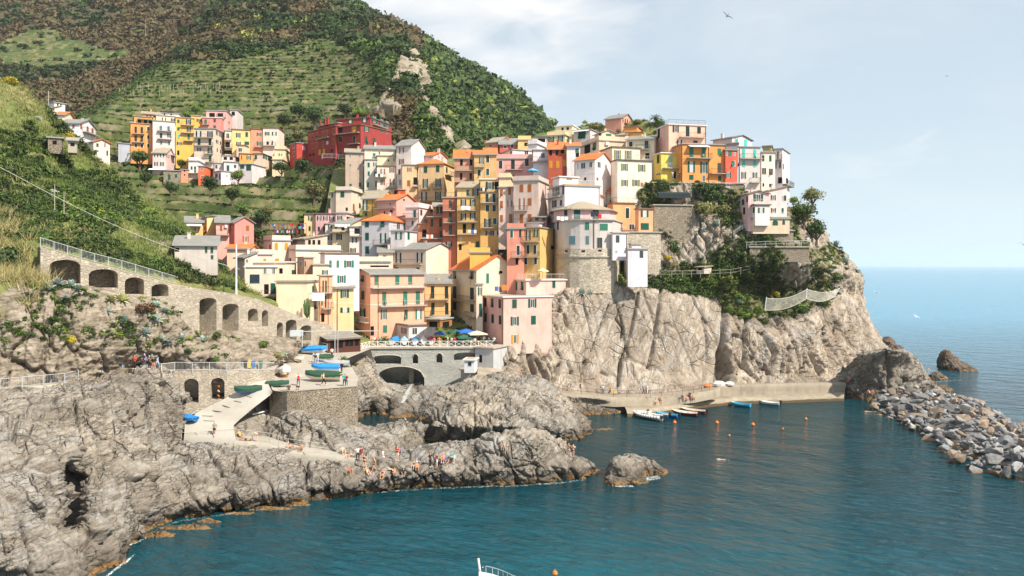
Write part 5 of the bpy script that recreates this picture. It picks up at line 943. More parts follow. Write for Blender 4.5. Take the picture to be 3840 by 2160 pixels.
house('G', 'stone cottage with green shutters and slate roof above the arcade', (60, 700, 715, 722, 985, 121, (.54, .51, .44), 'S slate 600', 'c:g 537|790|34 88;c:g 623|795|38 88;c:g 627|900|38 56;x 95|790|66 56', dict(dep=6, down=2)))
# ---------------------------------------------------------------- walls, bridge, round tower, path railings
class Facade:      # vertical wall surface over a polyline given as px,distance
 def __init__(s, spec):
  s.p = [(float(a.split(',')[0]), float(a.split(',')[1])) for a in spec.split()]
  s.w = [at(x, HZ, Y) for x, Y in s.p]; s.w = [Vector((v.x, v.y)) for v in s.w]
  s.L = [0]
  for a, b in zip(s.w[:-1], s.w[1:]): s.L.append(s.L[-1] + (b - a).length)
 def s_of(s, px):
  k = (px - 1920) / F
  for i, (a, b) in enumerate(zip(s.w[:-1], s.w[1:])):
   if px <= s.p[i + 1][0] or i == len(s.w) - 2:
    d = b - a; t = (k * a.y - a.x) / (d.x - k * d.y); t = t; return s.L[i] + t * d.length
 def pt(s, u):
  i = 0
  while i < len(s.L) - 2 and u > s.L[i + 1]: i += 1
  a, b = s.w[i], s.w[i + 1]; d = (b - a).normalized(); q = a + d * (u - s.L[i]); return q, d, Vector((d.y, -d.x))   # point, tangent, outward (toward viewer)
 def z(s, px, py): q, _, _ = s.pt(s.s_of(px)); return CH - (py - HZ) * q.y / F
 def box(s, m, px, py, w, h, o0, o1, mi=0):    # w,h in metres
  u = s.s_of(px); q, d, n = s.pt(u); z = CH - (py - HZ) * q.y / F; a = q - d * w / 2; b = q + d * w / 2
  P = lambda v, o, zz: (v.x + n.x * o, v.y + n.y * o, zz)
  m.hexa([P(a, o1, z - h / 2), P(b, o1, z - h / 2), P(b, o0, z - h / 2), P(a, o0, z - h / 2), P(a, o1, z + h / 2), P(b, o1, z + h / 2), P(b, o0, z + h / 2), P(a, o0, z + h / 2)], mi)
def arched_wall(fc, top, bot, arches, mats, depth=1.6, name='wall', parent=None, step=.35, cap=.9):
 # top, bot: functions of s; arches: (px0, px1, py_top, py_spring, py_bottom)
 Lt = fc.L[-1]; A = []
 for a in arches:
  s0, s1 = fc.s_of(a[0]), fc.s_of(a[1]); pm = (a[0] + a[1]) / 2; A.append((s0, s1, fc.z(pm, a[2]), fc.z(pm, a[3]), fc.z(pm, a[4])))
 cuts = sorted(set([0, Lt] + [x for l in fc.L for x in [l]] + list(np.arange(0, Lt, step)) + [x for a in A for x in (a[0], a[1])] + [a[0] + (a[1] - a[0]) * k / 12 for a in A for k in range(13)]))
 cuts = [c for i, c in enumerate(cuts) if i == 0 or c - cuts[i - 1] > 1e-4]; cuts = [c for c in cuts if 0 <= c <= Lt]
 def curve(a, s):
  t = (s - a[0]) / (a[1] - a[0]) * 2 - 1; return a[3] + (a[2] - a[3]) * math.sqrt(max(0, 1 - t * t))
 m = MB()
 def P(s, z, o=0): q, d, n = fc.pt(s); return (q.x + n.x * o, q.y + n.y * o, z)
 for s0, s1 in zip(cuts[:-1], cuts[1:]):
  sm = (s0 + s1) / 2; ops = sorted([a for a in A if a[0] < sm < a[1]], key=lambda a: a[4]); lo0, lo1 = bot(s0), bot(s1)
  for a in ops:
   c0, c1 = curve(a, s0), curve(a, s1)
   if a[4] > lo0: m.poly([P(s0, lo0), P(s1, lo1), P(s1, a[4]), P(s0, a[4])], 0); m.poly([P(s0, a[4]), P(s1, a[4]), P(s1, a[4], -depth), P(s0, a[4], -depth)], 0)
   m.poly([P(s0, c0), P(s1, c1), P(s1, c1, -depth), P(s0, c0, -depth)][::-1], 0)
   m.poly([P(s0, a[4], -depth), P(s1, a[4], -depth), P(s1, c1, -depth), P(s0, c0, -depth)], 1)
   lo0, lo1 = c0, c1
  m.poly([P(s0, lo0), P(s1, lo1), P(s1, top(s1)), P(s0, top(s0))], 0)
  m.poly([P(s0, top(s0)), P(s1, top(s1)), P(s1, top(s1), -cap), P(s0, top(s0), -cap)], 0)
  m.poly([P(s0, top(s0), -cap), P(s1, top(s1), -cap), P(s1, bot(s1), -cap - depth), P(s0, bot(s0), -cap - depth)], 0)
 for a in A:
  for s in (a[0], a[1]):
   if 0 < s < Lt: m.poly([P(s, a[4]), P(s, a[3]), P(s, a[3], -depth), P(s, a[4], -depth)], 0)
 for s in (0, Lt): m.poly([P(s, bot(s)), P(s, top(s)), P(s, top(s), -.9), P(s, bot(s), -.9 - depth)], 0)
 return m.build(name, mats, parent)
def zfun(fc, spec):   # 'px,py ...' -> z(s)
 pr = [tuple(float(v) for v in q.split(',')) for q in spec.split()]; ss = [fc.s_of(a) for a, _ in pr]; zz = [fc.z(a, b) for a, b in pr]
 return lambda s: float(np.interp(s, ss, zz))
def place_children(root):   # children were built in world space: move them under the root at its base
 for c in list(root.children): c.location = c.location - root.location
# long arcade wall carrying the stepped path
fa = Facade('152,96 330,99 460,101.5 600,104.8 680,107.5 760,111 900,118 1040,125.5 1250,138')
tp = zfun(fa, '152,925 330,978 460,1010 600,1050 660,1067 740,1080 880,1102 974,1124 1039,1151 1128,1188 1228,1216 1250,1222'); bt = zfun(fa, '152,1130 330,1150 460,1170 660,1250 760,1300 900,1300 1040,1330 1250,1340')
root = empty('arcade_wall', (fa.w[0].x, fa.w[0].y, bt(0))); tag(root, 'long stone arcade wall with blind arches stepping down to the village', 'wall')
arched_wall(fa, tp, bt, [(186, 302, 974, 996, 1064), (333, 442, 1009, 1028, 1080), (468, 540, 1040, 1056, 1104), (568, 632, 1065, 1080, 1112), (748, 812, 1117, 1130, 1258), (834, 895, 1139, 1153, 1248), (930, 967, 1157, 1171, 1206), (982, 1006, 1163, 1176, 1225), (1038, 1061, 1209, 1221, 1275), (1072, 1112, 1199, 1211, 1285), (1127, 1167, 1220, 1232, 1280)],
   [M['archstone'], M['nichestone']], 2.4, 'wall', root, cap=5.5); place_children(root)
def path_rail(name, label, pts, hgt, mat, cat='railing', bars=.16, post=1.9, r=.035, group=None, midrails=(), kinds=None):
 root = empty(name, pts[0]); tag(root, label, cat, group); L = 0; bm = MB()
 for a, b in zip(pts[:-1], pts[1:]):
  a = Vector(a); b = Vector(b); d = b - a; n = max(1, round(d.length / post)); up = Vector((0, 0, hgt))
  bm.bar(a + up, b + up, r, 5)
  for mr in midrails: bm.bar(a + Vector((0, 0, hgt * mr)), b + Vector((0, 0, hgt * mr)), r * .8, 4)
  if bars:
   k = int(d.length / bars)
   bm.bar(a + up * .12, b + up * .12, r * .8, 4)
   for i in range(k + 1): p = a + d * i / max(1, k); bm.bar(p + up * .12, p + up, .012, 3)
  for i in range(n):
   p = a + d * i / n; q = MB(); q.bar(p - Vector((0, 0, .2)), p + up * 1.03, r * 1.35, 5); o = q.build('post', mat, root); o.location = -root.location
 o = bm.build('rails', mat, root); o.location = -root.location
 return root
def along(fc, spec, n=24, o=-.2):
 pr = [tuple(float(v) for v in q.split(',')) for q in spec.split()]; out = []
 for i in range(n + 1):
  px = pr[0][0] + (pr[-1][0] - pr[0][0]) * i / n; py = np.interp(px, [p[0] for p in pr], [p[1] for p in pr]); q, d, nn = fc.pt(fc.s_of(px)); out.append((q.x + nn.x * o, q.y + nn.y * o, CH - (py - HZ) * q.y / F))
 return out
path_rail('railing', 'pale metal railing descending along the top of the arcade wall', along(fa, '152,925 330,978 460,1010 600,1050 662,1067', 10), 1.15, M['galv'])
# slipway wall with two boat stores
fs = Facade('648,102.8 760,103.9 850,104.7 940,106.3 1030,108.7')
tp = zfun(fs, '648,1389 760,1390 1030,1388'); bt = zfun(fs, '648,1560 760,1550 900,1500 960,1470 1030,1430')
root = empty('retaining_wall', (fs.w[0].x, fs.w[0].y, bt(0))); tag(root, 'stone retaining wall with two arched boat stores beside the slipway', 'wall')
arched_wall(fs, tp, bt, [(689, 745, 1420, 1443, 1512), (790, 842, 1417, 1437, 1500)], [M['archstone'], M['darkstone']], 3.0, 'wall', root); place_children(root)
pts = [atz(x, y, z) for x, y, z in ((655, 1391, 12.9), (850, 1391, 12.65), (1028, 1389, 12.2))]; path_rail('railing', 'light grey railing along the path above the two boat stores', pts, 1.15, M['galv'])
pts = [atz(x, y, z) for x, y, z in ((-60, 1466, 12.95), (0, 1459, 12.98), (242, 1436, 12.98), (391, 1403, 13.2))]; path_rail('railing', 'long light grey railing on the cliff path at the left edge', pts, 1.15, M['galv'])
pts = [atz(x, y, z) for x, y, z in ((560, 1385, 13.2), (605, 1398, 13.0), (655, 1391, 12.9))]; path_rail('railing', 'short white railing where the cliff path bends above the rock', pts, 1.15, M['trim'])
ft = Facade('396,97.8 470,97.6 520,97.6'); root = empty('rubble_wall', (ft.w[0].x, ft.w[0].y, 10)); tag(root, 'rubble stone parapet carrying the bend of the cliff path', 'wall')
arched_wall(ft, zfun(ft, '396,1383 520,1383'), zfun(ft, '396,1490 520,1490'), [], [M['drystone'], M['drystone']], .4, 'wall', root); place_children(root)
# boat plaza retaining wall
fp = Facade('1011,106.8 1076,104.6 1120,104.6 1342,107.5'); root = empty('plaza_wall', (fp.w[0].x, fp.w[0].y, 3)); tag(root, 'tall dry stone wall holding up the boat plaza', 'wall')
arched_wall(fp, zfun(fp, '1011,1462 1076,1470 1342,1450'), zfun(fp, '1011,1600 1076,1620 1342,1640'), [], [M['drystone'], M['drystone']], .4, 'wall', root); place_children(root)
m = MB(); fcap = along(fp, '1011,1461 1076,1469 1342,1449', 12, .08)
for a, b in zip(fcap[:-1], fcap[1:]):
 d = (Vector(b) - Vector(a)); nn = Vector((-d.y, d.x, 0)).normalized() * .5; a0, b0 = Vector(a), Vector(b); up = Vector((0, 0, .14)); m.hexa([a0, b0, b0 + nn, a0 + nn, a0 + up, b0 + up, b0 + nn + up, a0 + nn + up])
cp = m.build('coping', M['paving'], root); cp.location = -root.location
# bridge
fb = Facade('1330,143.6 1400,144 1600,144.5 1852,145'); root = empty('bridge', (fb.w[0].x, fb.w[0].y, 2)); tag(root, 'grey stone bridge with a wide arch carrying the restaurant terrace', 'bridge')
arched_wall(fb, zfun(fb, '1330,1330 1385,1309 1500,1306 1852,1304'), zfun(fb, '1330,1400 1400,1480 1600,1500 1852,1480'), [(1411, 1591, 1374, 1416, 1500), (1401, 1504, 1331, 1339, 1366), (1547, 1568, 1327, 1337, 1364), (1636, 1659, 1324, 1334, 1361), (1702, 1790, 1322, 1332, 1352)], [M['bridgestone'], M['black']], 6.5, 'span', root)  # black arch backs are painted shadow under the bridge
m = MB(); u0 = fb.s_of(1385)
for i in range(30):
 s0 = u0 + (fb.L[-1] - u0) * i / 30; s1 = u0 + (fb.L[-1] - u0) * (i + 1) / 30; q0, d, n = fb.pt(s0); q1, _, _ = fb.pt(s1); zt = 11.62
 m.hexa([(q0.x + n.x * .25, q0.y + n.y * .25, zt - .22), (q1.x + n.x * .25, q1.y + n.y * .25, zt - .22), (q1.x - n.x * .3, q1.y - n.y * .3, zt - .22), (q0.x - n.x * .3, q0.y - n.y * .3, zt - .22), (q0.x + n.x * .25, q0.y + n.y * .25, zt + .05), (q1.x + n.x * .25, q1.y + n.y * .25, zt + .05), (q1.x - n.x * .3, q1.y - n.y * .3, zt + .05), (q0.x - n.x * .3, q0.y - n.y * .3, zt + .05)])
m.build('coping', M['conc'], root)
m = MB()
for a in ((1411, 1591, 1374, 1416), (1401, 1504, 1331, 1339), (1547, 1568, 1327, 1337), (1636, 1659, 1324, 1334)):   # arch rings
 s0, s1 = fb.s_of(a[0]), fb.s_of(a[1]); pm = (a[0] + a[1]) / 2; zt, zs = fb.z(pm, a[2]), fb.z(pm, a[3]); pr = None
 for i in range(17):
  t_ = i / 16 * 2 - 1; s = s0 + (s1 - s0) * i / 16; z = zs + (zt - zs) * math.sqrt(max(0, 1 - t_ * t_)); q, d, n = fb.pt(s); cur = Vector((q.x + n.x * .03, q.y + n.y * .03, z))
  if pr is not None: m.bar(pr, cur, .13, 4)
  pr = cur
m.build('arch_ring', M['paving'], root)
m = MB(); fb.box(m, 1537, 1420, .9, 5.5, -4.6, -3.4); m.build('pier', M['conc'], root)
place_children(root)
m = MB(); pr = None
for i in range(9):
 p_, _ = hit(1545 - i * 5, 1442 + i * 9); p_ = p_ + Vector((0, -.12, .12)); w_ = .16 + .04 * i
 if pr is not None: m.hexa([(pr.x - w_, pr.y, pr.z), (pr.x + w_, pr.y, pr.z), (pr.x + w_, pr.y + .1, pr.z), (pr.x - w_, pr.y + .1, pr.z), (p_.x - w_, p_.y, p_.z), (p_.x + w_, p_.y, p_.z), (p_.x + w_, p_.y + .1, p_.z), (p_.x - w_, p_.y + .1, p_.z)])
 pr = p_
tag(m.build('stream', plain('white_water', (.38, .40, .40), .5)), 'thin white stream running down the rocks under the bridge', 'stream')
# crossed white fence on the bridge
root = empty('terrace_fence', (0, 0, 0)); tag(root, 'white timber fence with crossed braces along the bridge terrace', 'fence')
q0, _, _ = fb.pt(fb.s_of(1385)); A0 = atz(1316, 1318, 11.65); P_ = [Vector((A0.x, A0.y, 11.5))] + [Vector((*fb.pt(fb.s_of(1385) + (fb.L[-1] - fb.s_of(1385)) * i / 4)[0], 11.66)) for i in range(5)]
root.location = P_[0]
for a, b in zip(P_[:-1], P_[1:]):
 L = (b - a).length; n = max(1, round(L / 1.38))
 for i in range(n):
  p, q = a.lerp(b, i / n), a.lerp(b, (i + 1) / n); up = Vector((0, 0, 1.1)); m = MB(); m.bar(p, p + up * 1.05, .075, 4); o = m.build('post', M['trim'], root); o.location = -root.location
  m = MB(); m.bar(p + up, q + up, .05, 4); m.bar(p + up * .1, q + up * .1, .045, 4); m.bar(p + up * .12, q + up * .97, .035, 4); m.bar(p + up * .97, q + up * .12, .035, 4); o = m.build('brace_panel', M['trim'], root); o.location = -root.location
# ---- round fortified tower house
def simple_root(name, label, cat, loc): r = empty(name, loc); tag(r, label, cat); return r
CX = 'X'
fcst = Facade('2074,170 2080,165.5 2092,162 2112,159.2 2140,157.6 2175,156.8 2215,156.5 2250,156.6 2300,157.4')
root = simple_root('round_tower_house', 'old round tower house with patchy stone base, grey plaster and a pink top floor', 'house', Vector((*fcst.w[4], 5)))
def ring(fc, zlo, zhi, o, mat, name, back=Vector((0, 16))):
 m = MB(); pts = []
 for L in fc.L: q, d, n = fc.pt(L + .001 if L == 0 else L - .001); pts.append(q + n * o)
 b = [pts[-1] + Vector((3.5, 11)), pts[0] + Vector((2, 4))]; pts = pts + b
 m.prism([(p.x, p.y) for p in pts], 2, zlo, zhi); return m.build(name, mat, root)
zc = lambda py: fcst.z(2200, py)
ring(fcst, zc(1100), zc(965), .25, M['castle'], 'stone_base'); ring(fcst, zc(965) + .002, zc(961), .5, M['conc'], 'string_course'); ring(fcst, zc(961) + .002, zc(932), .22, M['castle'], 'stone_parapet'); ring(fcst, zc(932) + .002, zc(826), .0, plaster((.60, .57, .51), 'tower_plaster'), 'plaster_wall'); ring(fcst, zc(826) + .002, zc(822), .45, M['conc'], 'terrace_slab')
for px, py, w, h, k in ((2093, 847, 1.1, 1.7, 'n'), (2202, 847, .9, 1.5, 'm'), (2264, 851, 1.8, 1.4, 'm'), (2146, 900, 1.3, 1.6, 'u'), (2203, 900, .6, 1.6, 'u'), (2249, 910, 1.1, 2.1, 'k')):
 m = MB(); fcst.box(m, px, py, w + .16, h + .16, 0, .04); wn_ = m.build('window', M['trim'] if k != 'u' else M['conc'], root)
 for sg in (-1, 1):
  m = MB(); q, d, n = fcst.pt(fcst.s_of(px)); z = CH - (py - HZ) * q.y / F; c = q + d * sg * w / 4; a, b = c - d * (w / 4 - .02), c + d * (w / 4 - .02)
  P = lambda v, o_, zz: (v.x + n.x * o_, v.y + n.y * o_, zz)
  m.hexa([P(a, .08, z - h / 2), P(b, .08, z - h / 2), P(b, .03, z - h / 2), P(a, .03, z - h / 2), P(a, .08, z + h / 2), P(b, .08, z + h / 2), P(b, .03, z + h / 2), P(a, .03, z + h / 2)]); o = m.build('shutter', SH[k], wn_)
for px, py in ((2127, 942), (2188, 942), (2249, 940)): m = MB(); fcst.box(m, px, py, .7, .35, .22, .26); m.build('opening', M['black'], root)
m = MB(); q, d, n = fcst.pt(fcst.s_of(2227)); m.bar((q.x + n.x * .1, q.y + n.y * .1, zc(932)), (q.x + n.x * .1, q.y + n.y * .1, zc(826)), .1, 6); m.build('drain_pipe', M['browntrim'], root)
pinkm = plaster((.76, .50, .47), 'tower_pink')
fpk = Facade('2068,171 2078,164.5 2110,160.8 2146,158.8 2215,159.2 2286,161.2'); zk = lambda py: fpk.z(2146, py)
m = MB(); pts = [Vector(w) for w in fpk.w] + [fpk.w[-1] + Vector((3, 9)), fpk.w[0] + Vector((4, 3))]; m.prism([(p.x, p.y) for p in pts], 2, zc(822) + .002, zk(783)); m.build('pink_storey', pinkm, root)
for px, py, w, h, k in ((2076, 807, .8, 1.9, 'k'), (2122, 799, .9, 2.2, 'd'), (2164, 803, 1.4, 2.4, 'g'), (2228, 801, .8, 2.2, 'd'), (2240, 803, .6, 2.2, 'd')):
 m = MB(); fpk.box(m, px, py, w + .12, h + .1, 0, .04); wn_ = m.build('door', M['trim'], root); m = MB(); fpk.box(m, px, py, w, h, .04, .07); m.build('shutter', SH[k], wn_)
zr = zk(783); top = at(2178, 750, 165); m = MB(); P3 = [(p.x, p.y) for p in [fpk.w[i] + (fpk.w[i] - Vector((top.x, top.y))).normalized() * .8 for i in range(len(fpk.w))]]
bk = [(fpk.w[-1].x + 3.5, fpk.w[-1].y + 9.5), (fpk.w[0].x + 4, fpk.w[0].y + 4)]; lp = P3 + bk
for a, b in zip(lp, lp[1:] + lp[:1]): m.poly([(*a, zr), (*b, zr), (top.x, top.y, top.z)]); m.poly([(*a, zr - .18), (*b, zr - .18), (*b, zr), (*a, zr)])
m.poly([(*a, zr - .18) for a in lp]); m.build('stone_roof', M['oldtile'], root)
rl = MB();
for a, b in zip(along(fpk, '2076,822 2286,822', 20, .5)[:-1], along(fpk, '2076,822 2286,822', 20, .5)[1:]):
 a, b = Vector((a[0], a[1], zc(822))), Vector((b[0], b[1], zc(822))); rl.bar(a + Vector((0, 0, 1)), b + Vector((0, 0, 1)), .03)
 for i in range(5): p = a.lerp(b, i / 5); rl.bar(p, p + Vector((0, 0, 1)), .014, 3)
rl.build('railing', M['galv'], root)
gb = make_vol; place_children(root)
make_vol(root, 'I', 1312, 1450, 1862, 385, 600, 166, (.77, .52, .49), 'G tile 292', 'n:m 1533|410|110 60;n:m 1687|402|120 110', dep=9, trim='browntrim')
house('I', 'narrow whitewashed annex against the right of the round tower', (1990, 2003, 2225, 942, 1310, 156, (.74, .75, .77), 'R', 'C:k 2077|1030|54 110;n 2058|1222|34 40;P 2212', dict(dep=6, trim='conc', rail='trim', down=.6)))
house('J', 'bare whitewashed block rising straight from the slab cliff', (42, 62, 355, 1105, 1630, 154.5, (.66, .68, .70), 'F', 'C:k 263|1180|54 108;n 222|1548|16 20', dict(dep=6, trim='conc', down=.6)), (75, 120, 255, 1035, 1105, 156, (.70, .71, .73), 'F', '', dict(dep=4)))
def block(name, label, cat, px0, pxc, px1, yt, yb, Y, mat, dep=5, down=3, roof='F', trim='conc', wins='', extra=(), **kw):
 C0 = at(pxc, yb, Y); r = empty(name, C0); tag(r, label, cat); make_vol(r, 'X', px0, pxc, px1, yt, yb, Y, (.5, .5, .5), roof, wins, dep=dep, wallmat=mat, trim=trim, down=down, **kw)
 for e in extra:
  e = dict(e); a = e.pop('v'); make_vol(r, 'X', *a, **e)
 return r
block('retaining_wall', 'patched stone retaining wall with white posts right of the round tower', 'wall', 2340, 2352, 2478, 872, 1040, 162, M['castle'], 6)
block('retaining_wall', 'rough stone terrace wall under the green netting on the cliff', 'wall', 2440, 2452, 2595, 770, 860, 167, M['drystone'], 6)
block('retaining_wall', 'dry stone garden wall below the pink villa terrace', 'wall', 2795, 2800, 2975, 866, 905, 166, M['drystone'], 5, 1)
block('retaining_wall', 'lower dry stone terrace wall under the long grey railing of the cliff garden', 'wall', 2805, 2812, 3035, 928, 965, 163.5, M['drystone'], 5, 1)
block('retaining_wall', 'small concrete jetty wall beside the dark gully at the bridge', 'wall', 1728, 1773, 1882, 1400, 1465, 137.5, M['bridgestone'], 6)
block('retaining_wall', 'whitewashed stair wall at the right end of the bridge', 'wall', 1782, 1850, 1905, 1308, 1385, 142.5, M['whitewash'], 6, wins='x 1803|1345|10 28')
block('retaining_wall', 'orange stained stone wall base of the houses on the cliff edge', 'wall', 2440, 2448, 2790, 686, 712, 171.5, M['drystone'], 4, down=5)
block('kiosk', 'small white ticket kiosk with a blue notice board at the jetty', 'kiosk', 1741, 1778, 1790, 1352, 1399, 136.5, plain('kiosk_white', (.74, .75, .76), .6), 3, 0, 'F', 'trim', wins='c:n 1762|1364|12 14')
root = block('restaurant_pavilion', 'timber restaurant pavilion with a pale ribbed roof at the head of the boat plaza', 'restaurant', 1137, 1229, 1352, 1274, 1322, 133, M['darkwood'], 13, .3, 'g slate 1252', 'browntrim',
      wins='n 1170|1299|34 28;n 1211|1299|34 28;x 1250 1275|1292|22 26;x 1302 1318 1338|1284|14 26')
block('restaurant_veranda', 'glazed timber restaurant veranda with a tan roof below the peach house', 'restaurant', 1468, 1533, 1632, 1223, 1266, 148, plaster((.80, .66, .56), 'veranda'), 8, .4, 'F oldtile', 'browntrim', wins='n:b 1485 1515|1238|24 26;n 1555 1582 1610|1240|20 26')
block('shelter', 'wooden shelter roof on posts behind the terrace parasols', 'shelter', 1600, 1650, 1695, 1200, 1228, 144, M['wood'], 5, 0, 'F', 'greytrim', wins='x 1625|1216|30 20;x 1672|1216|24 20')
# small hut on the cliff and the shed with netting
block('hut', 'tiny dark roofed hut in the cliff garden', 'hut', 2612, 2640, 2668, 1003, 1016, 161.5, plaster((.55, .50, .42), 'hutwall'), 3, .6, 'S old 999', 'browntrim', wins='x 2625|1010|16 10')
def rail_px(name, label, spec, hgt, mat, back=.4, **kw):
 pts = []
 for q in spec.split():
  a = [float(v) for v in q.split(',')]; pts.append(at(a[0], a[1], a[2]))
 return path_rail(name, label, pts, hgt, mat, **kw)
rail_px('railing', 'long grey railing on the lower cliff garden terrace', '2800,928,163.4 2870,925,163 2950,923,163 3032,920,165', 1.1, M['galv'], bars=None, midrails=(.5,), post=2.2)
rail_px('railing', 'white railing with sloping left end in front of the pink villa', '2752,884,166 2785,860,166 2850,862,166 2920,864,166 2972,866,167', 1.0, M['trim'], bars=None, midrails=(.35, .7), post=2.0)
rail_px('fence', 'weathered wooden rail fence crossing the cliff vegetation', '2478,1038,160 2560,1037,160.5 2660,1036,161 2740,1032,162 2815,1018,163', 1.2, M['pole'], bars=None, midrails=(.45,), post=2.0, cat='fence')
rail_px('rope_railing', 'rope railing on thin rusty posts along the harbour path', '1900,1402,138.6 2000,1436,140 2110,1468,140.8 2180,1478,141.2 2300,1487,141.4 2400,1487,141.4 2480,1483,141.6 2600,1472,143 2690,1455,146', 1.1, M['rust'], bars=None, midrails=(.5,), post=2.4, r=.028)
rail_px('rope_railing', 'white rope railing on the slipway edge and bathers ledge', '680,1640,99.4 741,1640,99.4 872,1641,99.6 945,1650,98.6 1010,1658,98 1080,1680,95.5 1150,1690,94.8 1230,1700,94.5', 1.15, M['rope'], bars=None, midrails=(.55,), post=2.3, r=.025)
# bathers' ledge
flat('ledge', ['878,1655,z4.6 1010,1668,z4.4 1100,1692,z3.9 1200,1705,z3.75 1300,1722,z3.6 1330,1728,z3.6', '882,1630,z4.65 1010,1640,z4.45 1100,1668,z3.95 1200,1684,z3.8 1300,1702,z3.65 1340,1708,z3.65'], M['conc'], skirt=(.8, 0))
# poles, wires
def pole(name, label, px, py, Y, pt, r=.11, mat='pole', cat='pole', group=None):
 b = at(px, py, Y); m = MB(); h = CH - (pt - HZ) * Y / F; m.bar(b - Vector((0, 0, .5)), (b.x, b.y, h), r, 8, 0, r * .7); o = m.build(name, M[mat]); tag(o, label, cat, group); bb = o.location
 return o
pole('flag_pole', 'tall white pole standing in front of the peach slate house', 886, 1106, 120, 915, .16, 'trim')
pole('goal_pole', 'slim white mast beside the restaurant pavilion', 1256, 1322, 126, 1192, .07, 'galv'); pole('goal_pole', 'second slim mast right beside the white one at the pavilion', 1267, 1322, 127, 1198, .06, 'galv')
m = MB(); a, b = at(1128, 1243, 127), at(1418, 1241, 129); m.bar(a, b, .07, 6); m.bar(at(1133, 1243, 127), at(1133, 1300, 127), .07, 6); o = m.build('boat_hoist', M['galv']); tag(o, 'long horizontal steel beam of the boat hoist above the pavilion', 'hoist')
m = MB(); q = [at(1087, 1240, 126.8), at(1131, 1239, 127), at(1131, 1261, 127), at(1087, 1262, 126.8)]; m.hexa([q[3], q[2], q[2] + Vector((0, 1, 0)), q[3] + Vector((0, 1, 0)), q[0], q[1], q[1] + Vector((0, 1, 0)), q[0] + Vector((0, 1, 0))]); o = m.build('hoist_box', plain('pale_grey_paint', (.52, .58, .62), .5)); tag(o, 'pale grey counterweight box at the end of the hoist beam', 'box')
for i, (x, y, Y, t_) in enumerate(((182, 390, 205, 340), (545, 135, 545, 72), (940, 300, 395, 225), (205, 775, 111, 690), (240, 790, 112, 720))):
 pole('utility_pole', ['short pale utility pole beside the little white house at top left', 'tall utility pole on the brown hillside at upper left', 'utility pole with a green box in the vineyard', 'taller thin stake of the pair in the grass at left', 'shorter thin stake of the pair in the grass at left'][i], x, y, Y, t_, .12 if Y > 150 else .06, 'pole', 'pole')
m = MB(); a, b = at(0, 627, 96), at(900, 1010, 118); pts = [a.lerp(b, i / 24) - Vector((0, 0, 1)) * (math.sin(math.pi * i / 24) * 1.3) for i in range(25)]; m.tube(pts, .028, 4); o = m.build('cable', M['rope']); tag(o, 'pale overhead cable sagging across the left hillside', 'cable')
m = MB(); a, b = at(1765, 1405, 136), at(1590, 1500, 138); pts = [a.lerp(b, i / 12) - Vector((0, 0, 1)) * (math.sin(math.pi * i / 12) * 1.2) for i in range(13)]; m.tube(pts, .05, 4); o = m.build('rope', M['rope']); tag(o, 'mooring rope slung from the jetty wall over the stream', 'rope')
for (x, y, Y, n_) in ((860, 340, 330, 'a'), ):
 pass
# vineyard stakes on the upper terraces
vs_ = MB(); root = None; cnt = 0; proto = None
for i in range(46):
 x = 330 + i * 11.5 + random.uniform(-4, 4); y = random.choice((338, 345, 352, 366)) + (x - 330) * -.02
 p, n = hit(x, y)
 if p.y > 420: continue
 m = MB()
 if proto is None: m.bar((0, 0, -.3), (0, 0, 2.6), .075, 4); proto = m.build('vineyard_stake', M['pole']); o = proto
 else: o = proto.copy(); COL.objects.link(o)
 o.location = p; o.rotation_euler = (random.uniform(-.06, .06), random.uniform(-.06, .06), 0); tag(o, 'pale wooden vineyard stake in the rows above the upper village', 'stake', 'vineyard stakes')
# rockfall net on the cliff
m = MB(); c = [at(2868, 1163, 160), at(2874, 1118, 160.5), at(3026, 1085, 163), at(3150, 1080, 172), at(3130, 1112, 172), at(3024, 1120, 162)]
root = empty('rockfall_net', c[0]); tag(root, 'hexagonal wire rockfall net slung between slanting posts on the cliff', 'net')
for a, b in ((c[0], c[1]), (c[5], c[2]), (c[4], c[3])): k = MB(); k.bar(a, b + (b - a) * .1, .1, 5); o = k.build('post', M['galv'], root); o.location = -root.location
for (a, b, c2, d) in ((c[0], c[1], c[2], c[5]), (c[5], c[2], c[3], c[4])):
 nu_, nv_ = 26, 7; G2 = [[(a.lerp(d, i / nu_)).lerp(b.lerp(c2, i / nu_), j / nv_) + Vector((0, -.4, -.8)) * math.sin(math.pi * i / nu_) for i in range(nu_ + 1)] for j in range(nv_ + 1)]
 for j in range(nv_):
  for i in range(nu_):
   m.bar(G2[j][i], G2[j + 1][i + 1], .022, 3); m.bar(G2[j][i + 1], G2[j + 1][i], .022, 3)
 for j in (0, nv_):
  for i in range(nu_): m.bar(G2[j][i], G2[j][i + 1], .04, 3)
o = m.build('mesh', M['rope'], root); o.location = -root.location
rail_px('railing', 'pale railing along the lane below the crimson building', '1208,593,222 1245,593,222 1292,597,218', 1.2, M['trim'], bars=.4, post=2.5)
c0 = at(1080, 878, 186); root = empty('pergola', c0); tag(root, 'red framed restaurant pergola hung with bright flags and cloths', 'pergola'); m = MB()
for i in range(9):
 for j in range(2): m.bar((-4.4 + i * 1.1, j * 3, 0), (-4.4 + i * 1.1, j * 3, 2.6), .06, 4)
for j in range(2): m.bar((-4.4, j * 3, 2.6), (4.4, j * 3, 2.6), .06, 4)
m.build('frame', PB_RED := plain('rust_red_paint', (.35, .05, .04)), root)
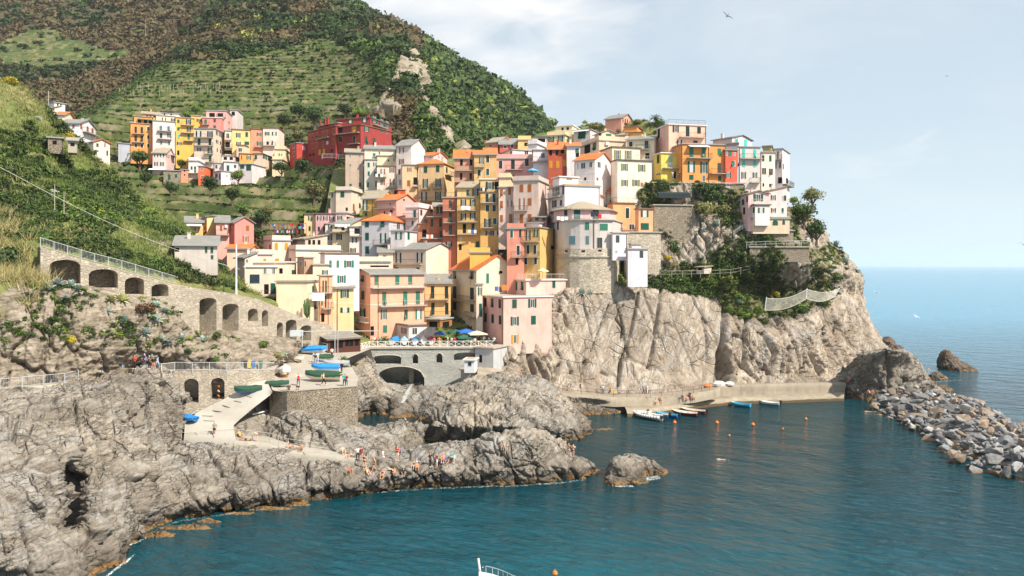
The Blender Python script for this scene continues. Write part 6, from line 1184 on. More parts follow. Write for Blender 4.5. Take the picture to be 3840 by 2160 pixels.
for i in range(26):
 k = MB(); x = random.uniform(-4.2, 4.2); z = random.choice((.9, 1.9, 2.6)); k.hexa([(x, -.1, z - .6), (x + .35, -.08, z - .6), (x + .35, -.06, z - .6), (x, -.08, z - .6), (x, -.1, z), (x + .35, -.1, z), (x + .35, -.08, z), (x, -.08, z)]); k.build('cloth', plain(*[('flag_white', (.7, .7, .7)), ('flag_blue', (.05, .15, .4)), ('flag_red', (.5, .04, .04)), ('flag_teal', (.1, .4, .4))][i % 4]), root)
block('shed', 'small wooden shed with a green roof on the near hillside', 'shed', 255, 288, 291, 527, 552, 134, M['pole'], 3, 1, 'S old 520', 'greytrim', wins='x 272|542|16 12')
block('shed', 'open timber hut at the left edge of the near hillside', 'shed', -6, 30, 34, 493, 512, 131, M['pole'], 3, 1, 'S old 485', 'browntrim', wins='x 12|503|14 10')
block('shed', 'ruined stone shed half hidden in the grass of the near hillside', 'shed', 180, 232, 236, 520, 545, 135, M['drystone'], 3, 1.5, 'F', 'greytrim', wins='x 205|534|16 14')
# dark garden netting roof on the cliff
m = MB(); a, b = at(2470, 742, 168), at(2590, 742, 168); m.hexa([a, b, b + Vector((0, 2.2, .6)), a + Vector((0, 2.2, .6)), a + Vector((0, 0, 1.0)), b + Vector((0, 0, 1.0)), b + Vector((0, 2.2, 1.5)), a + Vector((0, 2.2, 1.5))]); o = m.build('garden_netting', plain('dark_netting', (.03, .045, .05), .9)); tag(o, 'dark green shade netting over a vegetable bed on the cliff', 'netting')
terrain_bvh()
# ---------------------------------------------------------------- vegetation
def leaf_cloud(n, r=(1, 1, 1), leaf=.12, lobes=7, seed=0, shell=.55, flat=.5):
 g = np.random.default_rng(seed); r = np.array(r)
 c = g.normal(size=(lobes, 3)); c /= np.linalg.norm(c, axis=1)[:, None]; c *= g.uniform(.25, .62, (lobes, 1)); c[:, 2] = np.abs(c[:, 2]) * .8 - .05
 lr = g.uniform(.30, .52, lobes); k = g.integers(0, lobes, n); d = g.normal(size=(n, 3)); d /= np.linalg.norm(d, axis=1)[:, None]
 rad = lr[k] * (shell + (1 - shell) * g.random(n) ** .5) * (1 + .18 * g.normal(size=n)); p = (c[k] + d * rad[:, None])
 nrm = d + g.normal(size=(n, 3)) * flat; nrm /= np.linalg.norm(nrm, axis=1)[:, None]
 a = np.cross(nrm, g.normal(size=(n, 3))); a /= np.linalg.norm(a, axis=1)[:, None] + 1e-9; b = np.cross(nrm, a); s = leaf * g.uniform(.5, 1.3, (n, 1))
 q = p * r; V = np.stack([q - a * s, q + b * s * .6, q + a * s, q - b * s * .6], 1).reshape(-1, 3); Fc = np.arange(n * 4).reshape(n, 4)
 return V, Fc
def scatter(name, P, S, T, clumps, mat, sq=.8):
 g = np.random.default_rng(5); Vs, Fs, At = [], [], []; off = 0; ci = g.integers(0, len(clumps), len(P)); ang = g.uniform(0, 6.28, len(P))
 for k, (cv, cf) in enumerate(clumps):
  i = np.where(ci == k)[0]
  if not len(i): continue
  c, s = np.cos(ang[i])[:, None], np.sin(ang[i])[:, None]; x = cv[:, 0] * c - cv[:, 1] * s; y = cv[:, 0] * s + cv[:, 1] * c; z = np.broadcast_to(cv[:, 2] * sq, x.shape)
  V = np.stack([x, y, z], 2) * S[i][:, None, None] + P[i][:, None, :]; n = len(cv)
  Fc = cf[None] + (np.arange(len(i)) * n)[:, None, None] + off; Vs.append(V.reshape(-1, 3)); Fs.append(Fc.reshape(-1, cf.shape[1])); At.append(np.repeat(T[i], n)); off += len(i) * n
 return mesh_np(name, np.concatenate(Vs), np.concatenate(Fs), mat, attr={'tint': np.concatenate(At)})
def pick(patch, n, mask, seed=0, edge=2):
 P, N, px, py = PATCH[patch]; g = np.random.default_rng(seed)
 ii = g.integers(edge, P.shape[0] - edge, n * 3); jj = g.integers(edge, P.shape[1] - edge, n * 3)
 p, x, y = P[ii, jj], px[ii, jj], py[ii, jj]; m = mask(x, y, p) ; keep = g.random(len(m)) < m; p, x, y = p[keep][:n], x[keep][:n], y[keep][:n]; return p, x, y, g
farcl = [leaf_cloud(34, (1, 1, .85), .34, 5, s) for s in range(5)]; midcl = [leaf_cloud(84, (1, 1, .85), .19, 7, 40 + s) for s in range(5)]
# far hill
p, x, y, g = pick('far_hill', 9000, lambda x, y, p: np.where(inpoly(x, y, FTER), .10, 1.) * (x < 1300) * (y > -80) * (y < 480), 1)
tint = np.clip(.12 + .14 * g.random(len(p)) + .22 * (fbm(p * .012, 3) > .12) + .5 * (g.random(len(p)) < .03), 0, .8); tint = np.where(inpoly(x, y, FTER), .45 + .3 * g.random(len(p)), tint)
scatter('far_hill_scrub', p, g.uniform(2.2, 5.2, len(p)) * (p[:, 1] / 520), tint, farcl, M['scrub']); tag(bpy.data.objects['far_hill_scrub'], 'brown heather and scrub covering the far hillside', 'scrub', kind='stuff')
# terraced hill
def hmask(x, y, p):
 fr_ = (p[:, 2] + warpz(p * (1, 1, 0))) / STEP; fr_ = fr_ - np.floor(fr_); row = np.where(((fr_ > .02) & (fr_ < .1)) | (fr_ > .9), .85, .07) * np.where(fbm(p * .04 + 7, 2) > -.1, 1, .3); m = np.where(terrmask(x, y) > .5, row, 1.0); c = np.max([inpoly(x, y, c) for c in CRAG], 0); return m * np.where(c, .05, 1) * (y > -60) * (y < 1000) * (x > 20)
p, x, y, g = pick('terraced_hill', 21000, hmask, 2); tm = terrmask(x, y) > .5
n_ = fbm(p * .014, 3); n2 = fbm(p * .05 + 9, 3); right = x > 1560
tint = np.where(tm, .56 + .32 * g.random(len(p)) + .15 * n2, np.where(right, .50 + .30 * g.random(len(p)), .40 + .9 * n_ + .22 * (g.random(len(p)) - .5)))
tint = np.where((g.random(len(p)) < .02), .97, tint); tint = np.where(tm & (g.random(len(p)) < .12), .2, tint)
S = np.where(tm, g.uniform(.7, 1.7, len(p)), g.uniform(1.6, 4.2, len(p))) * (p[:, 1] / 330); S *= np.where(g.random(len(p)) < .08, 1.7, 1)
scatter('hillside_scrub', p, S, np.clip(tint, 0, 1), midcl[:3] + farcl[:2], M['scrub']); tag(bpy.data.objects['hillside_scrub'], 'dense mixed scrub and vine rows covering the big hill', 'scrub', kind='stuff')
def vmask(x, y, p):
 fr_ = (p[:, 2] + warpz(p * (1, 1, 0))) / STEP; fr_ = fr_ - np.floor(fr_); return (terrmask(x, y) > .6) * np.where(((fr_ > .01) & (fr_ < .09)) | (fr_ > .93), .9, .02) * (y < 900)
p, x, y, g = pick('terraced_hill', 15000, vmask, 22)
scatter('vine_rows', p, g.uniform(.7, 1.5, len(p)) * (p[:, 1] / 330), np.clip(.60 + .5 * fbm(p * .03, 3) + .25 * (g.random(len(p)) - .5), .38, .92), farcl, M['scrub'], .75); tag(bpy.data.objects['vine_rows'], 'rows of vines and hedges along the terrace edges', 'vines', kind='stuff')
# near slope: blades of grass and small scrub
def blade_clump(n, h=.5, spread=.35, seed=0, w=.03, lean=.5):
 g = np.random.default_rng(seed); b = g.normal(size=(n, 3)) * spread; b[:, 2] = 0; t = g.normal(size=(n, 3)) * lean; t[:, 2] = g.uniform(.5, 1, n) ; t = b + t * h; a = g.normal(size=(n, 3)); a[:, 2] = 0; a /= np.linalg.norm(a, axis=1)[:, None]
 mid = (b + t) / 2 + np.array([0, 0, h * .18]); V = np.stack([b - a * w, b + a * w, mid + a * w * .8, t, mid - a * w * .8], 1).reshape(-1, 3); return V, np.concatenate([np.array([[0, 1, 2, 4], [4, 2, 3, 3]]) + 5 * i for i in range(n)])
def blades(n, h, spread, seed, w, lean):
 g = np.random.default_rng(seed); b = g.normal(size=(n, 3)) * spread; b[:, 2] = 0; t = g.normal(size=(n, 3)) * lean; t[:, 2] = g.uniform(.5, 1.1, n); t = b + t * h; a = g.normal(size=(n, 3)); a[:, 2] = 0; a /= np.linalg.norm(a, axis=1)[:, None]
 return np.stack([b - a * w, b + a * w, t], 1).reshape(-1, 3), np.arange(n * 3).reshape(n, 3)
gb_ = [blades(14, .62, .38, s, .05, .35) for s in range(5)]; db_ = [blades(26, 1.5, .34, 60 + s, .035, .42) for s in range(4)]
def above_wall(x, y): return y < np.interp(x, [0, 150, 330, 660, 880, 1050, 1240], [890, 905, 960, 1050, 1085, 1140, 1205])
p, x, y, g = pick('near_hillside', 11000, lambda x, y, p: above_wall(x, y) * np.clip(1.15 - slopeattr(p, x, y) * 1.4, .05, 1) * (x > -60) * (x < 1000), 3)
M['grassb'] = leafmat('slope_grass_blades', [(0., (.06, .095, .022)), (.35, (.12, .17, .038)), (.65, (.22, .235, .08)), (1., (.42, .34, .17))])
scatter('slope_grass', p, g.uniform(.6, 1.35, len(p)), np.clip(.32 + .9 * fbm(p * .06, 3) + .25 * (g.random(len(p)) - .3), 0, 1), gb_, M['grassb'], 1); tag(bpy.data.objects['slope_grass'], 'long green grass on the near hillside', 'grass', kind='stuff')
p, x, y, g = pick('near_hillside', 5200, lambda x, y, p: above_wall(x, y) * (fbm(p * .07 + 3, 3) > -.06) * (x > -60) * (x < 1000), 4)
scatter('slope_scrub', p, g.uniform(.45, 1.6, len(p)) ** 1.3, np.clip(.55 + .3 * fbm(p * .1, 2) + .35 * (g.random(len(p)) - .4), .3, 1), midcl, M['scrub'], .7); tag(bpy.data.objects['slope_scrub'], 'low green scrub among the grass of the near hillside', 'scrub', kind='stuff')
DRYP = pl('-60,800 60,820 110,900 150,1000 170,1060 260,1110 300,1200 260,1250 120,1215 -60,1230')
p, x, y, g = pick('near_hillside', 1700, lambda x, y, p: inpoly(x, y, DRYP) * (fbm(p * .2, 2) > -.12), 5)
scatter('dry_grass', p, g.uniform(.8, 1.7, len(p)), np.clip(.72 + .3 * g.random(len(p)), 0, 1), db_, M['grassb'], 1); tag(bpy.data.objects['dry_grass'], 'tall straw-coloured dry grass below the arcade at the left', 'grass', kind='stuff')
LOWP = pl('-40,1180 100,1060 300,1085 460,1110 640,1130 740,1260 930,1262 1100,1300 1080,1340 900,1345 720,1330 560,1310 300,1290 100,1330 -40,1330')
p, x, y, g = pick('near_hillside', 3600, lambda x, y, p: inpoly(x, y, LOWP) * np.clip(.25 + 2.2 * fbm(p * .12, 3), 0, 1) * np.clip((1300 - y) / 60, .15, 1), 6)
scatter('rock_plants', p, g.uniform(.35, 1.0, len(p)), np.clip(.5 + .45 * g.random(len(p)), 0, 1), midcl, M['scrub'], .7); tag(bpy.data.objects['rock_plants'], 'patchy low plants on the rocks below the arcade', 'plants', kind='stuff')
# cliff vegetation
def cmask(x, y, p): v = vegattr(p, x, y); return np.clip((v + .42 * fbm(p * .11, 4) - .36) * 2.6, 0, 1) * (x > 1960)
p, x, y, g = pick('promontory_cliff', 8500, cmask, 7)
scatter('cliff_scrub', p, g.uniform(.45, 1.25, len(p)), np.clip(.66 + .5 * fbm(p * .08, 3) + .35 * (g.random(len(p)) - .45), .05, 1), midcl, M['scrub'], .8); tag(bpy.data.objects['cliff_scrub'], 'mixed green scrub covering the upper cliff slope', 'scrub', kind='stuff')
p, x, y, g = pick('village_ground', 1200, lambda x, y, p: (y > 400) * 1., 8)
scatter('village_greenery', p, g.uniform(.6, 1.6, len(p)), np.clip(.58 + .3 * g.random(len(p)), 0, 1), midcl, M['scrub'], .9); tag(bpy.data.objects['village_greenery'], 'low greenery on the ground between the houses', 'plants', kind='stuff')
# single bushes and trees
BP = []
for s in range(6):
 V, Fc = leaf_cloud(800, (1, 1, .85), .095, 10, 100 + s, .5); me = bpy.data.meshes.new('bush_leaves'); me.from_pydata(V.tolist(), [], Fc.tolist()); me.materials.append(LM['dark']); BP.append(me)
TP = []
for s in range(4):
 V, Fc = leaf_cloud(1500, (1, 1, 1), .085, 16, 200 + s, .4); me = bpy.data.meshes.new('tree_leaves'); me.from_pydata(V.tolist(), [], Fc.tolist()); me.materials.append(LM['dark']); TP.append(me)
def setmat(o, m): o.material_slots[0].link = 'OBJECT'; o.material_slots[0].material = m
bn = 0
def bush(px, py, r, kind, label, hz=1.0, name='bush', group=None):
 global bn
 p, n = hit(px, py + r * .45); rr = r * p.y / F; o = bpy.data.objects.new(name, BP[bn % 6]); bn += 1; link(o); o.location = p + Vector((0, 0, rr * .25)); o.scale = (rr * 1.15, rr * 1.15, rr * 1.2 * hz); o.rotation_euler = (0, 0, random.uniform(0, 6.28)); setmat(o, LM[kind]); tag(o, label, 'bush', group)
def tree(px, py, r, kind, label, hz=1.0, trunk=.45):    # py: crown centre; stands on the ground below it
 global bn
 p, n = hit(px, py + r * (1 + .55 * trunk)); rr = r * p.y / F; h = rr * (1 + .75 * trunk)
 root = empty('tree', p); tag(root, label, 'tree', 'trees between and behind the houses'); m = MB(); m.tube([(0, 0, -.4), (rr * .08, 0, h * .45), (-.02, rr * .05, h * .9)], [rr * .13, rr * .09, rr * .04], 7)
 for k in range(5): a = k * 1.3; m.tube([(rr * .05, 0, h * .4), (math.cos(a) * rr * .5, math.sin(a) * rr * .5, h * .85), (math.cos(a) * rr * .75, math.sin(a) * rr * .75, h * 1.05)], [rr * .06, rr * .035, rr * .012], 5)
 m.build('trunk', M['bark'], root); o = bpy.data.objects.new('crown', TP[bn % 4]); bn += 1; link(o, root); o.location = (0, 0, h); o.scale = (rr * 1.2, rr * 1.2, rr * 1.15 * hz); o.rotation_euler = (0, 0, random.uniform(0, 6.28)); setmat(o, LM[kind])
for a in [(522, 596, 38, 'dark', 'round dark tree below the orange four-storey house'), (547, 668, 28, 'mid', 'mid green tree beside the white awning of the pink cottage'), (678, 615, 20, 'mid', 'small garden tree between the pink cottage and the red cube'),
          (733, 412, 24, 'lite', 'bright lime green tree behind the upper row'), (703, 434, 20, 'lite', 'lower bright green tree behind the golden yellow house'), (788, 690, 36, 'dark', 'dark tree under the bright orange-red cube'), (892, 662, 28, 'mid', 'tree at the foot of the lilac houses'),
          (1178, 437, 44, 'dark', 'largest dark tree of the grove left of the crimson building'), (1120, 420, 34, 'dark', 'dark tree in the middle of the grove above the crimson building'), (1062, 452, 30, 'dark', 'leftmost dark tree of the grove near the crimson building'), (1292, 415, 30, 'dark', 'dark tree directly above the crimson building'), (1350, 424, 22, 'lite', 'light green tree above the roof of the crimson building'),
          (1101, 482, 20, 'olive', 'yellowish tree left of the crimson building'), (1069, 527, 30, 'dark', 'dark tree beside the pale peach end house'), (1122, 510, 28, 'olive', 'olive tree touching the left end of the crimson building'), (1424, 515, 35, 'olive', 'broad tree standing against the side wall of the crimson building'),
          (1054, 633, 32, 'dark', 'dark tree below the pale yellow terrace house'), (1134, 626, 38, 'dark', 'big dark tree below the red cottages'), (1176, 718, 44, 'olive', 'shaggy olive tree above the cream house with arched doors'), (980, 815, 38, 'dark', 'tall ivy-clad dark tree beside the coral house'), (960, 880, 32, 'dark', 'dark ivy mass below the tall tree by the coral house'),
          (913, 790, 30, 'mid', 'silvery green tree left of the ivy-clad tree'), (1002, 797, 28, 'olive', 'olive tree right of the ivy-clad tree'), (1302, 1200, 42, 'dark', 'fig tree in front of the yellow house by the pavilion'), (2911, 858, 22, 'olive', 'thin sparse tree in the pink villa garden'),
          (3012, 800, 48, 'mid', 'green tree right of the pink villa'), (3060, 868, 46, 'dark', 'dark tree at the outer edge of the villa garden'), (3045, 738, 40, 'olive', 'wispy olive tree leaning over the cliff edge'), (2975, 755, 20, 'lite', 'light green treetop just behind the pink villa'), (870, 730, 34, 'dark', 'dark tree at the left of the terraced gardens'), (640, 705, 30, 'dark', 'dark tree below the grey stone cottage')]:
 tree(*a)
for a in [(20, 960, 62, 'dark', 'very dark tall bush at the left edge above the dry grass', 1.4), (42, 302, 30, 'yellow', 'large bright yellow broom bush at the left edge'), (172, 892, 34, 'mid', 'green bush at the top of the railing'), (207, 868, 15, 'yellow', 'yellow broom flowers above the railing'),
          (268, 1272, 24, 'yellow', 'yellow gorse bush on the rocks at lower left'), (481, 1068, 15, 'yellow', 'yellow gorse growing in the third arch of the arcade', 1.6), (540, 1150, 38, 'brown', 'round brown-green bush among the agaves'), (585, 975, 34, 'mid', 'round green bush below the orange flower pots'), (812, 1256, 24, 'mid', 'small round bush below the tall arches'),
          (789, 888, 13, 'yellow', 'small yellow broom below the low yellow house'), (257, 508, 22, 'yellow', 'orange-yellow bush beside the white gabled house'), (262, 1040, 26, 'olive', 'bush inside the first arch of the arcade'), (400, 1058, 20, 'olive', 'bush inside the second arch of the arcade'), (500, 1060, 16, 'dry', 'dry bush inside the third arch'),
          (2489, 690, 34, 'dark', 'dark bush below the bright yellow house'), (2638, 708, 46, 'dark', 'large dark bush hanging below the wide orange house'), (2680, 735, 42, 'dark', 'dark bush right of the large hanging one'), (2502, 722, 26, 'olive', 'olive bush above the garden netting'), (2650, 775, 52, 'olive', 'wide olive bush in the middle of the upper cliff'), (2704, 780, 36, 'olive', 'olive bush left of the pink villa'),
          (2526, 935, 28, 'dark', 'tall dark cypress-like bush on the cliff', 1.6), (2782, 897, 18, 'mid', 'small green bush under the villa stair'), (2956, 892, 26, 'mid', 'green bush in the lower villa garden'), (2475, 458, 24, 'mid', 'bush below the palm on the skyline'), (2388, 455, 20, 'olive', 'bush on the skyline right of the salmon house'), (2229, 470, 28, 'olive', 'wide bush on the skyline left of the salmon house'), (2194, 458, 13, 'yellow', 'yellow bush on the skyline'),
          (2504, 965, 15, 'yellow', 'yellow bush beside the cypress-like bush'), (2638, 1045, 24, 'olive', 'yellow-green bush below the wooden rail fence'), (2735, 1038, 14, 'yellow', 'yellow gorse bush right of the hut'), (2914, 1063, 22, 'mid', 'bright bush below the grey cliff railing'), (2907, 1100, 21, 'yellow', 'yellow-green spurge bush above the rockfall net'), (3034, 1072, 20, 'olive', 'olive bush behind the rockfall net'),
          (2996, 1150, 38, 'mid', 'large green bush under the rockfall net'), (3089, 1134, 34, 'mid', 'green bush at the right end of the rockfall net'), (2858, 1200, 26, 'mid', 'bush at the left foot of the rockfall net'), (3130, 1032, 34, 'mid', 'bush on the outer cliff shoulder'), (2773, 1112, 28, 'mid', 'bush above the dark cleft in the cliff'), (2735, 1158, 24, 'mid', 'bush at the top of the dark cleft'), (2523, 1083, 14, 'mid', 'small bush on the edge of the smooth slab'),
          (1290, 1350, 24, 'mid', 'green bush beside the bridge abutment'), (1250, 1365, 18, 'mid', 'bush at the right edge of the boat plaza'), (1330, 1360, 18, 'olive', 'olive bush above the stream rocks'), (700, 1315, 18, 'mid', 'bush above the railing over the boat stores'), (810, 1345, 22, 'mid', 'bush behind the waste bins'), (1040, 1330, 20, 'olive', 'bush at the left edge of the pavilion'), (990, 1290, 26, 'mid', 'bush on the rubble below the arcade end'),
          (60, 890, 18, 'mid', 'green bush above the dark bush at the left edge'), (420, 640, 24, 'mid', 'bush on the ridge of the near hillside'), (330, 720, 26, 'dark', 'dark bush in the middle of the near hillside'), (420, 700, 30, 'dark', 'dark bush below the ridge of the near hillside'), (460, 760, 30, 'mid', 'large green bush on the lower ridge'), (200, 720, 20, 'silver', 'silvery bush in the grass'), (140, 440, 14, 'silver', 'silvery bush near the top of the near hillside'), (330, 690, 12, 'silver', 'small silvery bush on the green slope'),
          (560, 790, 24, 'lite', 'light green bush near the fence on the slope')]:
 bush(*a)
# agaves
def agave_mesh(n, seed, wd=.10):
 g = random.Random(seed); m = MB()
 for i in range(n):
  a = i * 2.399; el = .25 + 1.15 * (i / n) + g.uniform(-.1, .1); L = g.uniform(.8, 1.1) * (1 - .25 * i / n); d = Vector((math.cos(a) * math.cos(el), math.sin(a) * math.cos(el), math.sin(el))); sd = Vector((-math.sin(a), math.cos(a), 0)); pts = []
  for k, (tt, ww) in enumerate(((0, .7), (.35, 1), (.7, .8), (1, .03))): c = d * L * tt - Vector((0, 0, .32 * tt * tt * (1 - i / n))); pts.append((c - sd * wd * ww, c + sd * wd * ww))
  for (p0, p1), (q0, q1) in zip(pts[:-1], pts[1:]): m.poly([p0, p1, q1, q0])
 return m
AGM = [agave_mesh(34, s).build('agave', LM['agave']) for s in (1, 2)]
first = [True, True]
def agave(px, py, r, label, kind='agave', group='agaves on the rocky slopes'):
 global bn
 p, n = hit(px, py); rr = 1.35 * r * p.y / F; k = bn % 2; bn += 1
 if first[k]: o = AGM[k]; first[k] = False
 else: o = AGM[k].copy(); COL.objects.link(o)
 o.location = p - Vector((0, 0, .05)); o.scale = (rr, rr, rr); o.rotation_euler = (random.uniform(-.1, .25), 0, random.uniform(0, 6.28)); setmat(o, LM[kind]); tag(o, label, 'agave', group)
for i, a in enumerate([(186, 1086, 30, 'leftmost blue agave below the first arch'), (216, 1068, 32, 'tall blue agave right under the first arch'), (268, 1072, 28, 'blue agave at the right foot of the first arch'), (292, 1088, 28, 'blue agave between the first and second arch'), (240, 1118, 20, 'small agave below the pair under the first arch'),
  (406, 1172, 28, 'blue agave left of the yellow striped ones'), (470, 1210, 34, 'large blue agave below the brown bush'), (582, 1202, 30, 'blue agave right of the brown bush'), (545, 1252, 30, 'large blue agave low on the rock'), (604, 1272, 26, 'agave in the lower group'), (634, 1288, 26, 'agave at the bottom of the lower group'), (684, 1268, 24, 'agave right of the lower group'), (586, 1148, 24, 'upper agave right of the brown bush'), (618, 1172, 24, 'agave near the pale rock spur'), (757, 1278, 24, 'lone agave below the tall arches'), (612, 1108, 16, 'thin agave in the fourth arch'), (490, 1255, 18, 'small agave left of the lower group')]):
 agave(*a)
agave(415, 1128, 30, 'left yellow striped agave', 'yagave'); agave(460, 1128, 36, 'right yellow striped agave', 'yagave')
for a in [(2687, 845, 24, 'big blue agave on the middle cliff'), (2638, 866, 15, 'small agave below left of the big cliff agave'), (2631, 822, 15, 'small agave above left of the big cliff agave'), (2773, 1138, 22, 'agave above the dark cleft'), (3015, 1012, 18, 'agave below the lower garden wall'), (3108, 1064, 20, 'agave behind the net end'), (3171, 985, 26, 'agave on the outer cliff shoulder'), (3134, 922, 24, 'agave on the skyline of the cliff'), (2180, 1100, 24, 'agave at the top left of the smooth slab'), (2215, 1095, 16, 'smaller agave beside the one on the slab'), (1683, 560, 20, 'agave at the foot of the crag')]:
 agave(*a)
# palm, cactus
p, n = hit(2458, 470); root = empty('palm_tree', p); tag(root, 'palm tree on the skyline above the peach house', 'palm'); m = MB(); hh = max(.8, (CH - (442 - HZ) * p.y / F) - p.z); m.tube([(0, 0, -.5), (.05, 0, hh * .5), (0, 0, hh)], [.22, .18, .2], 7); m.build('trunk', M['bark'], root); m = MB()
for i in range(26):
 a = i * 2.399; el = .95 - 1.1 * (i / 26); pts = [Vector((math.cos(a) * math.cos(el) * t_ * 2.4, math.sin(a) * math.cos(el) * t_ * 2.4, hh + math.sin(el) * t_ * 2.4 - .9 * t_ * t_)) for t_ in (0, .35, .7, 1)]
 sd = Vector((-math.sin(a), math.cos(a), 0));
 for q0, q1, w0, w1 in zip(pts[:-1], pts[1:], (.05, .26, .2), (.26, .2, .03)): m.poly([q0 - sd * w0, q0 + sd * w0, q1 + sd * w1 - Vector((0, 0, .12)), q1 - sd * w1 - Vector((0, 0, .12))])
m.build('crown', LM['dark'], root)
p, n = hit(1155, 1195); m = MB()
for i in range(9): a = i * .7; r_ = .15 + .55 * (i / 9); m.tube([(0, 0, 0), (math.cos(a) * r_, math.sin(a) * r_, .8), (math.cos(a) * r_ * 1.25, math.sin(a) * r_ * 1.25, 2.4 + 1.2 * ((i * 37) % 5) / 5)], [.13, .15, .12], 7)
o = m.build('cactus', plain('cactus_green', (.10, .16, .05), .6)); o.location = at(1152, 1192, 132.5); tag(o, 'tall columnar cactus against the cream block above the arcade', 'cactus')
# ---------------------------------------------------------------- boats
def paint(n, c, r=.35): return plain(n, c, r, .5)
PB = {'white': paint('white_boat_paint', (.76, .75, .72)), 'blue': paint('blue_boat_paint', (.02, .16, .48)), 'lblue': paint('light_blue_boat_paint', (.05, .36, .55)), 'red': paint('dark_red_boat_paint', (.22, .03, .02)), 'cream': paint('cream_boat_paint', (.72, .62, .50)), 'grey': paint('grey_tube', (.60, .61, .62)), 'brownw': paint('brown_deck', (.32, .14, .07)), 'green': paint('green_boat_paint', (.04, .16, .10))}
TP_ = {'blue': plain('blue_tarpaulin', (.03, .24, .62), .55), 'green': plain('dark_green_tarpaulin', (.025, .075, .045), .6), 'grey': plain('grey_tarpaulin', (.36, .37, .38), .6), 'white': plain('white_tarpaulin', (.72, .72, .70), .6), 'magenta': plain('dark_pink_tarpaulin', (.50, .06, .12), .6), 'lblue': plain('striped_light_blue_tarpaulin', (.35, .58, .66), .6), 'brown': plain('brown_tarpaulin', (.30, .20, .12), .7)}
M['blackp'] = paint('black_engine_cowl', (.02, .02, .022)); M['orange'] = paint('orange_plastic', (.85, .22, .02)); M['yellowp'] = paint('yellow_plastic', (.80, .55, .05))
def hull_rings(L, B, H, n=12, tr=.7, sheer=.25, inset=0):
 out = []
 for i in range(n + 1):
  u = i / n; x = -L / 2 + L * u; w = B / 2 * (tr + (1 - tr) * math.sin(min(1, u / .45) * math.pi / 2)) if u < .45 else B / 2 * math.cos(((u - .45) / .55) ** 1.7 * math.pi / 2) ; w = max(w - inset, .015); zt = H * (1 + sheer * (2 * abs(u - .4)) ** 2) ; kz = H * .75 * max(0, (u - .8) / .2) ** 2
  out.append([(x, -w, zt), (x, -w * .92, zt * .55 + kz * .3), (x, -w * .55, .10 * H + kz), (x, 0, kz), (x, w * .55, .10 * H + kz), (x, w * .92, zt * .55 + kz * .3), (x, w, zt)])
 return out
def boat(name, label, loc, head, L=4.5, B=1.7, H=.62, hull='white', inner='cream', tarp=None, engine=0, rail=None, group=None, cat='boat', tilt=0, extras=None):
 root = empty(name, loc, head); root.rotation_euler = (0, tilt, head); tag(root, label, cat, group); m = MB(); rg = hull_rings(L, B, H)
 for a, b in zip(rg[:-1], rg[1:]):
  for k in range(6): m.poly([a[k], b[k], b[k + 1], a[k + 1]])
 m.poly(rg[0]); m.build('hull', PB[hull], root, True)
 g = MB(); g.tube([r[0] for r in rg], .045, 5); g.tube([r[-1] for r in rg], .045, 5); g.bar(rg[0][0], rg[0][-1], .045); g.build('gunwale', PB[rail or inner], root)
 if tarp:
  m = MB(); r_ = random.Random(len(label)); n = len(rg)
  T = []
  for i, r in enumerate(rg):
   h = H * (.5 + .35 * math.sin(i / (n - 1) * math.pi)) * (1 + r_.uniform(-.15, .15)); y = r[-1][1] + .07; z = r[-1][2]; T.append([(r[0][0], -y, z - .28 + r_.uniform(-.08, .05)), (r[0][0], -y, z + .03), (r[0][0], -y * .5, z + h * .6), (r[0][0], 0, z + h), (r[0][0], y * .5, z + h * .6), (r[0][0], y, z + .03), (r[0][0], y, z - .28 + r_.uniform(-.08, .05))])
  for a, b in zip(T[:-1], T[1:]):
   for k in range(6): m.poly([a[k], b[k], b[k + 1], a[k + 1]])
  m.poly(T[0]); m.poly(T[-1]); m.build('tarpaulin', TP_[tarp], root)
 else:
  m = MB(); ri = hull_rings(L * .96, B * .9, H, inset=.02); zf = H * .35
  for a, b in zip(ri[:-1], ri[1:]):
   wa, wb = a[6][1], b[6][1]; m.poly([(a[0][0], -wa * .8, zf), (b[0][0], -wb * .8, zf), (b[0][0], wb * .8, zf), (a[0][0], wa * .8, zf)])
   for s in (-1, 1): m.poly([(a[0][0], s * wa * .8, zf), (b[0][0], s * wb * .8, zf), (b[0][0], s * wb, b[6][2]), (a[0][0], s * wa, a[6][2])])
  m.build('inner_hull', PB[inner], root)
  for u in (.22, .48, .70):
   r = rg[int(u * 12)]; m = MB(); m.box((r[0][0] - .13, -r[-1][1] * .93, H * .72), (r[0][0] + .13, r[-1][1] * .93, H * .78)); m.build('seat', PB['brownw'] if hull != 'white' else PB['cream'], root)
  m = MB(); a = rg[-4:]; m.poly([a[0][0], a[1][0], a[2][0], a[3][0], a[3][6], a[2][6], a[1][6], a[0][6]]); m.build('foredeck', PB[inner], root)
 for k in range(engine):
  y = 0 if engine == 1 else (-.38, .38)[k]; m = MB(); x0 = -L / 2
  m.hexa([(x0 - .5, y - .17, H * .9), (x0 - .05, y - .17, H * .9), (x0 - .05, y + .17, H * .9), (x0 - .5, y + .17, H * .9), (x0 - .44, y - .12, H * .9 + .5), (x0 - .1, y - .14, H * .9 + .52), (x0 - .1, y + .14, H * .9 + .52), (x0 - .44, y + .12, H * .9 + .5)]); m.box((x0 - .32, y - .06, -.15), (x0 - .15, y + .06, H * .9)); m.build('outboard_motor', M['blackp'], root)
 if extras: extras(root, rg)
 return root
def onground(px, py, up=0.0): p, n = hit(px, py); return p + Vector((0, 0, up))
def heading(px0, py0, px1, py1, z=None):
 a, b = (onground(px0, py0), onground(px1, py1)) if z is None else (atz(px0, py0, z), atz(px1, py1, z)); d = b - a; return math.atan2(d.y, d.x), (a + b) / 2
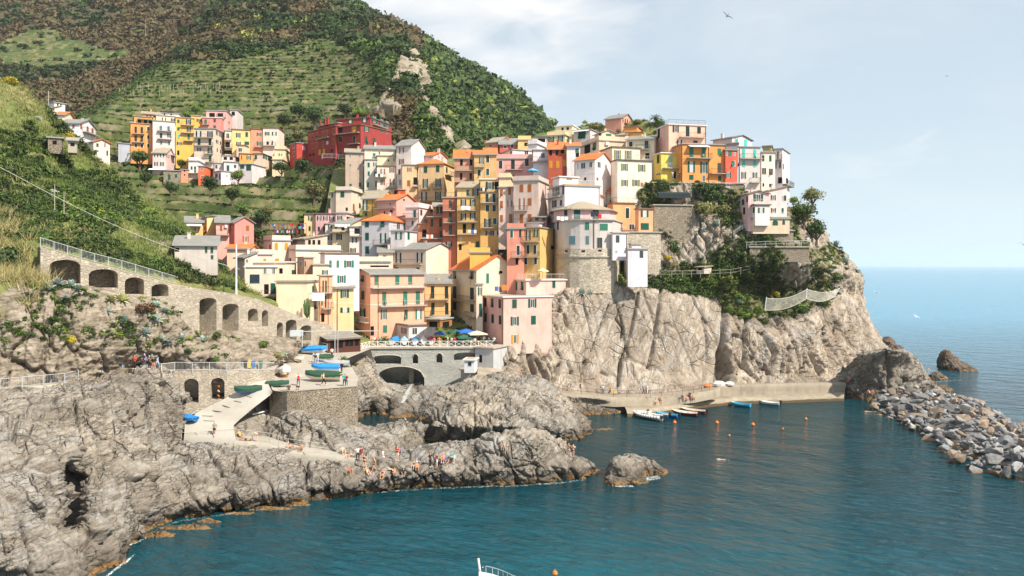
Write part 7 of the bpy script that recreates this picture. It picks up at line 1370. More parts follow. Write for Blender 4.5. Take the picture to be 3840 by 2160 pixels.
def cradle(root, rg):
 m = MB();
 for x in (-.9, .9): m.box((x - .1, -.55, -.3), (x + .1, .55, .02))
 m.build('cradle', M['wood'], root)
# on land
boat('rowing_boat', 'white rowing boat on a wooden cradle near the rock at the plaza', onground(1103, 1358, .32), R(-8), 3.4, 1.3, .5, 'white', 'cream', extras=cradle)
boat('rowing_boat', 'upturned-looking white boat pointing at the camera beside the railing', onground(1066, 1410, .3), R(-78), 3.8, 1.7, .7, 'cream', 'white', 'white', extras=cradle)
boat('motorboat', 'white motorboat under a bright blue tarpaulin', onground(1222, 1396, .3), R(172), 4.6, 1.6, .6, 'white', 'white', 'blue', 1)
boat('fishing_boat', 'long boat wrapped in a dark green tarpaulin', onground(1212, 1430, .3), R(176), 5.3, 1.7, .7, 'cream', 'cream', 'green')
boat('rowing_boat', 'small white boat with a dark green cover behind the walkers', onground(1219, 1354, .15), R(-120), 2.9, 1.5, .55, 'white', 'white', 'green')
boat('inflatable_boat', 'grey covered inflatable behind the blue tarpaulin boat', onground(1262, 1376, .2), R(178), 4.2, 1.5, .5, 'grey', 'grey', 'grey', 1)
boat('motorboat', 'boat stored under grey and blue covers in front of the pavilion', onground(1178, 1330, .3), R(4), 4.2, 1.6, .7, 'grey', 'white', 'blue')
boat('rowing_boat', 'low boat with a dark green cover at the top of the slipway', onground(1040, 1450, .1), R(12), 3.2, 1.2, .42, 'white', 'white', 'green')
boat('fishing_boat', 'blue boat with a dark green cover on the slipway', onground(930, 1476, .15), R(205), 3.6, 1.4, .55, 'blue', 'lblue', 'green')
boat('dinghy', 'small dinghy under a bright blue cover at the foot of the slipway', onground(714, 1580, .1), R(150), 2.2, 1.3, .45, 'blue', 'blue', 'blue')
h_, c_ = heading(944, 1563, 1008, 1541); m = MB(); pr = [(-1, .0, .02), (-.8, .55, .10), (-.3, .95, .12), (.3, .95, .12), (.8, .5, .10), (1, 0, .05)]
root = empty('kayak', c_ + Vector((0, 0, .12)), h_); tag(root, 'white kayak lying on the sloping rock beside the slipway', 'kayak')
m = MB(); rr = [[(x * 1.6, -w * .34, .1), (x * 1.6, -w * .2, 0), (x * 1.6, w * .2, 0), (x * 1.6, w * .34, .1), (x * 1.6, w * .18, .2), (x * 1.6, -w * .18, .2)] for x, w in ((-1, .05), (-.8, .55), (-.4, .9), (0, 1), (.4, .9), (.8, .55), (1, .05))]
for a, b in zip(rr[:-1], rr[1:]):
 for k in range(6): m.poly([a[k], b[k], b[(k + 1) % 6], a[(k + 1) % 6]])
m.poly(rr[0]); m.poly(rr[-1]); m.build('hull', PB['white'], root, True); m = MB(); m.box((-.35, -.17, .19), (.35, .17, .215)); m.build('cockpit', M['black'], root)
# afloat
def rib(root, rg):
 m = MB(); m.tube([(r[0][0], r[0][1] - .03, r[0][2] - .02) for r in rg], .24, 8); m.tube([(r[6][0], r[6][1] + .03, r[6][2] - .02) for r in rg], .24, 8); m.build('tube', PB['white'], root, True)
 m = MB(); m.box((-.6, -.35, .3), (-.1, .35, 1.25)); m.build('console', PB['white'], root); m = MB(); m.box((-.12, -.3, 1.25), (-.08, .3, 1.6)); m.build('windscreen', M['glass'], root)
 m = MB();
 for s in (-.6, .6): m.bar((-2.2, s, .4), (-2.4, s, 1.9), .03)
 m.bar((-2.4, -.6, 1.9), (-2.4, .6, 1.9), .03); m.build('roll_bar', M['galv'], root)
boat('inflatable_boat', 'large white inflatable with two black outboards moored at the quay', atz(2428, 1568, 0), R(128), 6.6, 2.1, .6, 'white', 'grey', None, 2, extras=rib)
boat('rowing_boat', 'white and blue boat just right of the white inflatable', atz(2464, 1560, 0), R(140), 4.6, 1.5, .5, 'blue', 'white', None, 1)
boat('rowing_boat', 'bright blue open boat with a black outboard, second from the inflatable', atz(2500, 1562, 0), R(142), 4.4, 1.6, .5, 'blue', 'lblue', None, 1)
boat('fishing_boat', 'dark red boat with a white deck and black outboard', atz(2568, 1556, 0), R(146), 4.8, 1.7, .55, 'red', 'white', None, 1)
boat('fishing_boat', 'dark red boat with an orange bow float, right of its twin', atz(2600, 1548, 0), R(148), 4.6, 1.6, .55, 'red', 'cream', None, 1)
boat('rowing_boat', 'turquoise rowing boat moored alone off the quay', atz(2777, 1524, 0), R(146), 3.8, 1.6, .55, 'lblue', 'lblue', None, 0)
boat('rowing_boat', 'white motor dinghy at the right of the moored boats', atz(2886, 1517, 0), R(150), 3.6, 1.5, .5, 'white', 'white', None, 1)
def yacht(root, rg):
 m = MB();
 for s in (-1, 1):
  prv = None
  for i in range(4, 12): r = rg[i]; p = Vector((r[0][0], s * (r[6][1] - .06), r[6][2])); q = p + Vector((0, 0, .62)); m.bar(p, q, .022, 5);
  m.tube([(rg[i][0][0], s * (rg[i][6][1] - .06), rg[i][6][2] + .62) for i in range(4, 12)] , .025, 5)
 m.bar((rg[11][0][0], -.1, rg[11][6][2] + .62), (rg[11][0][0], .1, rg[11][6][2] + .62), .025); m.build('pulpit_rail', M['galv'], root); m = MB(); x = rg[-1][0][0]; m.bar((x - .15, 0, rg[-1][0][2] - .1), (x + .1, 0, rg[-1][0][2] + 1.1), .1, 8); m.build('bow_roller_post', M['trim'], root)
boat('motorboat', 'white motorboat bow with steel rail at the bottom edge of the water', atz(1884, 2244, 0), R(135), 5.6, 2.2, 1.0, 'white', 'white', None, 0, extras=yacht)
def bim(root, rg):
 m = MB(); m.box((-.6, -.8, 1.5), (.9, .8, 1.58)); m.build('bimini_top', TP_['blue'] if False else plain('navy_canvas', (.03, .03, .12), .7), root); m = MB()
 for x in (-.5, .8):
  for y in (-.75, .75): m.bar((x, y, .5), (x, y, 1.5), .02)
 m.build('bimini_frame', M['galv'], root)
boat('motorboat', 'boat with a navy canopy at the bottom edge beside the white bow', atz(2000, 2256, 0), R(150), 4.4, 1.9, .8, 'white', 'white', None, 0, extras=bim)
# covered boats on the terrace
for i, (x, c, l) in enumerate(((1516, 'lblue', 'pale striped covered boat at the left of the terrace'), (1555, 'blue', 'blue covered boat between the striped and the white one on the terrace'), (1588, 'white', 'white covered boat on the terrace'), (1618, 'magenta', 'dark pink covered boat on the terrace'), (1480, 'blue', 'lighter blue covered boat at the far left of the terrace'))):
 boat('covered_boat', l, onground(x, 1293, .2), R(random.choice((80, 95, 100))), 3.8, 1.5, .75, 'white', 'white', c)
for i, (x0, y0, x1, y1) in enumerate(((762, 1578, 805, 1580), (757, 1560, 800, 1561), (797, 1540, 830, 1545), (834, 1520, 862, 1529), (877, 1503, 905, 1510), (917, 1484, 944, 1491))):
 a, b = onground(x0, y0, .012), onground(x1, y1, .012); m = MB(); m.bar(a, b, .045, 4); o = m.build('drain_slot', M['darktrim']); tag(o, ['lowest', 'second', 'third', 'fourth', 'fifth', 'topmost'][i] + ' dark drain slot across the slipway counted from the bottom', 'drain', 'dark slots across the slipway')
# buoys
def lathe(prof, n=12):
 m = MB(); rg = [[(r * math.cos(2 * math.pi * i / n), r * math.sin(2 * math.pi * i / n), z) for i in range(n)] for r, z in prof]
 for a, b in zip(rg[:-1], rg[1:]):
  for i in range(n): m.poly([a[i], a[(i + 1) % n], b[(i + 1) % n], b[i]])
 return m
bm_ = lathe([(.01, -.3), (.22, -.22), (.31, 0), (.22, .22), (.07, .30), (.06, .42), (.01, .43)]); bp = bm_.build('buoy', M['orange'], None, True)
for i, (x, y, l) in enumerate(((2530, 1584, 'orange buoy below the two blue boats'), (2689, 1585, 'orange buoy below the empty stretch left of the turquoise boat'), (2824, 1592, 'orange buoy below the turquoise boat'), (2735, 1633, 'small orange buoy farthest from the quay'), (3022, 1571, 'orange buoy nearest the breakwater'), (2936, 1608, 'tiny orange buoy in the middle of the cove'), (2081, 2150, 'orange and black buoy beside the boats at the bottom edge'))):
 o = bp if i == 0 else bp.copy()
 if i: COL.objects.link(o)
 o.location = atz(x, y, .05); sc = (1, 1, 1, .6, .8, .55, .8)[i]; o.scale = (sc,) * 3; tag(o, l, 'buoy', 'mooring buoys')
# gulls
gm = MB(); gm.tube([(-.32, 0, 0), (-.1, 0, .03), (.15, 0, .02), (.30, 0, .05), (.38, 0, .03)], [.02, .075, .08, .05, .012], 7)
for s in (-1, 1):
 gm.hexa([(-.08, s * .05, .02), (.12, s * .05, .03), (.10, s * .36, .17), (-.05, s * .36, .17), (-.08, s * .05, .04), (.12, s * .05, .05), (.10, s * .36, .185), (-.05, s * .36, .185)]); gm.hexa([(-.05, s * .36, .17), (.10, s * .36, .17), (-.04, s * .72, .09), (-.10, s * .70, .09), (-.05, s * .36, .185), (.10, s * .36, .185), (-.04, s * .72, .10), (-.10, s * .70, .10)])
gm.poly([(-.30, -.02, .0), (-.46, -.07, .0), (-.46, .07, .0), (-.30, .02, .0)])
gp = gm.build('gull', plain('gull_feathers', (.55, .56, .57), .7))
for i, (x, y, Y, hd, l) in enumerate(((2727, 60, 70, 100, 'dark gull high in the sky above the village'), (3284, 1097, 110, 20, 'white gull flying beside the cliff edge'), (3436, 1188, 100, 200, 'gull over the blue sea right of the cliff'), (3839, 918, 90, 60, 'gull at the right edge above the horizon'), (3550, 286, 150, 10, 'tiny gull far off in the right sky'))):
 o = gp if i == 0 else gp.copy()
 if i: COL.objects.link(o)
 o.location = at(x, y, Y); o.scale = (.8,) * 3; o.rotation_euler = (R((35, 10, -25, 20, 10)[i]), R(10), R(hd)); tag(o, l, 'gull', 'gulls in flight')
# parasols
def parasol(px, py, Y, r, h, c, label, n=4):
 p = onground(px, py) if Y is None else at(px, py, Y); root = empty('parasol', p, .3); tag(root, label, 'parasol'); m = MB(); m.bar((0, 0, -.1), (0, 0, h), .04, 6); m.build('pole', M['wood'], root)
 m = MB(); rr = [(r * math.cos(2 * math.pi * (i + .5) / n), r * math.sin(2 * math.pi * (i + .5) / n)) for i in range(n)]
 for i in range(n):
  a, b = rr[i], rr[(i + 1) % n]; m.poly([(*a, h - .55), (*b, h - .55), (0, 0, h)]); m.poly([(*a, h - .75), (*b, h - .75), (*b, h - .55), (*a, h - .55)]); m.poly([(*b, h - .56), (*a, h - .56), (0, 0, h - .03)])
 m.build('canopy', c, root)
cb = plain('blue_parasol_cloth', (.03, .14, .50), .8); cg = plain('dark_green_parasol_cloth', (.03, .12, .08), .8); ce = plain('beige_parasol_cloth', (.58, .52, .42), .8)
parasol(1748, 1290, None, 2.3, 3.0, cb, 'large blue square parasol on the bridge terrace'); parasol(1788, 1294, None, 2.5, 2.8, ce, 'large beige square parasol at the right of the terrace'); parasol(1710, 1284, None, 2.0, 2.6, cg, 'dark green parasol left of the blue one'); parasol(1738, 1297, None, 1.8, 2.2, cg, 'lower dark green parasol in front of the blue one'); parasol(1650, 1285, None, 1.4, 2.4, cb, 'small blue parasol beside the glazed veranda')
parasol(2035, 1045, 152.6, 1.2, 2.1, plain('pale_green_cloth', (.50, .58, .36), .8), 'pale green parasol on the pink roof terrace', 8); parasol(1997, 664, 170, 1.3, 2.0, plain('sky_blue_cloth', (.10, .42, .62), .8), 'light blue parasol on the beige roof terrace', 8)
# laundry
def laundry(px, py, Y, w, h, label, mats):
 p = at(px, py, Y); root = empty('laundry', p, .35); tag(root, label, 'laundry', 'washing hung out on the houses'); n = max(1, len(mats));
 for i in range(n):
  x0 = -w / 2 + w * i / n; m = MB(); hh = h * random.uniform(.7, 1.1); g = 4; w1 = w / n * .88
  for k in range(g): a, b = x0 + w1 * k / g, x0 + w1 * (k + 1) / g; ya, yb = .04 * (-1) ** k, .04 * (-1) ** (k + 1); m.hexa([(a, ya, -hh), (b, yb, -hh), (b, yb + .02, -hh), (a, ya + .02, -hh), (a, 0, 0), (b, 0, 0), (b, .02, 0), (a, .02, 0)])
  m.build('cloth', mats[i], root)
W_ = M['cloth']; K_ = plain('dark_cloth', (.03, .035, .05), .9); R_ = plain('red_cloth', (.6, .03, .03), .9); B_ = plain('blue_cloth', (.08, .14, .35), .9); O_ = plain('orange_cloth', (.75, .20, .04), .9)
for a in ((1422, 652, 206, 2.0, 1.1, 'white washing on the balcony of the cream red-shuttered house', [W_, K_, W_]), (1285, 841, 178, 3.6, .8, 'row of white towels under the grey stone roof', [W_] * 5), (1748, 772, 172, 2.2, .9, 'white towels on the second balcony of the golden house', [W_, W_]), (1772, 862, 172, 2.0, .8, 'pale washing on the lowest balcony of the golden house', [W_, B_, W_]), (1612, 880, 174, 1.6, .9, 'mixed washing on the brick orange balcony', [W_, O_, W_]), (1810, 704, 170.5, 2.0, .9, 'black and white washing on the top balcony of the tall yellow house', [K_, K_, W_, K_]),
  (2232, 793, 156.5, 2.0, 1.0, 'dark clothes drying on the round tower terrace', [K_, K_]), (2251, 803, 156.4, .8, 1.0, 'red shirt drying at the right of the round tower terrace', [R_]), (1197, 1098, 133, 2.4, 1.5, 'large white sheet hanging from the balcony above the arcade', [W_]), (1895, 1068, 146, 1.5, 1.2, 'orange striped towel on the pink front terrace', [O_]), (1870, 1074, 146, 1.6, 1.0, 'grey and purple clothes beside the orange towel', [B_, plain('purple_cloth', (.25, .15, .25), .9)]), (2110, 812, 156.8, 2.6, .9, 'white chairs covers and towels on the left of the round tower terrace', [W_, W_, W_])):
 laundry(*a)
# bins, post box-like things
for i, (x, c, l) in enumerate(((934, 'yellowp', 'yellow waste bin on the path above the boat stores'), (949, 'blue', 'blue waste bin right of the yellow one'), (977, 'green', 'green waste bin right of the blue one'), (921, 'blackp', 'dark grey waste bin left of the yellow one'))):
 p = onground(x, 1379); root = empty('waste_bin', p, .1); tag(root, l, 'bin', 'waste bins on the path'); m = MB(); m.hexa([(-.2, -.22, 0), (.2, -.22, 0), (.2, .22, 0), (-.2, .22, 0), (-.28, -.3, .9), (.28, -.3, .9), (.28, .3, .9), (-.28, .3, .9)]); mt = M.get(c) or PB.get(c); m.build('bin_body', mt, root); m = MB(); m.prism([(-.31, .905), (.31, .905), (.28, .98), (-.28, .98)], 1, -.34, .34); m.build('lid', mt, root)
# hoop, life ring, kayaks in the store, flag
def ring_mesh(Rr, r, n=20, k=7):
 m = MB(); P = [(Rr * math.cos(2 * math.pi * i / n), 0, Rr * math.sin(2 * math.pi * i / n)) for i in range(n + 1)]; m.tube(P, r, k); return m
p = onground(783, 1508); o = ring_mesh(.55, .10).build('hose_coil', M['yellowp'], None, True); o.location = p + Vector((0, -.3, .6)); o.rotation_euler = (R(-12), 0, R(20)); tag(o, 'yellow coiled hose leaning at the right boat store', 'hose')
p = onground(1855, 1385); root = empty('life_ring', p); tag(root, 'orange life ring on a post beside the kiosk', 'life ring'); m = MB(); m.bar((0, 0, -.2), (0, 0, 1.5), .04, 6); m.build('post', M['galv'], root); o = ring_mesh(.35, .09).build('ring', M['orange'], root, True); o.location = (0, -.1, 1.1)
for k in range(3):
 a = atz(800, 1480, 9.4) ; o = MB(); o.tube([(-1.5, 0, 0), (-.8, 0, .02), (.8, 0, .02), (1.5, 0, 0)], [.04, .2, .2, .04], 8); ob = o.build('kayak', [M['orange'], PB['white'], M['orange']][k], None, True); q, d, n = fs.pt(fs.s_of(816)); ob.location = (q.x - n.x * .9, q.y - n.y * .9, fs.z(816, 1452 + k * 18)); ob.rotation_euler = (0, 0, math.atan2(-n.y, -n.x) + .25); ob.scale = (.62, .62, .62); tag(ob, ['top orange kayak stored in the right arch', 'white kayak stored in the middle of the right arch', 'lowest orange kayak stored in the right arch'][k], 'kayak')
p = onground(1012, 1448); root = empty('flag', p); tag(root, 'small red flag on a thin pole at the top of the slipway', 'flag'); m = MB(); m.bar((0, 0, 0), (0, 0, 2.6), .02, 5); m.build('pole', M['galv'], root); m = MB(); m.hexa([(0, 0, 1.9), (.35, .05, 1.8), (.35, .07, 1.8), (0, .02, 1.9), (0, 0, 2.5), (.35, .05, 2.45), (.35, .07, 2.45), (0, .02, 2.5)]); m.build('banner', R_, root)
p = onground(2312, 1474); o = lathe([(.01, 0), (.28, 0), (.30, .45), (.28, .9), (.01, .9)]).build('barrel', PB['blue'], None, True); o.location = p; tag(o, 'blue plastic barrel on the harbour path', 'barrel')
p = onground(2300, 1476); m = MB(); m.hexa([(-.8, -.4, 0), (.8, -.4, 0), (.8, .4, 0), (-.8, .4, 0), (-.6, -.3, .8), (.65, -.3, .9), (.6, .3, .85), (-.55, .3, .8)]); o = m.build('covered_pile', plain('straw_yellow_cover', (.55, .42, .20), .9)); o.location = p; tag(o, 'yellow covered pile in front of the blue barrel', 'pile')
for x, y, l, s in ((2696, 1446, 'white wrapped bundle at the left of the pair under the dark cleft', 1.3), (2735, 1444, 'larger white wrapped bundle under the dark cleft', 1.0), (2655, 1452, 'orange and white bundle at the end of the path', .8)):
 V, Fc = None, None; p = onground(x, y); m = lathe([(.01, -.1), (.9, 0), (1.0, .45), (.6, .85), (.01, .95)], 9); o = m.build('wrapped_bundle', TP_['white'] if s != .8 else M['orange']); o.location = p; o.scale = (s, s * .7, s * .75); tag(o, l, 'bundle')
# ---------------------------------------------------------------- people
def V3(*a): return Vector(a)
def base_pose():
 return dict(pel=V3(0, 0, .93), wai=V3(0, 0, 1.08), che=V3(0, 0, 1.30), nec=V3(0, 0, 1.48), hea=V3(0, .015, 1.60), top=V3(0, .01, 1.69), noz=V3(0, .115, 1.60),
    sL=V3(-.18, 0, 1.42), eL=V3(-.24, 0, 1.14), hL=V3(-.25, .06, .90), sR=V3(.18, 0, 1.42), eR=V3(.24, 0, 1.14), hR=V3(.25, .06, .90),
    tL=V3(-.10, 0, .90), kL=V3(-.11, .02, .49), aL=V3(-.12, 0, .09), fL=V3(-.13, .17, .04), tR=V3(.10, 0, .90), kR=V3(.11, .02, .49), aR=V3(.12, 0, .09), fR=V3(.13, .17, .04))
def posed(kind):
 p = base_pose()
 if kind == 'walk': p.update(kL=V3(-.10, .20, .52), aL=V3(-.11, .30, .12), fL=V3(-.11, .47, .10), kR=V3(.10, -.03, .50), aR=V3(.11, -.30, .16), fR=V3(.11, -.17, .04), eL=V3(-.25, -.12, 1.17), hL=V3(-.26, -.10, .93), eR=V3(.25, .10, 1.17), hR=V3(.24, .28, 1.02))
 if kind == 'akimbo': p.update(eL=V3(-.42, -.05, 1.20), hL=V3(-.22, .06, 1.02), eR=V3(.42, -.05, 1.20), hR=V3(.22, .06, 1.02), kL=V3(-.15, .02, .49), aL=V3(-.18, 0, .09), fL=V3(-.22, .16, .04))
 if kind == 'phone': p.update(eL=V3(-.26, .04, 1.16), hL=V3(-.10, .26, 1.30), eR=V3(.26, .04, 1.16), hR=V3(.10, .28, 1.32))
 if kind in ('sit', 'sitback'):
  dz = -.72;
  for k in ('pel', 'wai', 'che', 'nec', 'hea', 'top', 'noz', 'sL', 'eL', 'hL', 'sR', 'eR', 'hR', 'tL', 'tR'): p[k] = p[k] + V3(0, 0, dz)
  ln = -.10 if kind == 'sit' else -.42
  for k, f in (('wai', .2), ('che', .55), ('nec', .9), ('hea', 1.), ('top', 1.05), ('noz', .95), ('sL', .8), ('sR', .8)): p[k] = p[k] + V3(0, ln * f, -abs(ln) * .25 * f)
  if kind == 'sit': p.update(kL=V3(-.16, .44, .50), aL=V3(-.14, .56, .10), fL=V3(-.15, .72, .05), kR=V3(.16, .44, .50), aR=V3(.14, .56, .10), fR=V3(.15, .72, .05), eL=V3(-.27, .12, .45), hL=V3(-.15, .38, .52), eR=V3(.27, .12, .45), hR=V3(.15, .38, .52))
  else: p.update(kL=V3(-.12, .42, .40), aL=V3(-.12, .72, .09), fL=V3(-.13, .86, .12), kR=V3(.12, .45, .22), aR=V3(.12, .86, .08), fR=V3(.13, .95, .20), eL=V3(-.30, -.38, .36), hL=V3(-.30, -.45, .06), eR=V3(.30, -.38, .36), hR=V3(.30, -.45, .06))
 if kind == 'lie':
  q = {}
  for k, v in p.items(): q[k] = V3(v.x, v.z - .93, .14 + v.y)
  p = q; p.update(kL=V3(-.13, -.42, .30), aL=V3(-.13, -.72, .08), fL=V3(-.13, -.82, .16), kR=V3(.12, -.45, .12), aR=V3(.12, -.84, .08), fR=V3(.13, -.88, .24), noz=V3(0, .67, .26), eL=V3(-.32, .30, .08), hL=V3(-.34, .04, .07), eR=V3(.34, .52, .08), hR=V3(.12, .72, .07))
 if kind == 'bend':
  for k, f in (('wai', .25), ('che', .7), ('nec', 1.), ('hea', 1.2), ('top', 1.35), ('noz', 1.25), ('sL', .95), ('sR', .95)): p[k] = V3(p[k].x, p[k].y + .42 * f, p[k].z - .30 * f)
  p['noz'] += V3(0, 0, -.06); p.update(eL=V3(-.22, .50, .88), hL=V3(-.14, .58, .62), eR=V3(.22, .50, .88), hR=V3(.14, .58, .62), kL=V3(-.12, .08, .48), kR=V3(.12, .08, .48), pel=V3(0, -.06, .90))
 if kind == 'swim':
  q = {}
  for k, v in p.items(): q[k] = V3(v.x, v.z - 1.2, -.05 + v.y * .4)
  p = q; p.update(hea=V3(0, .42, .06), top=V3(0, .50, .12), noz=V3(0, .50, .02), eL=V3(-.32, .42, -.02), hL=V3(-.22, .66, -.03), eR=V3(.34, .10, .05), hR=V3(.36, -.14, -.03))
 if kind == 'chair':
  q = posed('sit');
  for k in q: q[k] = q[k] + V3(0, 0, .32)
  q.update(kL=V3(-.12, .42, .55), kR=V3(.12, .42, .55), aL=V3(-.12, .46, .10), aR=V3(.12, .46, .10), fL=V3(-.12, .62, .05), fR=V3(.12, .62, .05)); return q
 return p
RAD = dict(pel=(.155, .115), wai=(.125, .095), che=(.165, .115), nec=(.055, .055), hea=(.082, .095), top=(.075, .085), noz=(.018, .018), sL=(.068, .068), sR=(.068, .068), eL=(.042, .042), eR=(.042, .042), hL=(.030, .024), hR=(.030, .024), tL=(.092, .092), tR=(.092, .092), kL=(.056, .056), kR=(.056, .056), aL=(.038, .038), aR=(.038, .038), fL=(.034, .026), fR=(.034, .026))
EDG = [('pel', 'wai', 't'), ('wai', 'che', 't'), ('che', 'nec', 't'), ('nec', 'hea', 'n'), ('hea', 'top', 'n'), ('hea', 'noz', 'n'), ('che', 'sL', 't'), ('sL', 'eL', 'u'), ('eL', 'hL', 'a'), ('che', 'sR', 't'), ('sR', 'eR', 'u'), ('eR', 'hR', 'a'), ('pel', 'tL', 'p'), ('tL', 'kL', 'g'), ('kL', 'aL', 's'), ('aL', 'fL', 'f'), ('pel', 'tR', 'p'), ('tR', 'kR', 'g'), ('kR', 'aR', 's'), ('aR', 'fR', 'f')]
PROTO = {}
def proto(kind):
 if kind in PROTO: return PROTO[kind]
 p = posed(kind); names = list(p); vs_, es, rad = [p[n] for n in names], [], [RAD[n] for n in names]; es = [(names.index(a), names.index(b)) for a, b, _ in EDG]
 for s in ('L', 'R'):
  w = p['h' + s]; e = p['e' + s]; d = (w - e).normalized(); sd = d.cross(V3(0, 1, 0)); sd = (sd.normalized() if sd.length > .2 else V3(1, 0, 0)); pal = V3(0, 1, 0) - d * d.y; pal = pal.normalized() if pal.length > .1 else V3(0, 0, 1)
  for k in range(5):
   o = (-.033, -.012, .010, .031, 0)[k] if k < 4 else 0; L_ = (.075, .088, .082, .062, .055)[k]
   a = w + d * .055 + pal * o if k < 4 else w + d * .015 + pal * .035; b = a + (d * L_ * .55 + sd * .006 if k < 4 else (d * .5 + pal * .7) * L_ * .6); c = b + (d * L_ * .4 + sd * .018 if k < 4 else d * L_ * .5)
   i = len(vs_); vs_ += [a, b, c]; rad += [(.010, .010), (.009, .009), (.007, .007)]; es += [(names.index('h' + s), i), (i, i + 1), (i + 1, i + 2)]
 me = bpy.data.meshes.new('skeleton'); me.from_pydata([tuple(v) for v in vs_], es, []); o = bpy.data.objects.new('tmp', me); COL.objects.link(o); m = o.modifiers.new('s', 'SKIN'); m.use_smooth_shade = True
 for i, r in enumerate(rad): me.skin_vertices[0].data[i].radius = r
 me.skin_vertices[0].data[names.index('pel')].use_root = True; sb = o.modifiers.new('b', 'SUBSURF'); sb.levels = 1; sb.render_levels = 1
 bpy.context.view_layer.update(); dg = bpy.context.evaluated_depsgraph_get(); em = bpy.data.meshes.new_from_object(o.evaluated_get(dg)); bpy.data.objects.remove(o)
 n = len(em.vertices); co = np.empty(n * 3, np.float32); em.vertices.foreach_get('co', co); co = co.reshape(-1, 3); nr = np.empty(n * 3, np.float32); em.vertices.foreach_get('normal', nr); nr = nr.reshape(-1, 3)
 best = np.full(n, 9.); lab = np.array(['t'] * n); tt = np.zeros(n)
 for a, b, l in EDG:
  A, B = np.array(p[a]), np.array(p[b]); d = B - A; t_ = np.clip(((co - A) @ d) / (d @ d), 0, 1); dist = np.linalg.norm(co - A - t_[:, None] * d, axis=1); w = dist - .5 * (RAD[a][0] * (1 - t_) + RAD[b][0] * t_); m_ = w < best; best = np.where(m_, w, best); lab = np.where(m_, l, lab); tt = np.where(m_, t_, tt)
 def sub(vmask, off, nm):
  vm = vmask; fcs = [list(pl.vertices) for pl in em.polygons if sum(vm[v] for v in pl.vertices) >= max(3, len(pl.vertices) - 0)]; us = sorted({v for f in fcs for v in f}); mp_ = {v: i for i, v in enumerate(us)}
  q = bpy.data.meshes.new(nm); q.from_pydata([tuple(co[v] + nr[v] * off) for v in us], [], [[mp_[v] for v in f] for f in fcs]); q.polygons.foreach_set('use_smooth', [True] * len(q.polygons)); q.materials.append(M['trim']); return q
 hea, top, noz = np.array(p['hea']), np.array(p['top']), np.array(p['noz']); fw = noz - hea; fw /= np.linalg.norm(fw); upv = top - hea; upv /= np.linalg.norm(upv); rel = co - hea; hairm = (lab == 'n') & (((rel @ fw) < .03) & ((rel @ upv) > -.06) | ((rel @ upv) > .085))
 D = dict(body=em, shirt=sub(np.isin(lab, ['t']) & ~((np.linalg.norm(co - np.array(p['pel']), axis=1) < .1)) | (lab == 'u') & (tt < .75), .016, 'shirt'), trousers=sub(np.isin(lab, ['p', 'g']) | ((lab == 's') & (tt < .9)) | ((lab == 't') & (np.linalg.norm(co - np.array(p['pel']), axis=1) < .16)), .014, 'trousers'),
             shorts=sub((lab == 'p') | ((lab == 'g') & (tt < .62)) | ((lab == 't') & (np.linalg.norm(co - np.array(p['pel']), axis=1) < .15)), .016, 'shorts'), trunks=sub((lab == 'p') | ((lab == 'g') & (tt < .25)) | ((lab == 't') & (np.linalg.norm(co - np.array(p['pel']), axis=1) < .12)), .010, 'trunks'),
             top=sub((lab == 't') & (np.linalg.norm(co - np.array(p['che']), axis=1) < .17), .010, 'top'), hair=sub(hairm, .016, 'hair'), shoes=sub((lab == 'f') | ((lab == 's') & (tt > .93)), .012, 'shoes'))
 em.materials.clear(); em.materials.append(M['trim']); PROTO[kind] = D; return D
CL = {}
def cloth(c):
 if c not in CL: CL[c] = plain('cloth_' + c, {'white': (.72, .72, .72), 'black': (.025, .025, .03), 'dark': (.05, .055, .08), 'red': (.62, .04, .03), 'blue': (.05, .16, .55), 'jeans': (.06, .11, .22), 'lblue': (.35, .48, .66), 'orange': (.80, .25, .03), 'coral': (.75, .28, .18), 'yellow': (.78, .55, .08), 'teal': (.04, .32, .30), 'green': (.06, .30, .14), 'maroon': (.25, .03, .04), 'grey': (.30, .31, .33), 'purple': (.25, .20, .42), 'beige': (.55, .48, .38), 'pink': (.75, .35, .38)}[c], .9)
 return CL[c]
SKN = [plain('warm_skin', (.62, .34, .21), .6), plain('tanned_skin', (.46, .24, .14), .6), plain('pale_skin', (.70, .46, .34), .6)]; HR = [plain('dark_hair', (.03, .02, .015), .7), plain('brown_hair', (.12, .07, .04), .7), plain('blond_hair', (.45, .32, .14), .7)]  # skin tones differ by person, taken in turn
pn = 0
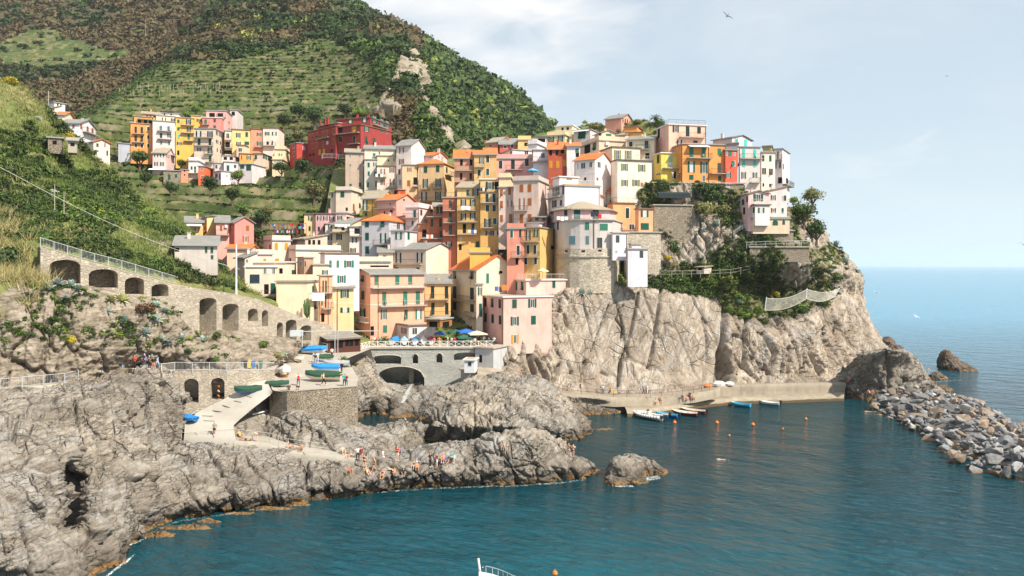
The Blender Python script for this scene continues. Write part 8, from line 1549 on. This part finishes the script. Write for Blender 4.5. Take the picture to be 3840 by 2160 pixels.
def person(px, py, pose, face, top, bottom, label, Y=None, bag=None, hat=None, z=None):
 global pn
 p = at(px, py, Y) if Y else (atz(px, py, z) if z is not None else hit(px, py)[0]); D = proto(pose); root = empty('person', p, R(face) - math.pi / 2); sc = random.uniform(.98, 1.06); root.scale = (sc,) * 3; tag(root, label, 'person', 'people around the harbour'); sk = SKN[pn % 3]; hr = HR[(pn * 2) % 3]
 def add(nm, me, mt):
  o = bpy.data.objects.new(nm, me); link(o, root); setmat(o, mt); return o
 add('body', D['body'], sk); add('hair', D['hair'], hr)
 if top == 'bikini': add('bikini_top', D['top'], cloth(bottom))
 elif top: add('shirt', D['shirt'], cloth(top))
 if bottom:
  k, c = (bottom.split(':') + [None])[:2] if ':' in bottom else ('trunks', bottom); add(k, D[k], cloth(c))
  if k == 'trousers' or top not in (None, 'bikini'): add('shoes', D['shoes'], cloth('dark' if pn % 2 else 'white'))
 if bag:
  pp = posed(pose); c = (pp['che'] + pp['wai']) / 2; m = MB(); m.hexa([(c.x - .15, c.y - .32, c.z - .2), (c.x + .15, c.y - .32, c.z - .2), (c.x + .15, c.y - .12, c.z - .22), (c.x - .15, c.y - .12, c.z - .22), (c.x - .12, c.y - .26, c.z + .26), (c.x + .12, c.y - .26, c.z + .26), (c.x + .12, c.y - .1, c.z + .24), (c.x - .12, c.y - .1, c.z + .24)]); m.build('backpack', cloth(bag), root)
 if hat:
  pp = posed(pose); c = pp['top']; m = MB()
  for rr, z0_, z1_ in ((.15, -.02, .0), (.095, .0, .09)): m.prism([(c.x + rr * math.cos(a * .628), c.y + rr * math.sin(a * .628)) for a in range(10)], 2, c.z + z0_ + .01, c.z + z1_ + .01)
  m.build('hat', cloth(hat), root)
 pn += 1; return root
PEOPLE = '''380,1393,phone,-70,black,trousers:dark,person in a black jacket leaning by the end of the long railing
437,1388,sit,70,red,shorts:dark,person with a bright red top sitting on the parapet
458,1388,phone,-110,white,trousers:lblue,person in white beside the red sitting one on the parapet
471,1388,akimbo,-60,white,trousers:lblue,second person in white on the bend of the path
505,1384,phone,-90,red,trousers:black,man in a red shirt and black trousers on the path bend
543,1376,walk,-150,blue,trousers:dark,person in a vivid blue shirt above the rock
560,1384,phone,-100,dark,trousers:black,dark dressed person left in the group at the path corner
576,1388,akimbo,-80,black,shorts:coral,person with bare arms at the front of the corner group
590,1380,walk,-30,lblue,trousers:lblue,person in a light blue shirt at the right of the corner group
570,1374,phone,-90,teal,trousers:dark,person in teal behind the corner group
804,1634,walk,-80,grey,shorts:black,woman with dark hair and black skirt walking down the slipway
1119,1447,akimbo,110,white,trousers:jeans,man with white shirt jeans and red backpack on the boat plaza,bag=red
1213,1446,walk,-10,beige,trousers:black,person with a yellow bag passing the green tarpaulin boat,bag=yellow
1082,1466,sit,-70,dark,shorts:black,left sitter on the plaza wall edge
1117,1467,sit,-100,black,shorts:dark,right sitter on the plaza wall edge
1182,1368,walk,-90,black,shorts:grey,man in a black shirt and grey shorts walking down the plaza
1191,1361,walk,-80,white,trousers:lblue,person in a white shirt behind the black shirted man
1176,1360,walk,-100,lblue,shorts:beige,person in a light blue shirt beside the black shirted man
1245,1343,walk,-90,white,trousers:dark,person in a white top by the small green covered boat
1276,1320,phone,-120,white,trousers:dark,person in white at the corner of the pavilion
1062,1356,bend,20,green,shorts:orange,person in a green shirt bending near the rowing boat
1292,1449,akimbo,100,teal,trousers:dark,person with a teal backpack at the plaza corner,bag=teal
1299,1449,phone,80,maroon,trousers:jeans,person in dark red next to the teal backpack
1397,1297,phone,-90,pink,shorts:beige,person in pink at the left end of the crossed fence
1405,1296,walk,-40,white,trousers:dark,person in white beside the pink one at the crossed fence
1414,1297,akimbo,-120,coral,shorts:dark,person in coral third at the crossed fence
1426,1297,phone,-90,teal,trousers:black,person in teal fourth at the crossed fence
1541,1298,akimbo,90,dark,trousers:black,dark figure leaning before the blue covered boat
1628,1298,phone,-90,coral,shorts:coral,person in coral orange before the pink covered boat
1647,1298,akimbo,-80,orange,shorts:grey,person in a bright orange shirt at the fence
1636,1284,walk,-60,yellow,trousers:dark,person in yellow by the veranda corner
1648,1283,walk,-120,white,trousers:dark,waiter in a white shirt by the veranda corner
1679,1296,walk,180,white,shorts:black,person in white left of the green parasol
1694,1298,phone,-90,white,trousers:dark,second person in white under the green parasol
1705,1298,akimbo,-60,red,trousers:black,person in a red shirt under the green parasol
1767,1298,phone,100,blue,shorts:white,person in a blue shirt at the fence under the blue parasol
1781,1298,walk,90,white,shorts:orange,person in white with orange shorts under the beige parasol
1797,1292,phone,-90,black,trousers:dark,dark dressed guest left under the beige parasol
1812,1292,akimbo,-90,grey,trousers:black,grey dressed guest right under the beige parasol
1833,1299,walk,-140,blue,trousers:jeans,person in blue at the top of the stair
1853,1297,phone,-90,white,trousers:dark,person in white beside the pink house corner
1285,1702,sit,-60,,dark,shirtless sitter at the left end of the bathers ledge
1310,1712,lie,80,,dark,sunbather lying on the left end of the ledge
1341,1728,walk,-60,white,trousers:black,person in white with a dark rucksack on the spit,bag=black
1353,1729,phone,120,maroon,shorts:beige,person in a dark red shirt beside the dark rucksack,bag=maroon
1366,1757,akimbo,-100,bikini,black,woman in a black swimsuit standing on the spit
1307,1777,sit,-40,bikini,red,lone bather sitting lowest at the left of the spit
1378,1778,sitback,-60,bikini,orange,bather in orange leaning back on a pink towel
1404,1770,walk,-160,,black,shirtless man in black trunks walking on the spit
1436,1737,walk,-20,white,shorts:white,woman with a white top walking higher on the spit
1462,1764,lie,-20,,beige,person lying on the rock in the middle of the spit
1434,1792,sit,-90,bikini,black,bather with dark hair sitting at the lower edge
1480,1780,sitback,-80,,beige,shirtless man reclining right of the lower edge bather
1507,1794,bend,-60,black,trousers:black,person all in black bending beside the reclining man
1490,1728,phone,-110,red,shorts:white,woman in a red top and white shorts standing
1497,1702,sit,-70,purple,shorts:grey,person in a purple shirt sitting on the boulder
1551,1757,sit,-100,bikini,dark,left one of a sitting couple on the spit
1563,1761,sit,-80,,dark,right one of a sitting couple wearing a white cap,hat=white
1613,1752,akimbo,-30,black,trousers:black,person in a long black dress with a red bag
1639,1754,phone,170,maroon,shorts:white,man in a dark red shirt and white shorts
1661,1732,sit,-90,coral,shorts:pink,person in pale coral sitting beside the blue shirt
1674,1736,sit,-80,blue,shorts:beige,man in a dark blue shirt sitting
1704,1738,bend,180,teal,shorts:white,person in a teal shirt bending forward
1893,1700,bend,-120,,orange,bather crouching alone high on the right rocks
2133,1713,akimbo,60,,white,left of two shirtless men at the tip of the spit
2149,1715,phone,40,,maroon,right of two shirtless men at the tip of the spit
901,1640,sitback,-40,bikini,yellow,bather in yellow at the head of the ledge
926,1652,lie,10,coral,shorts:dark,person lying in striped coral at the head of the ledge
966,1656,bend,180,,dark,shirtless man bending over on the ledge
1090,1682,sitback,-30,bikini,black,woman with dark hair reclining on the middle of the ledge
1131,1690,sit,-90,bikini,coral,bather sitting on the edge of the ledge
2141,1468,walk,10,grey,shorts:beige,walker with a red cap on the harbour path,hat=red
2176,1470,walk,0,black,shorts:black,walker in black on the harbour path
2261,1478,phone,-90,white,trousers:jeans,person in a white shirt left of the blue barrel
2289,1480,walk,180,orange,trousers:dark,person in an orange vest by the yellow pile
2412,1477,walk,20,lblue,trousers:black,man in a light blue shirt on the harbour path
2428,1477,phone,160,white,trousers:white,person in white facing the light blue shirt
2459,1516,sit,-70,bikini,coral,sitter on the lower quay beside the standing bather
2478,1518,akimbo,-100,,black,standing shirtless bather on the lower quay
2561,1506,bend,-120,maroon,trousers:jeans,person in a plum shirt and jeans bending on the quay
2577,1504,sit,-90,coral,shorts:dark,sitter left in the small group on the quay
2587,1502,phone,-90,dark,trousers:black,dark standing person in the group on the quay
2599,1501,sit,-80,bikini,orange,sitter right in the small group on the quay
3184,1436,sit,-60,red,trousers:dark,person in red sitting at the end of the quay wall
3199,1470,sit,-90,bikini,dark,bather on the low quay end
3218,1474,sit,-80,white,shorts:grey,person in white on the low quay end
3211,1436,phone,-80,dark,trousers:grey,grey standing person at the quay stairs
3262,1478,sitback,-70,bikini,coral,left of two tanned bathers on the slab at the quay end
3273,1478,sit,-100,,orange,right of two tanned bathers on the slab at the quay end
3482,1405,phone,-20,white,trousers:white,person in white standing on the outer rocks
1724,1372,phone,-60,pink,shorts:red,person in pink on the landing left of the kiosk
1764,1338,walk,-130,dark,trousers:black,dark person walking on the stair wall'''
for ln in PEOPLE.split('\n'):
 a = ln.split(','); kw = {q.split('=')[0]: q.split('=')[1] for q in a[7:]}
 person(float(a[0]), float(a[1]), a[2], float(a[3]), a[4] or None, a[5] or None, a[6], **kw)
person(2701, 1723, 'swim', 175, None, 'red', 'swimmer in red in the middle of the cove', z=0.0); person(3253, 1543, 'swim', 165, None, 'teal', 'swimmer beside the breakwater boulders', z=0.0)
person(2522, 671, 'phone', -90, 'white', 'trousers:grey', 'person in white at the yellow house doorway', Y=172.5); person(2547, 672, 'akimbo', -90, 'dark', 'trousers:dark', 'person in dark clothes outside the yellow house', Y=172.5)
person(1994, 1049, 'chair', 20, 'white', 'trousers:lblue', 'person seated left at the roof terrace table', Y=154); person(2022, 1048, 'chair', 160, 'lblue', 'shorts:beige', 'person seated right under the pale green parasol', Y=154)
# ---------------------------------------------------------------- boulders, sea rocks, foam
import bmesh
def boulder_mesh(seed, n=15):
 g = random.Random(seed); bm = bmesh.new(); sx, sy, sz = 1, g.uniform(.7, .95), g.uniform(.55, .8)
 for i in range(n):
  v = Vector((g.gauss(0, 1), g.gauss(0, 1), g.gauss(0, 1))).normalized(); v = v * g.uniform(.82, 1.05); bm.verts.new((v.x * sx, v.y * sy, v.z * sz))
 r = bmesh.ops.convex_hull(bm, input=bm.verts); bmesh.ops.delete(bm, geom=[e for e in r['geom_interior'] if isinstance(e, bmesh.types.BMVert)], context='VERTS')
 bmesh.ops.bevel(bm, geom=list(bm.edges), offset=.05, segments=2, affect='EDGES', profile=.6); bmesh.ops.triangulate(bm, faces=bm.faces)
 bmesh.ops.subdivide_edges(bm, edges=[e for e in bm.edges if e.calc_length() > .25], cuts=1, use_grid_fill=False)
 P = np.array([v.co[:] for v in bm.verts]); d = .10 * fbm(P * 1.6 + seed, 4, .6) + .03 * fbm(P * 6 + seed, 2)
 for v, q in zip(bm.verts, d): v.co = v.co * (1 + q)
 me = bpy.data.meshes.new('boulder'); bm.to_mesh(me); bm.free(); return me
def boulder_mat(name, c1, c2, vein):
 t = NT(name); oi = t.new('ObjectInfo'); tc_ = t.new('TexCoord'); v = tc_.outputs['Object']
 n = t.noise(1.3, 7, .65, .6, v); f = t.noise(5, 6, .7, 0, v); c = t.mix(t.ramp(n, [(.38, 0.), (.62, 1.)]), c1, c2); c = t.mix(t.ramp(t.noise(.9, 5, .6, 3, t.mapv((1, 1, 2.5), (0, 0, 0), v)), [(.49, 0.), (.5, .7), (.515, 0.)]), c, vein); c = t.mix(t.ramp(f, [(.3, .6), (.45, 0.)]), c, tuple(x * .5 for x in c1))
 z = t.sep()[2]; c = t.mix(t.ramp(t.math('ADD', z, t.math('MULTIPLY', f, .5)), [(.25, .9), (.75, 0.)]), c, t.mix(n, (.09, .055, .025), (.30, .18, .06)))
 hs = t.new('HueSaturation'); t.l.new(c, hs.inputs['Color']); t.l.new(t.math('ADD', t.math('MULTIPLY', oi.outputs['Random'], .6), .7), hs.inputs['Value']); t.col(hs.outputs[0]); t.bump(t.math('ADD', n, f), .5, .08); return t.m
BM_ = {'white': boulder_mat('pale_marble_boulder', (.40, .385, .37), (.29, .28, .27), (.55, .54, .53)), 'grey': boulder_mat('grey_boulder', (.26, .26, .27), (.17, .17, .175), (.55, .55, .55)), 'brown': boulder_mat('brown_boulder', (.30, .22, .16), (.22, .17, .13), (.45, .40, .35)), 'dark': boulder_mat('dark_grey_boulder', (.11, .11, .12), (.17, .165, .16), (.4, .4, .4))}
BMS = [boulder_mesh(s) for s in range(12)]
for b_ in BMS: b_.materials.append(BM_['grey'])
Lp = [(3278, 1522), (3284, 1548), (3379, 1594), (3424, 1613), (3496, 1656), (3555, 1719), (3676, 1770), (3840, 1806), (4120, 1850)]; Rp = [(3380, 1452), (3490, 1462), (3560, 1490), (3620, 1502), (3680, 1520), (3760, 1568), (3810, 1600), (3900, 1640), (4200, 1720)]
Lw = [atz(x, y, 0) for x, y in Lp]; Rw_ = [atz(x, y, 0) for x, y in Rp]; g = random.Random(3); placed = []; cnt = 0
for layer, (zb, num) in enumerate(((0, 330), (1, 380))):
 for k in range(num * 6):
  t_ = g.uniform(0, 7.99); i = int(t_); f = t_ - i; a = Lw[i].lerp(Lw[i + 1], f); b = Rw_[i].lerp(Rw_[i + 1], f); s = g.uniform(-.02, 1.05); p = a.lerp(b, s)
  if p.x / p.y * F + 1920 > 3990: continue
  zc_ = 2.6 * math.sin(math.pi * min(1, max(0, s * .85 + .1))) * (.7 + .3 * g.random()); r = g.choice((.7, .85, .95, 1.1, 1.35, 1.75)) * (1.0 if i < 5 else 1.12)
  z = zc_ - (1.0 if layer == 0 else -.05) ; q = Vector((p.x, p.y, z))
  if any((q - o).length < (r + ro) * (.66 if layer else .80) for o, ro in placed): continue
  if layer == 0 and len(placed) > 130: break
  if len(placed) > 290: break
  placed.append((q, r)); o = bpy.data.objects.new('boulder', g.choice(BMS)); link(o); o.location = q; o.scale = (r * 1.1, r, r * g.uniform(.85, 1.05)); o.rotation_euler = (g.uniform(-.5, .5), g.uniform(-.5, .5), g.uniform(0, 6.28))
  kd = g.choice(('white', 'grey', 'brown', 'dark', 'grey', 'white', 'brown')) if z > .5 else g.choice(('brown', 'grey', 'brown', 'dark')); setmat(o, BM_[kd])
  where = ('at the far end by the headland', 'in the middle of the breakwater', 'at the near end of the breakwater')[0 if i < 2 else 1 if i < 5 else 2]; side = 'on the cove waterline' if s < .18 else ('on the open sea side' if s > .85 else ('on the crest' if z > 1.6 else 'low on the slope'))
  tag(o, {'white': 'pale whitish', 'grey': 'mid grey', 'brown': 'brown', 'dark': 'dark grey'}[kd] + ' boulder ' + side + ' ' + where, 'boulder', {'white': 'pale', 'grey': 'grey', 'brown': 'brown', 'dark': 'dark'}[kd] + ' boulders ' + side + ' ' + where)
Vs, Fs, off = [], [], 0
for k in range(800):
 t_ = g.uniform(0, 7.99); i = int(t_); p = Lw[i].lerp(Lw[i + 1], t_ - i).lerp(Rw_[i].lerp(Rw_[i + 1], t_ - i), g.uniform(0, 1)); s_ = g.uniform(.3, .6); me = BMS[k % 12]; V = np.array([v.co[:] for v in me.vertices]) * s_; q = None
 zz = max([o.z + (r * r - min(r * r, (o.x - p.x) ** 2 + (o.y - p.y) ** 2)) ** .5 * .75 for o, r in placed if (o.x - p.x) ** 2 + (o.y - p.y) ** 2 < r * r] or [.3]); me.calc_loop_triangles(); T = np.array([t3.vertices[:] for t3 in me.loop_triangles]); Vs.append(V + (p.x, p.y, zz * .82)); Fs.append(T + off); off += len(V)
tag(mesh_np('small_stones', np.concatenate(Vs), np.concatenate(Fs), BM_['grey']), 'small broken stones wedged among the breakwater boulders', 'stones', kind='stuff')
# core under the boulders so no gaps show the sea
m = MB()
for i in range(8):
 a, b, c, d = Lw[i], Lw[i + 1], Rw_[i + 1], Rw_[i]; a2, d2, b2, c2 = a.lerp(d, .3), a.lerp(d, .7), b.lerp(c, .3), b.lerp(c, .7); U = Vector((0, 0, 1.1)); dn = Vector((0, 0, -1.5))
 m.poly([a + dn, b + dn, b2 + U, a2 + U]); m.poly([a2 + U, b2 + U, c2 + U, d2 + U]); m.poly([d2 + U, c2 + U, c + dn, d + dn])
tag(m.build('breakwater_core', BM_['dark']), kind='structure')
# free standing sea rocks: displaced lumps joined into one mesh each
def sea_rock(label, lumps, mat='wetrock', amp=.35, size=1.6, name='sea_rock', cut=None):
 Vs, Fs, off = [], [], 0
 for (px, py, z, rx, ry, rz) in lumps:
  bm = bmesh.new(); bmesh.ops.create_icosphere(bm, subdivisions=5, radius=1); V = np.array([v.co[:] for v in bm.verts]); Fc = np.array([[v.index for v in f.verts] for f in bm.faces]); bm.free(); c = atz(px, py, 0); V = V * (rx, ry, rz) + (c.x, c.y, z); Vs.append(V); Fs.append(Fc + off); off += len(V); Nn = None
 V = np.concatenate(Vs); Fc = np.concatenate(Fs); cs = np.concatenate([np.repeat([[*atz(l[0], l[1], 0)[:2], l[2]]], len(v), 0) for l, v in zip(lumps, Vs)]); N = V - cs; N /= np.linalg.norm(N, axis=1)[:, None]
 h = rockdisp(amp * 2, size, (.4, .8, .3), (1, 1, .6), .5, hash(label) % 7)(V, N, 0, 0); V = V + N * h[:, None]; V[:, 2] = np.maximum(V[:, 2], -1.5)
 o = mesh_np(name, V, Fc, M[mat]); tag(o, label, 'rock'); return o
sea_rock('tall dark wedge-shaped sea stack standing alone off the headland', [(3548, 1384, 1.0, 1.9, 2.4, 4.2), (3566, 1386, .4, 2.6, 2.6, 3.2), (3595, 1387, 0, 3.2, 2.8, 2.2), (3630, 1390, -.2, 2.2, 2.0, 1.2)], amp=.28)
sea_rock('brown rock islet with foam in front of the spit', [(2330, 1790, .2, 1.9, 2.0, 2.4), (2365, 1780, .2, 2.0, 2.0, 2.5), (2405, 1775, .1, 1.6, 1.6, 2.0), (2310, 1812, -.2, 1.7, 1.2, 1.0), (2370, 1808, -.2, 2.2, 1.0, .9)], 'shore', .22, 1.2)
sea_rock('smaller brown rock right of the foaming islet', [(2448, 1768, -.1, 1.1, 1.1, 1.5), (2472, 1774, -.2, 1.1, 1.0, 1.0)], 'shore', .2, 1.1)
sea_rock('pointed dark rock behind the headland', [(3330, 1322, 1.5, 2.4, 2, 3.4), (3362, 1340, .5, 2.6, 2.2, 3.0)], 'wetrock', .25); sea_rock('dark low rock at the outer tip of the headland', [(3512, 1420, -.2, 2.0, 1.6, 1.7), (3535, 1418, -.4, 1.3, 1.2, .9)], 'wetrock', .2); sea_rock('round dark rock awash beside the breakwater head', [(3525, 1462, -.3, 2.6, 1.6, 1.3)], 'wetrock', .2); sea_rock('low reef rock off the end of the big harbour rock', [(2252, 1612, -.6, 1.6, 1.0, .8), (2290, 1608, -.7, 1.2, .7, .8)], 'shore', .15)
sea_rock('rounded brown boulder in the surf at the bottom left', [(360, 2100, .1, 2.4, 2.0, 1.8), (300, 2110, .2, 2.0, 2.0, 1.8), (405, 2115, -.2, 1.5, 1.4, 1.0)], 'shore', .3, 1.8); sea_rock('grey boulder between the pool and the spit', [(1545, 1690, .5, 1.7, 1.6, 2.0), (1560, 1660, .5, 1.4, 1.4, 2.6), (1515, 1680, .4, 1.5, 1.5, 1.8)], 'shore2', .25, 1.6)
sea_rock('reddish crusted ledge awash below the shore, left piece', [(700, 1980, -.45, 3.6, .8, .75), (600, 2008, -.45, 2.2, .8, .7), (770, 1958, -.5, 2.0, .7, .7)], 'shore', .22, .8); sea_rock('reddish crusted ledge awash below the shore, right piece', [(1000, 1908, -.45, 4.0, .7, .7), (900, 1925, -.5, 2.4, .7, .7), (1110, 1893, -.5, 2.6, .7, .7)], 'shore', .12, 1.0)
# foam
t = NT('sea_foam'); t.col((.80, .84, .85)); t.b.inputs['Roughness'].default_value = .8; a = t.new('Attribute', attribute_name='edge'); n = t.noise(1.9, 8, .75, 1.8); al = t.ramp(t.math('ADD', t.math('MULTIPLY', n, 1.0), t.math('MULTIPLY', a.outputs['Fac'], .55)), [(.84, 0.), (1.0, .85)]); t.l.new(al, t.b.inputs['Alpha']); M['foam'] = t.m
def foam(spec, w, label_i, dens=.6):
 pts = [atz(*[float(v) for v in q.split(',')], 0) for q in spec.split()]; L = [0]
 for a, b in zip(pts[:-1], pts[1:]): L.append(L[-1] + (b - a).length)
 n = int(L[-1] / .4) + 2; nv = 9; V, E = [], []
 for i in range(n):
  s = L[-1] * i / (n - 1); x = np.interp(s, L, [p.x for p in pts]); y = np.interp(s, L, [p.y for p in pts])
  for j in range(nv): f = j / (nv - 1); V.append((x + .15 * f * w, y + w * .35 - w * f, .045)); E.append(dens * (math.sin(math.pi * min(1, f * 1.02)) ** .6) * (1 if 0 < i < n - 1 else 0) - (.55 if j in (0, nv - 1) or i in (0, n - 1) else 0))
 ix = np.arange(n * nv).reshape(n, nv); Fc = np.stack([ix[:-1, :-1], ix[:-1, 1:], ix[1:, 1:], ix[1:, :-1]], -1).reshape(-1, 4); o = mesh_np('foam', np.array(V), Fc, M['foam'], attr={'edge': E}); tag(o, label_i, 'foam', kind='stuff')
foam('330,2200 385,2165 452,2110 500,2080', 4.5, 'broad white surf in the bottom left corner', .8); foam('430,2055 500,2035 560,2010', 2.2, 'foam at the inlet above the corner surf', .7); foam('540,2008 661,1955 800,1935 900,1920', 1.6, 'thin foam along the reddish ledge', .6); foam('900,1925 1000,1905 1180,1892', 1.3, 'thin foam along the right ledge', .5)
foam('1400,1846 1605,1832 1780,1825 1922,1822 2100,1810 2200,1796', 1.6, 'foam line along the rock spit', .62); foam('2390,1800 2430,1790 2470,1784', 3.4, 'white splash between the two islets', .72); foam('2290,1822 2380,1822', 1.8, 'foam below the islet', .7); foam('2450,1790 2500,1780', 1.2, 'foam right of the islet', .6); foam('3500,1432 3550,1428 3600,1424', 3, 'foam at the headland tip', .6); foam('3540,1478 3600,1488', 4, 'foam at the breakwater head', .7); foam('3640,1392 3690,1392', 2, 'foam beside the sea stack', .6); foam('2560,1715 2660,1722', 1.6, 'swimmer wake', .5); foam('3790,1800 3860,1812', 2, 'foam at the near boulders', .6)

# thin sea haze
t = bpy.data.materials.new('haze_air'); t.use_nodes = True; nn = t.node_tree.nodes; nn.clear(); ou = nn.new('ShaderNodeOutputMaterial'); pv = nn.new('ShaderNodeVolumePrincipled'); pv.inputs['Color'].default_value = (.86, .93, 1, 1); pv.inputs['Density'].default_value = .00007; pv.inputs['Anisotropy'].default_value = .2; t.node_tree.links.new(pv.outputs[0], ou.inputs['Volume'])
m = MB(); m.box((-95000, -300, -3), (95000, 92000, 520)); o = m.build('haze', t); tag(o, kind='stuff'); o['label'] = 'thin pale sea haze'; o['category'] = 'haze'
scene.cycles.volume_bounces = 1
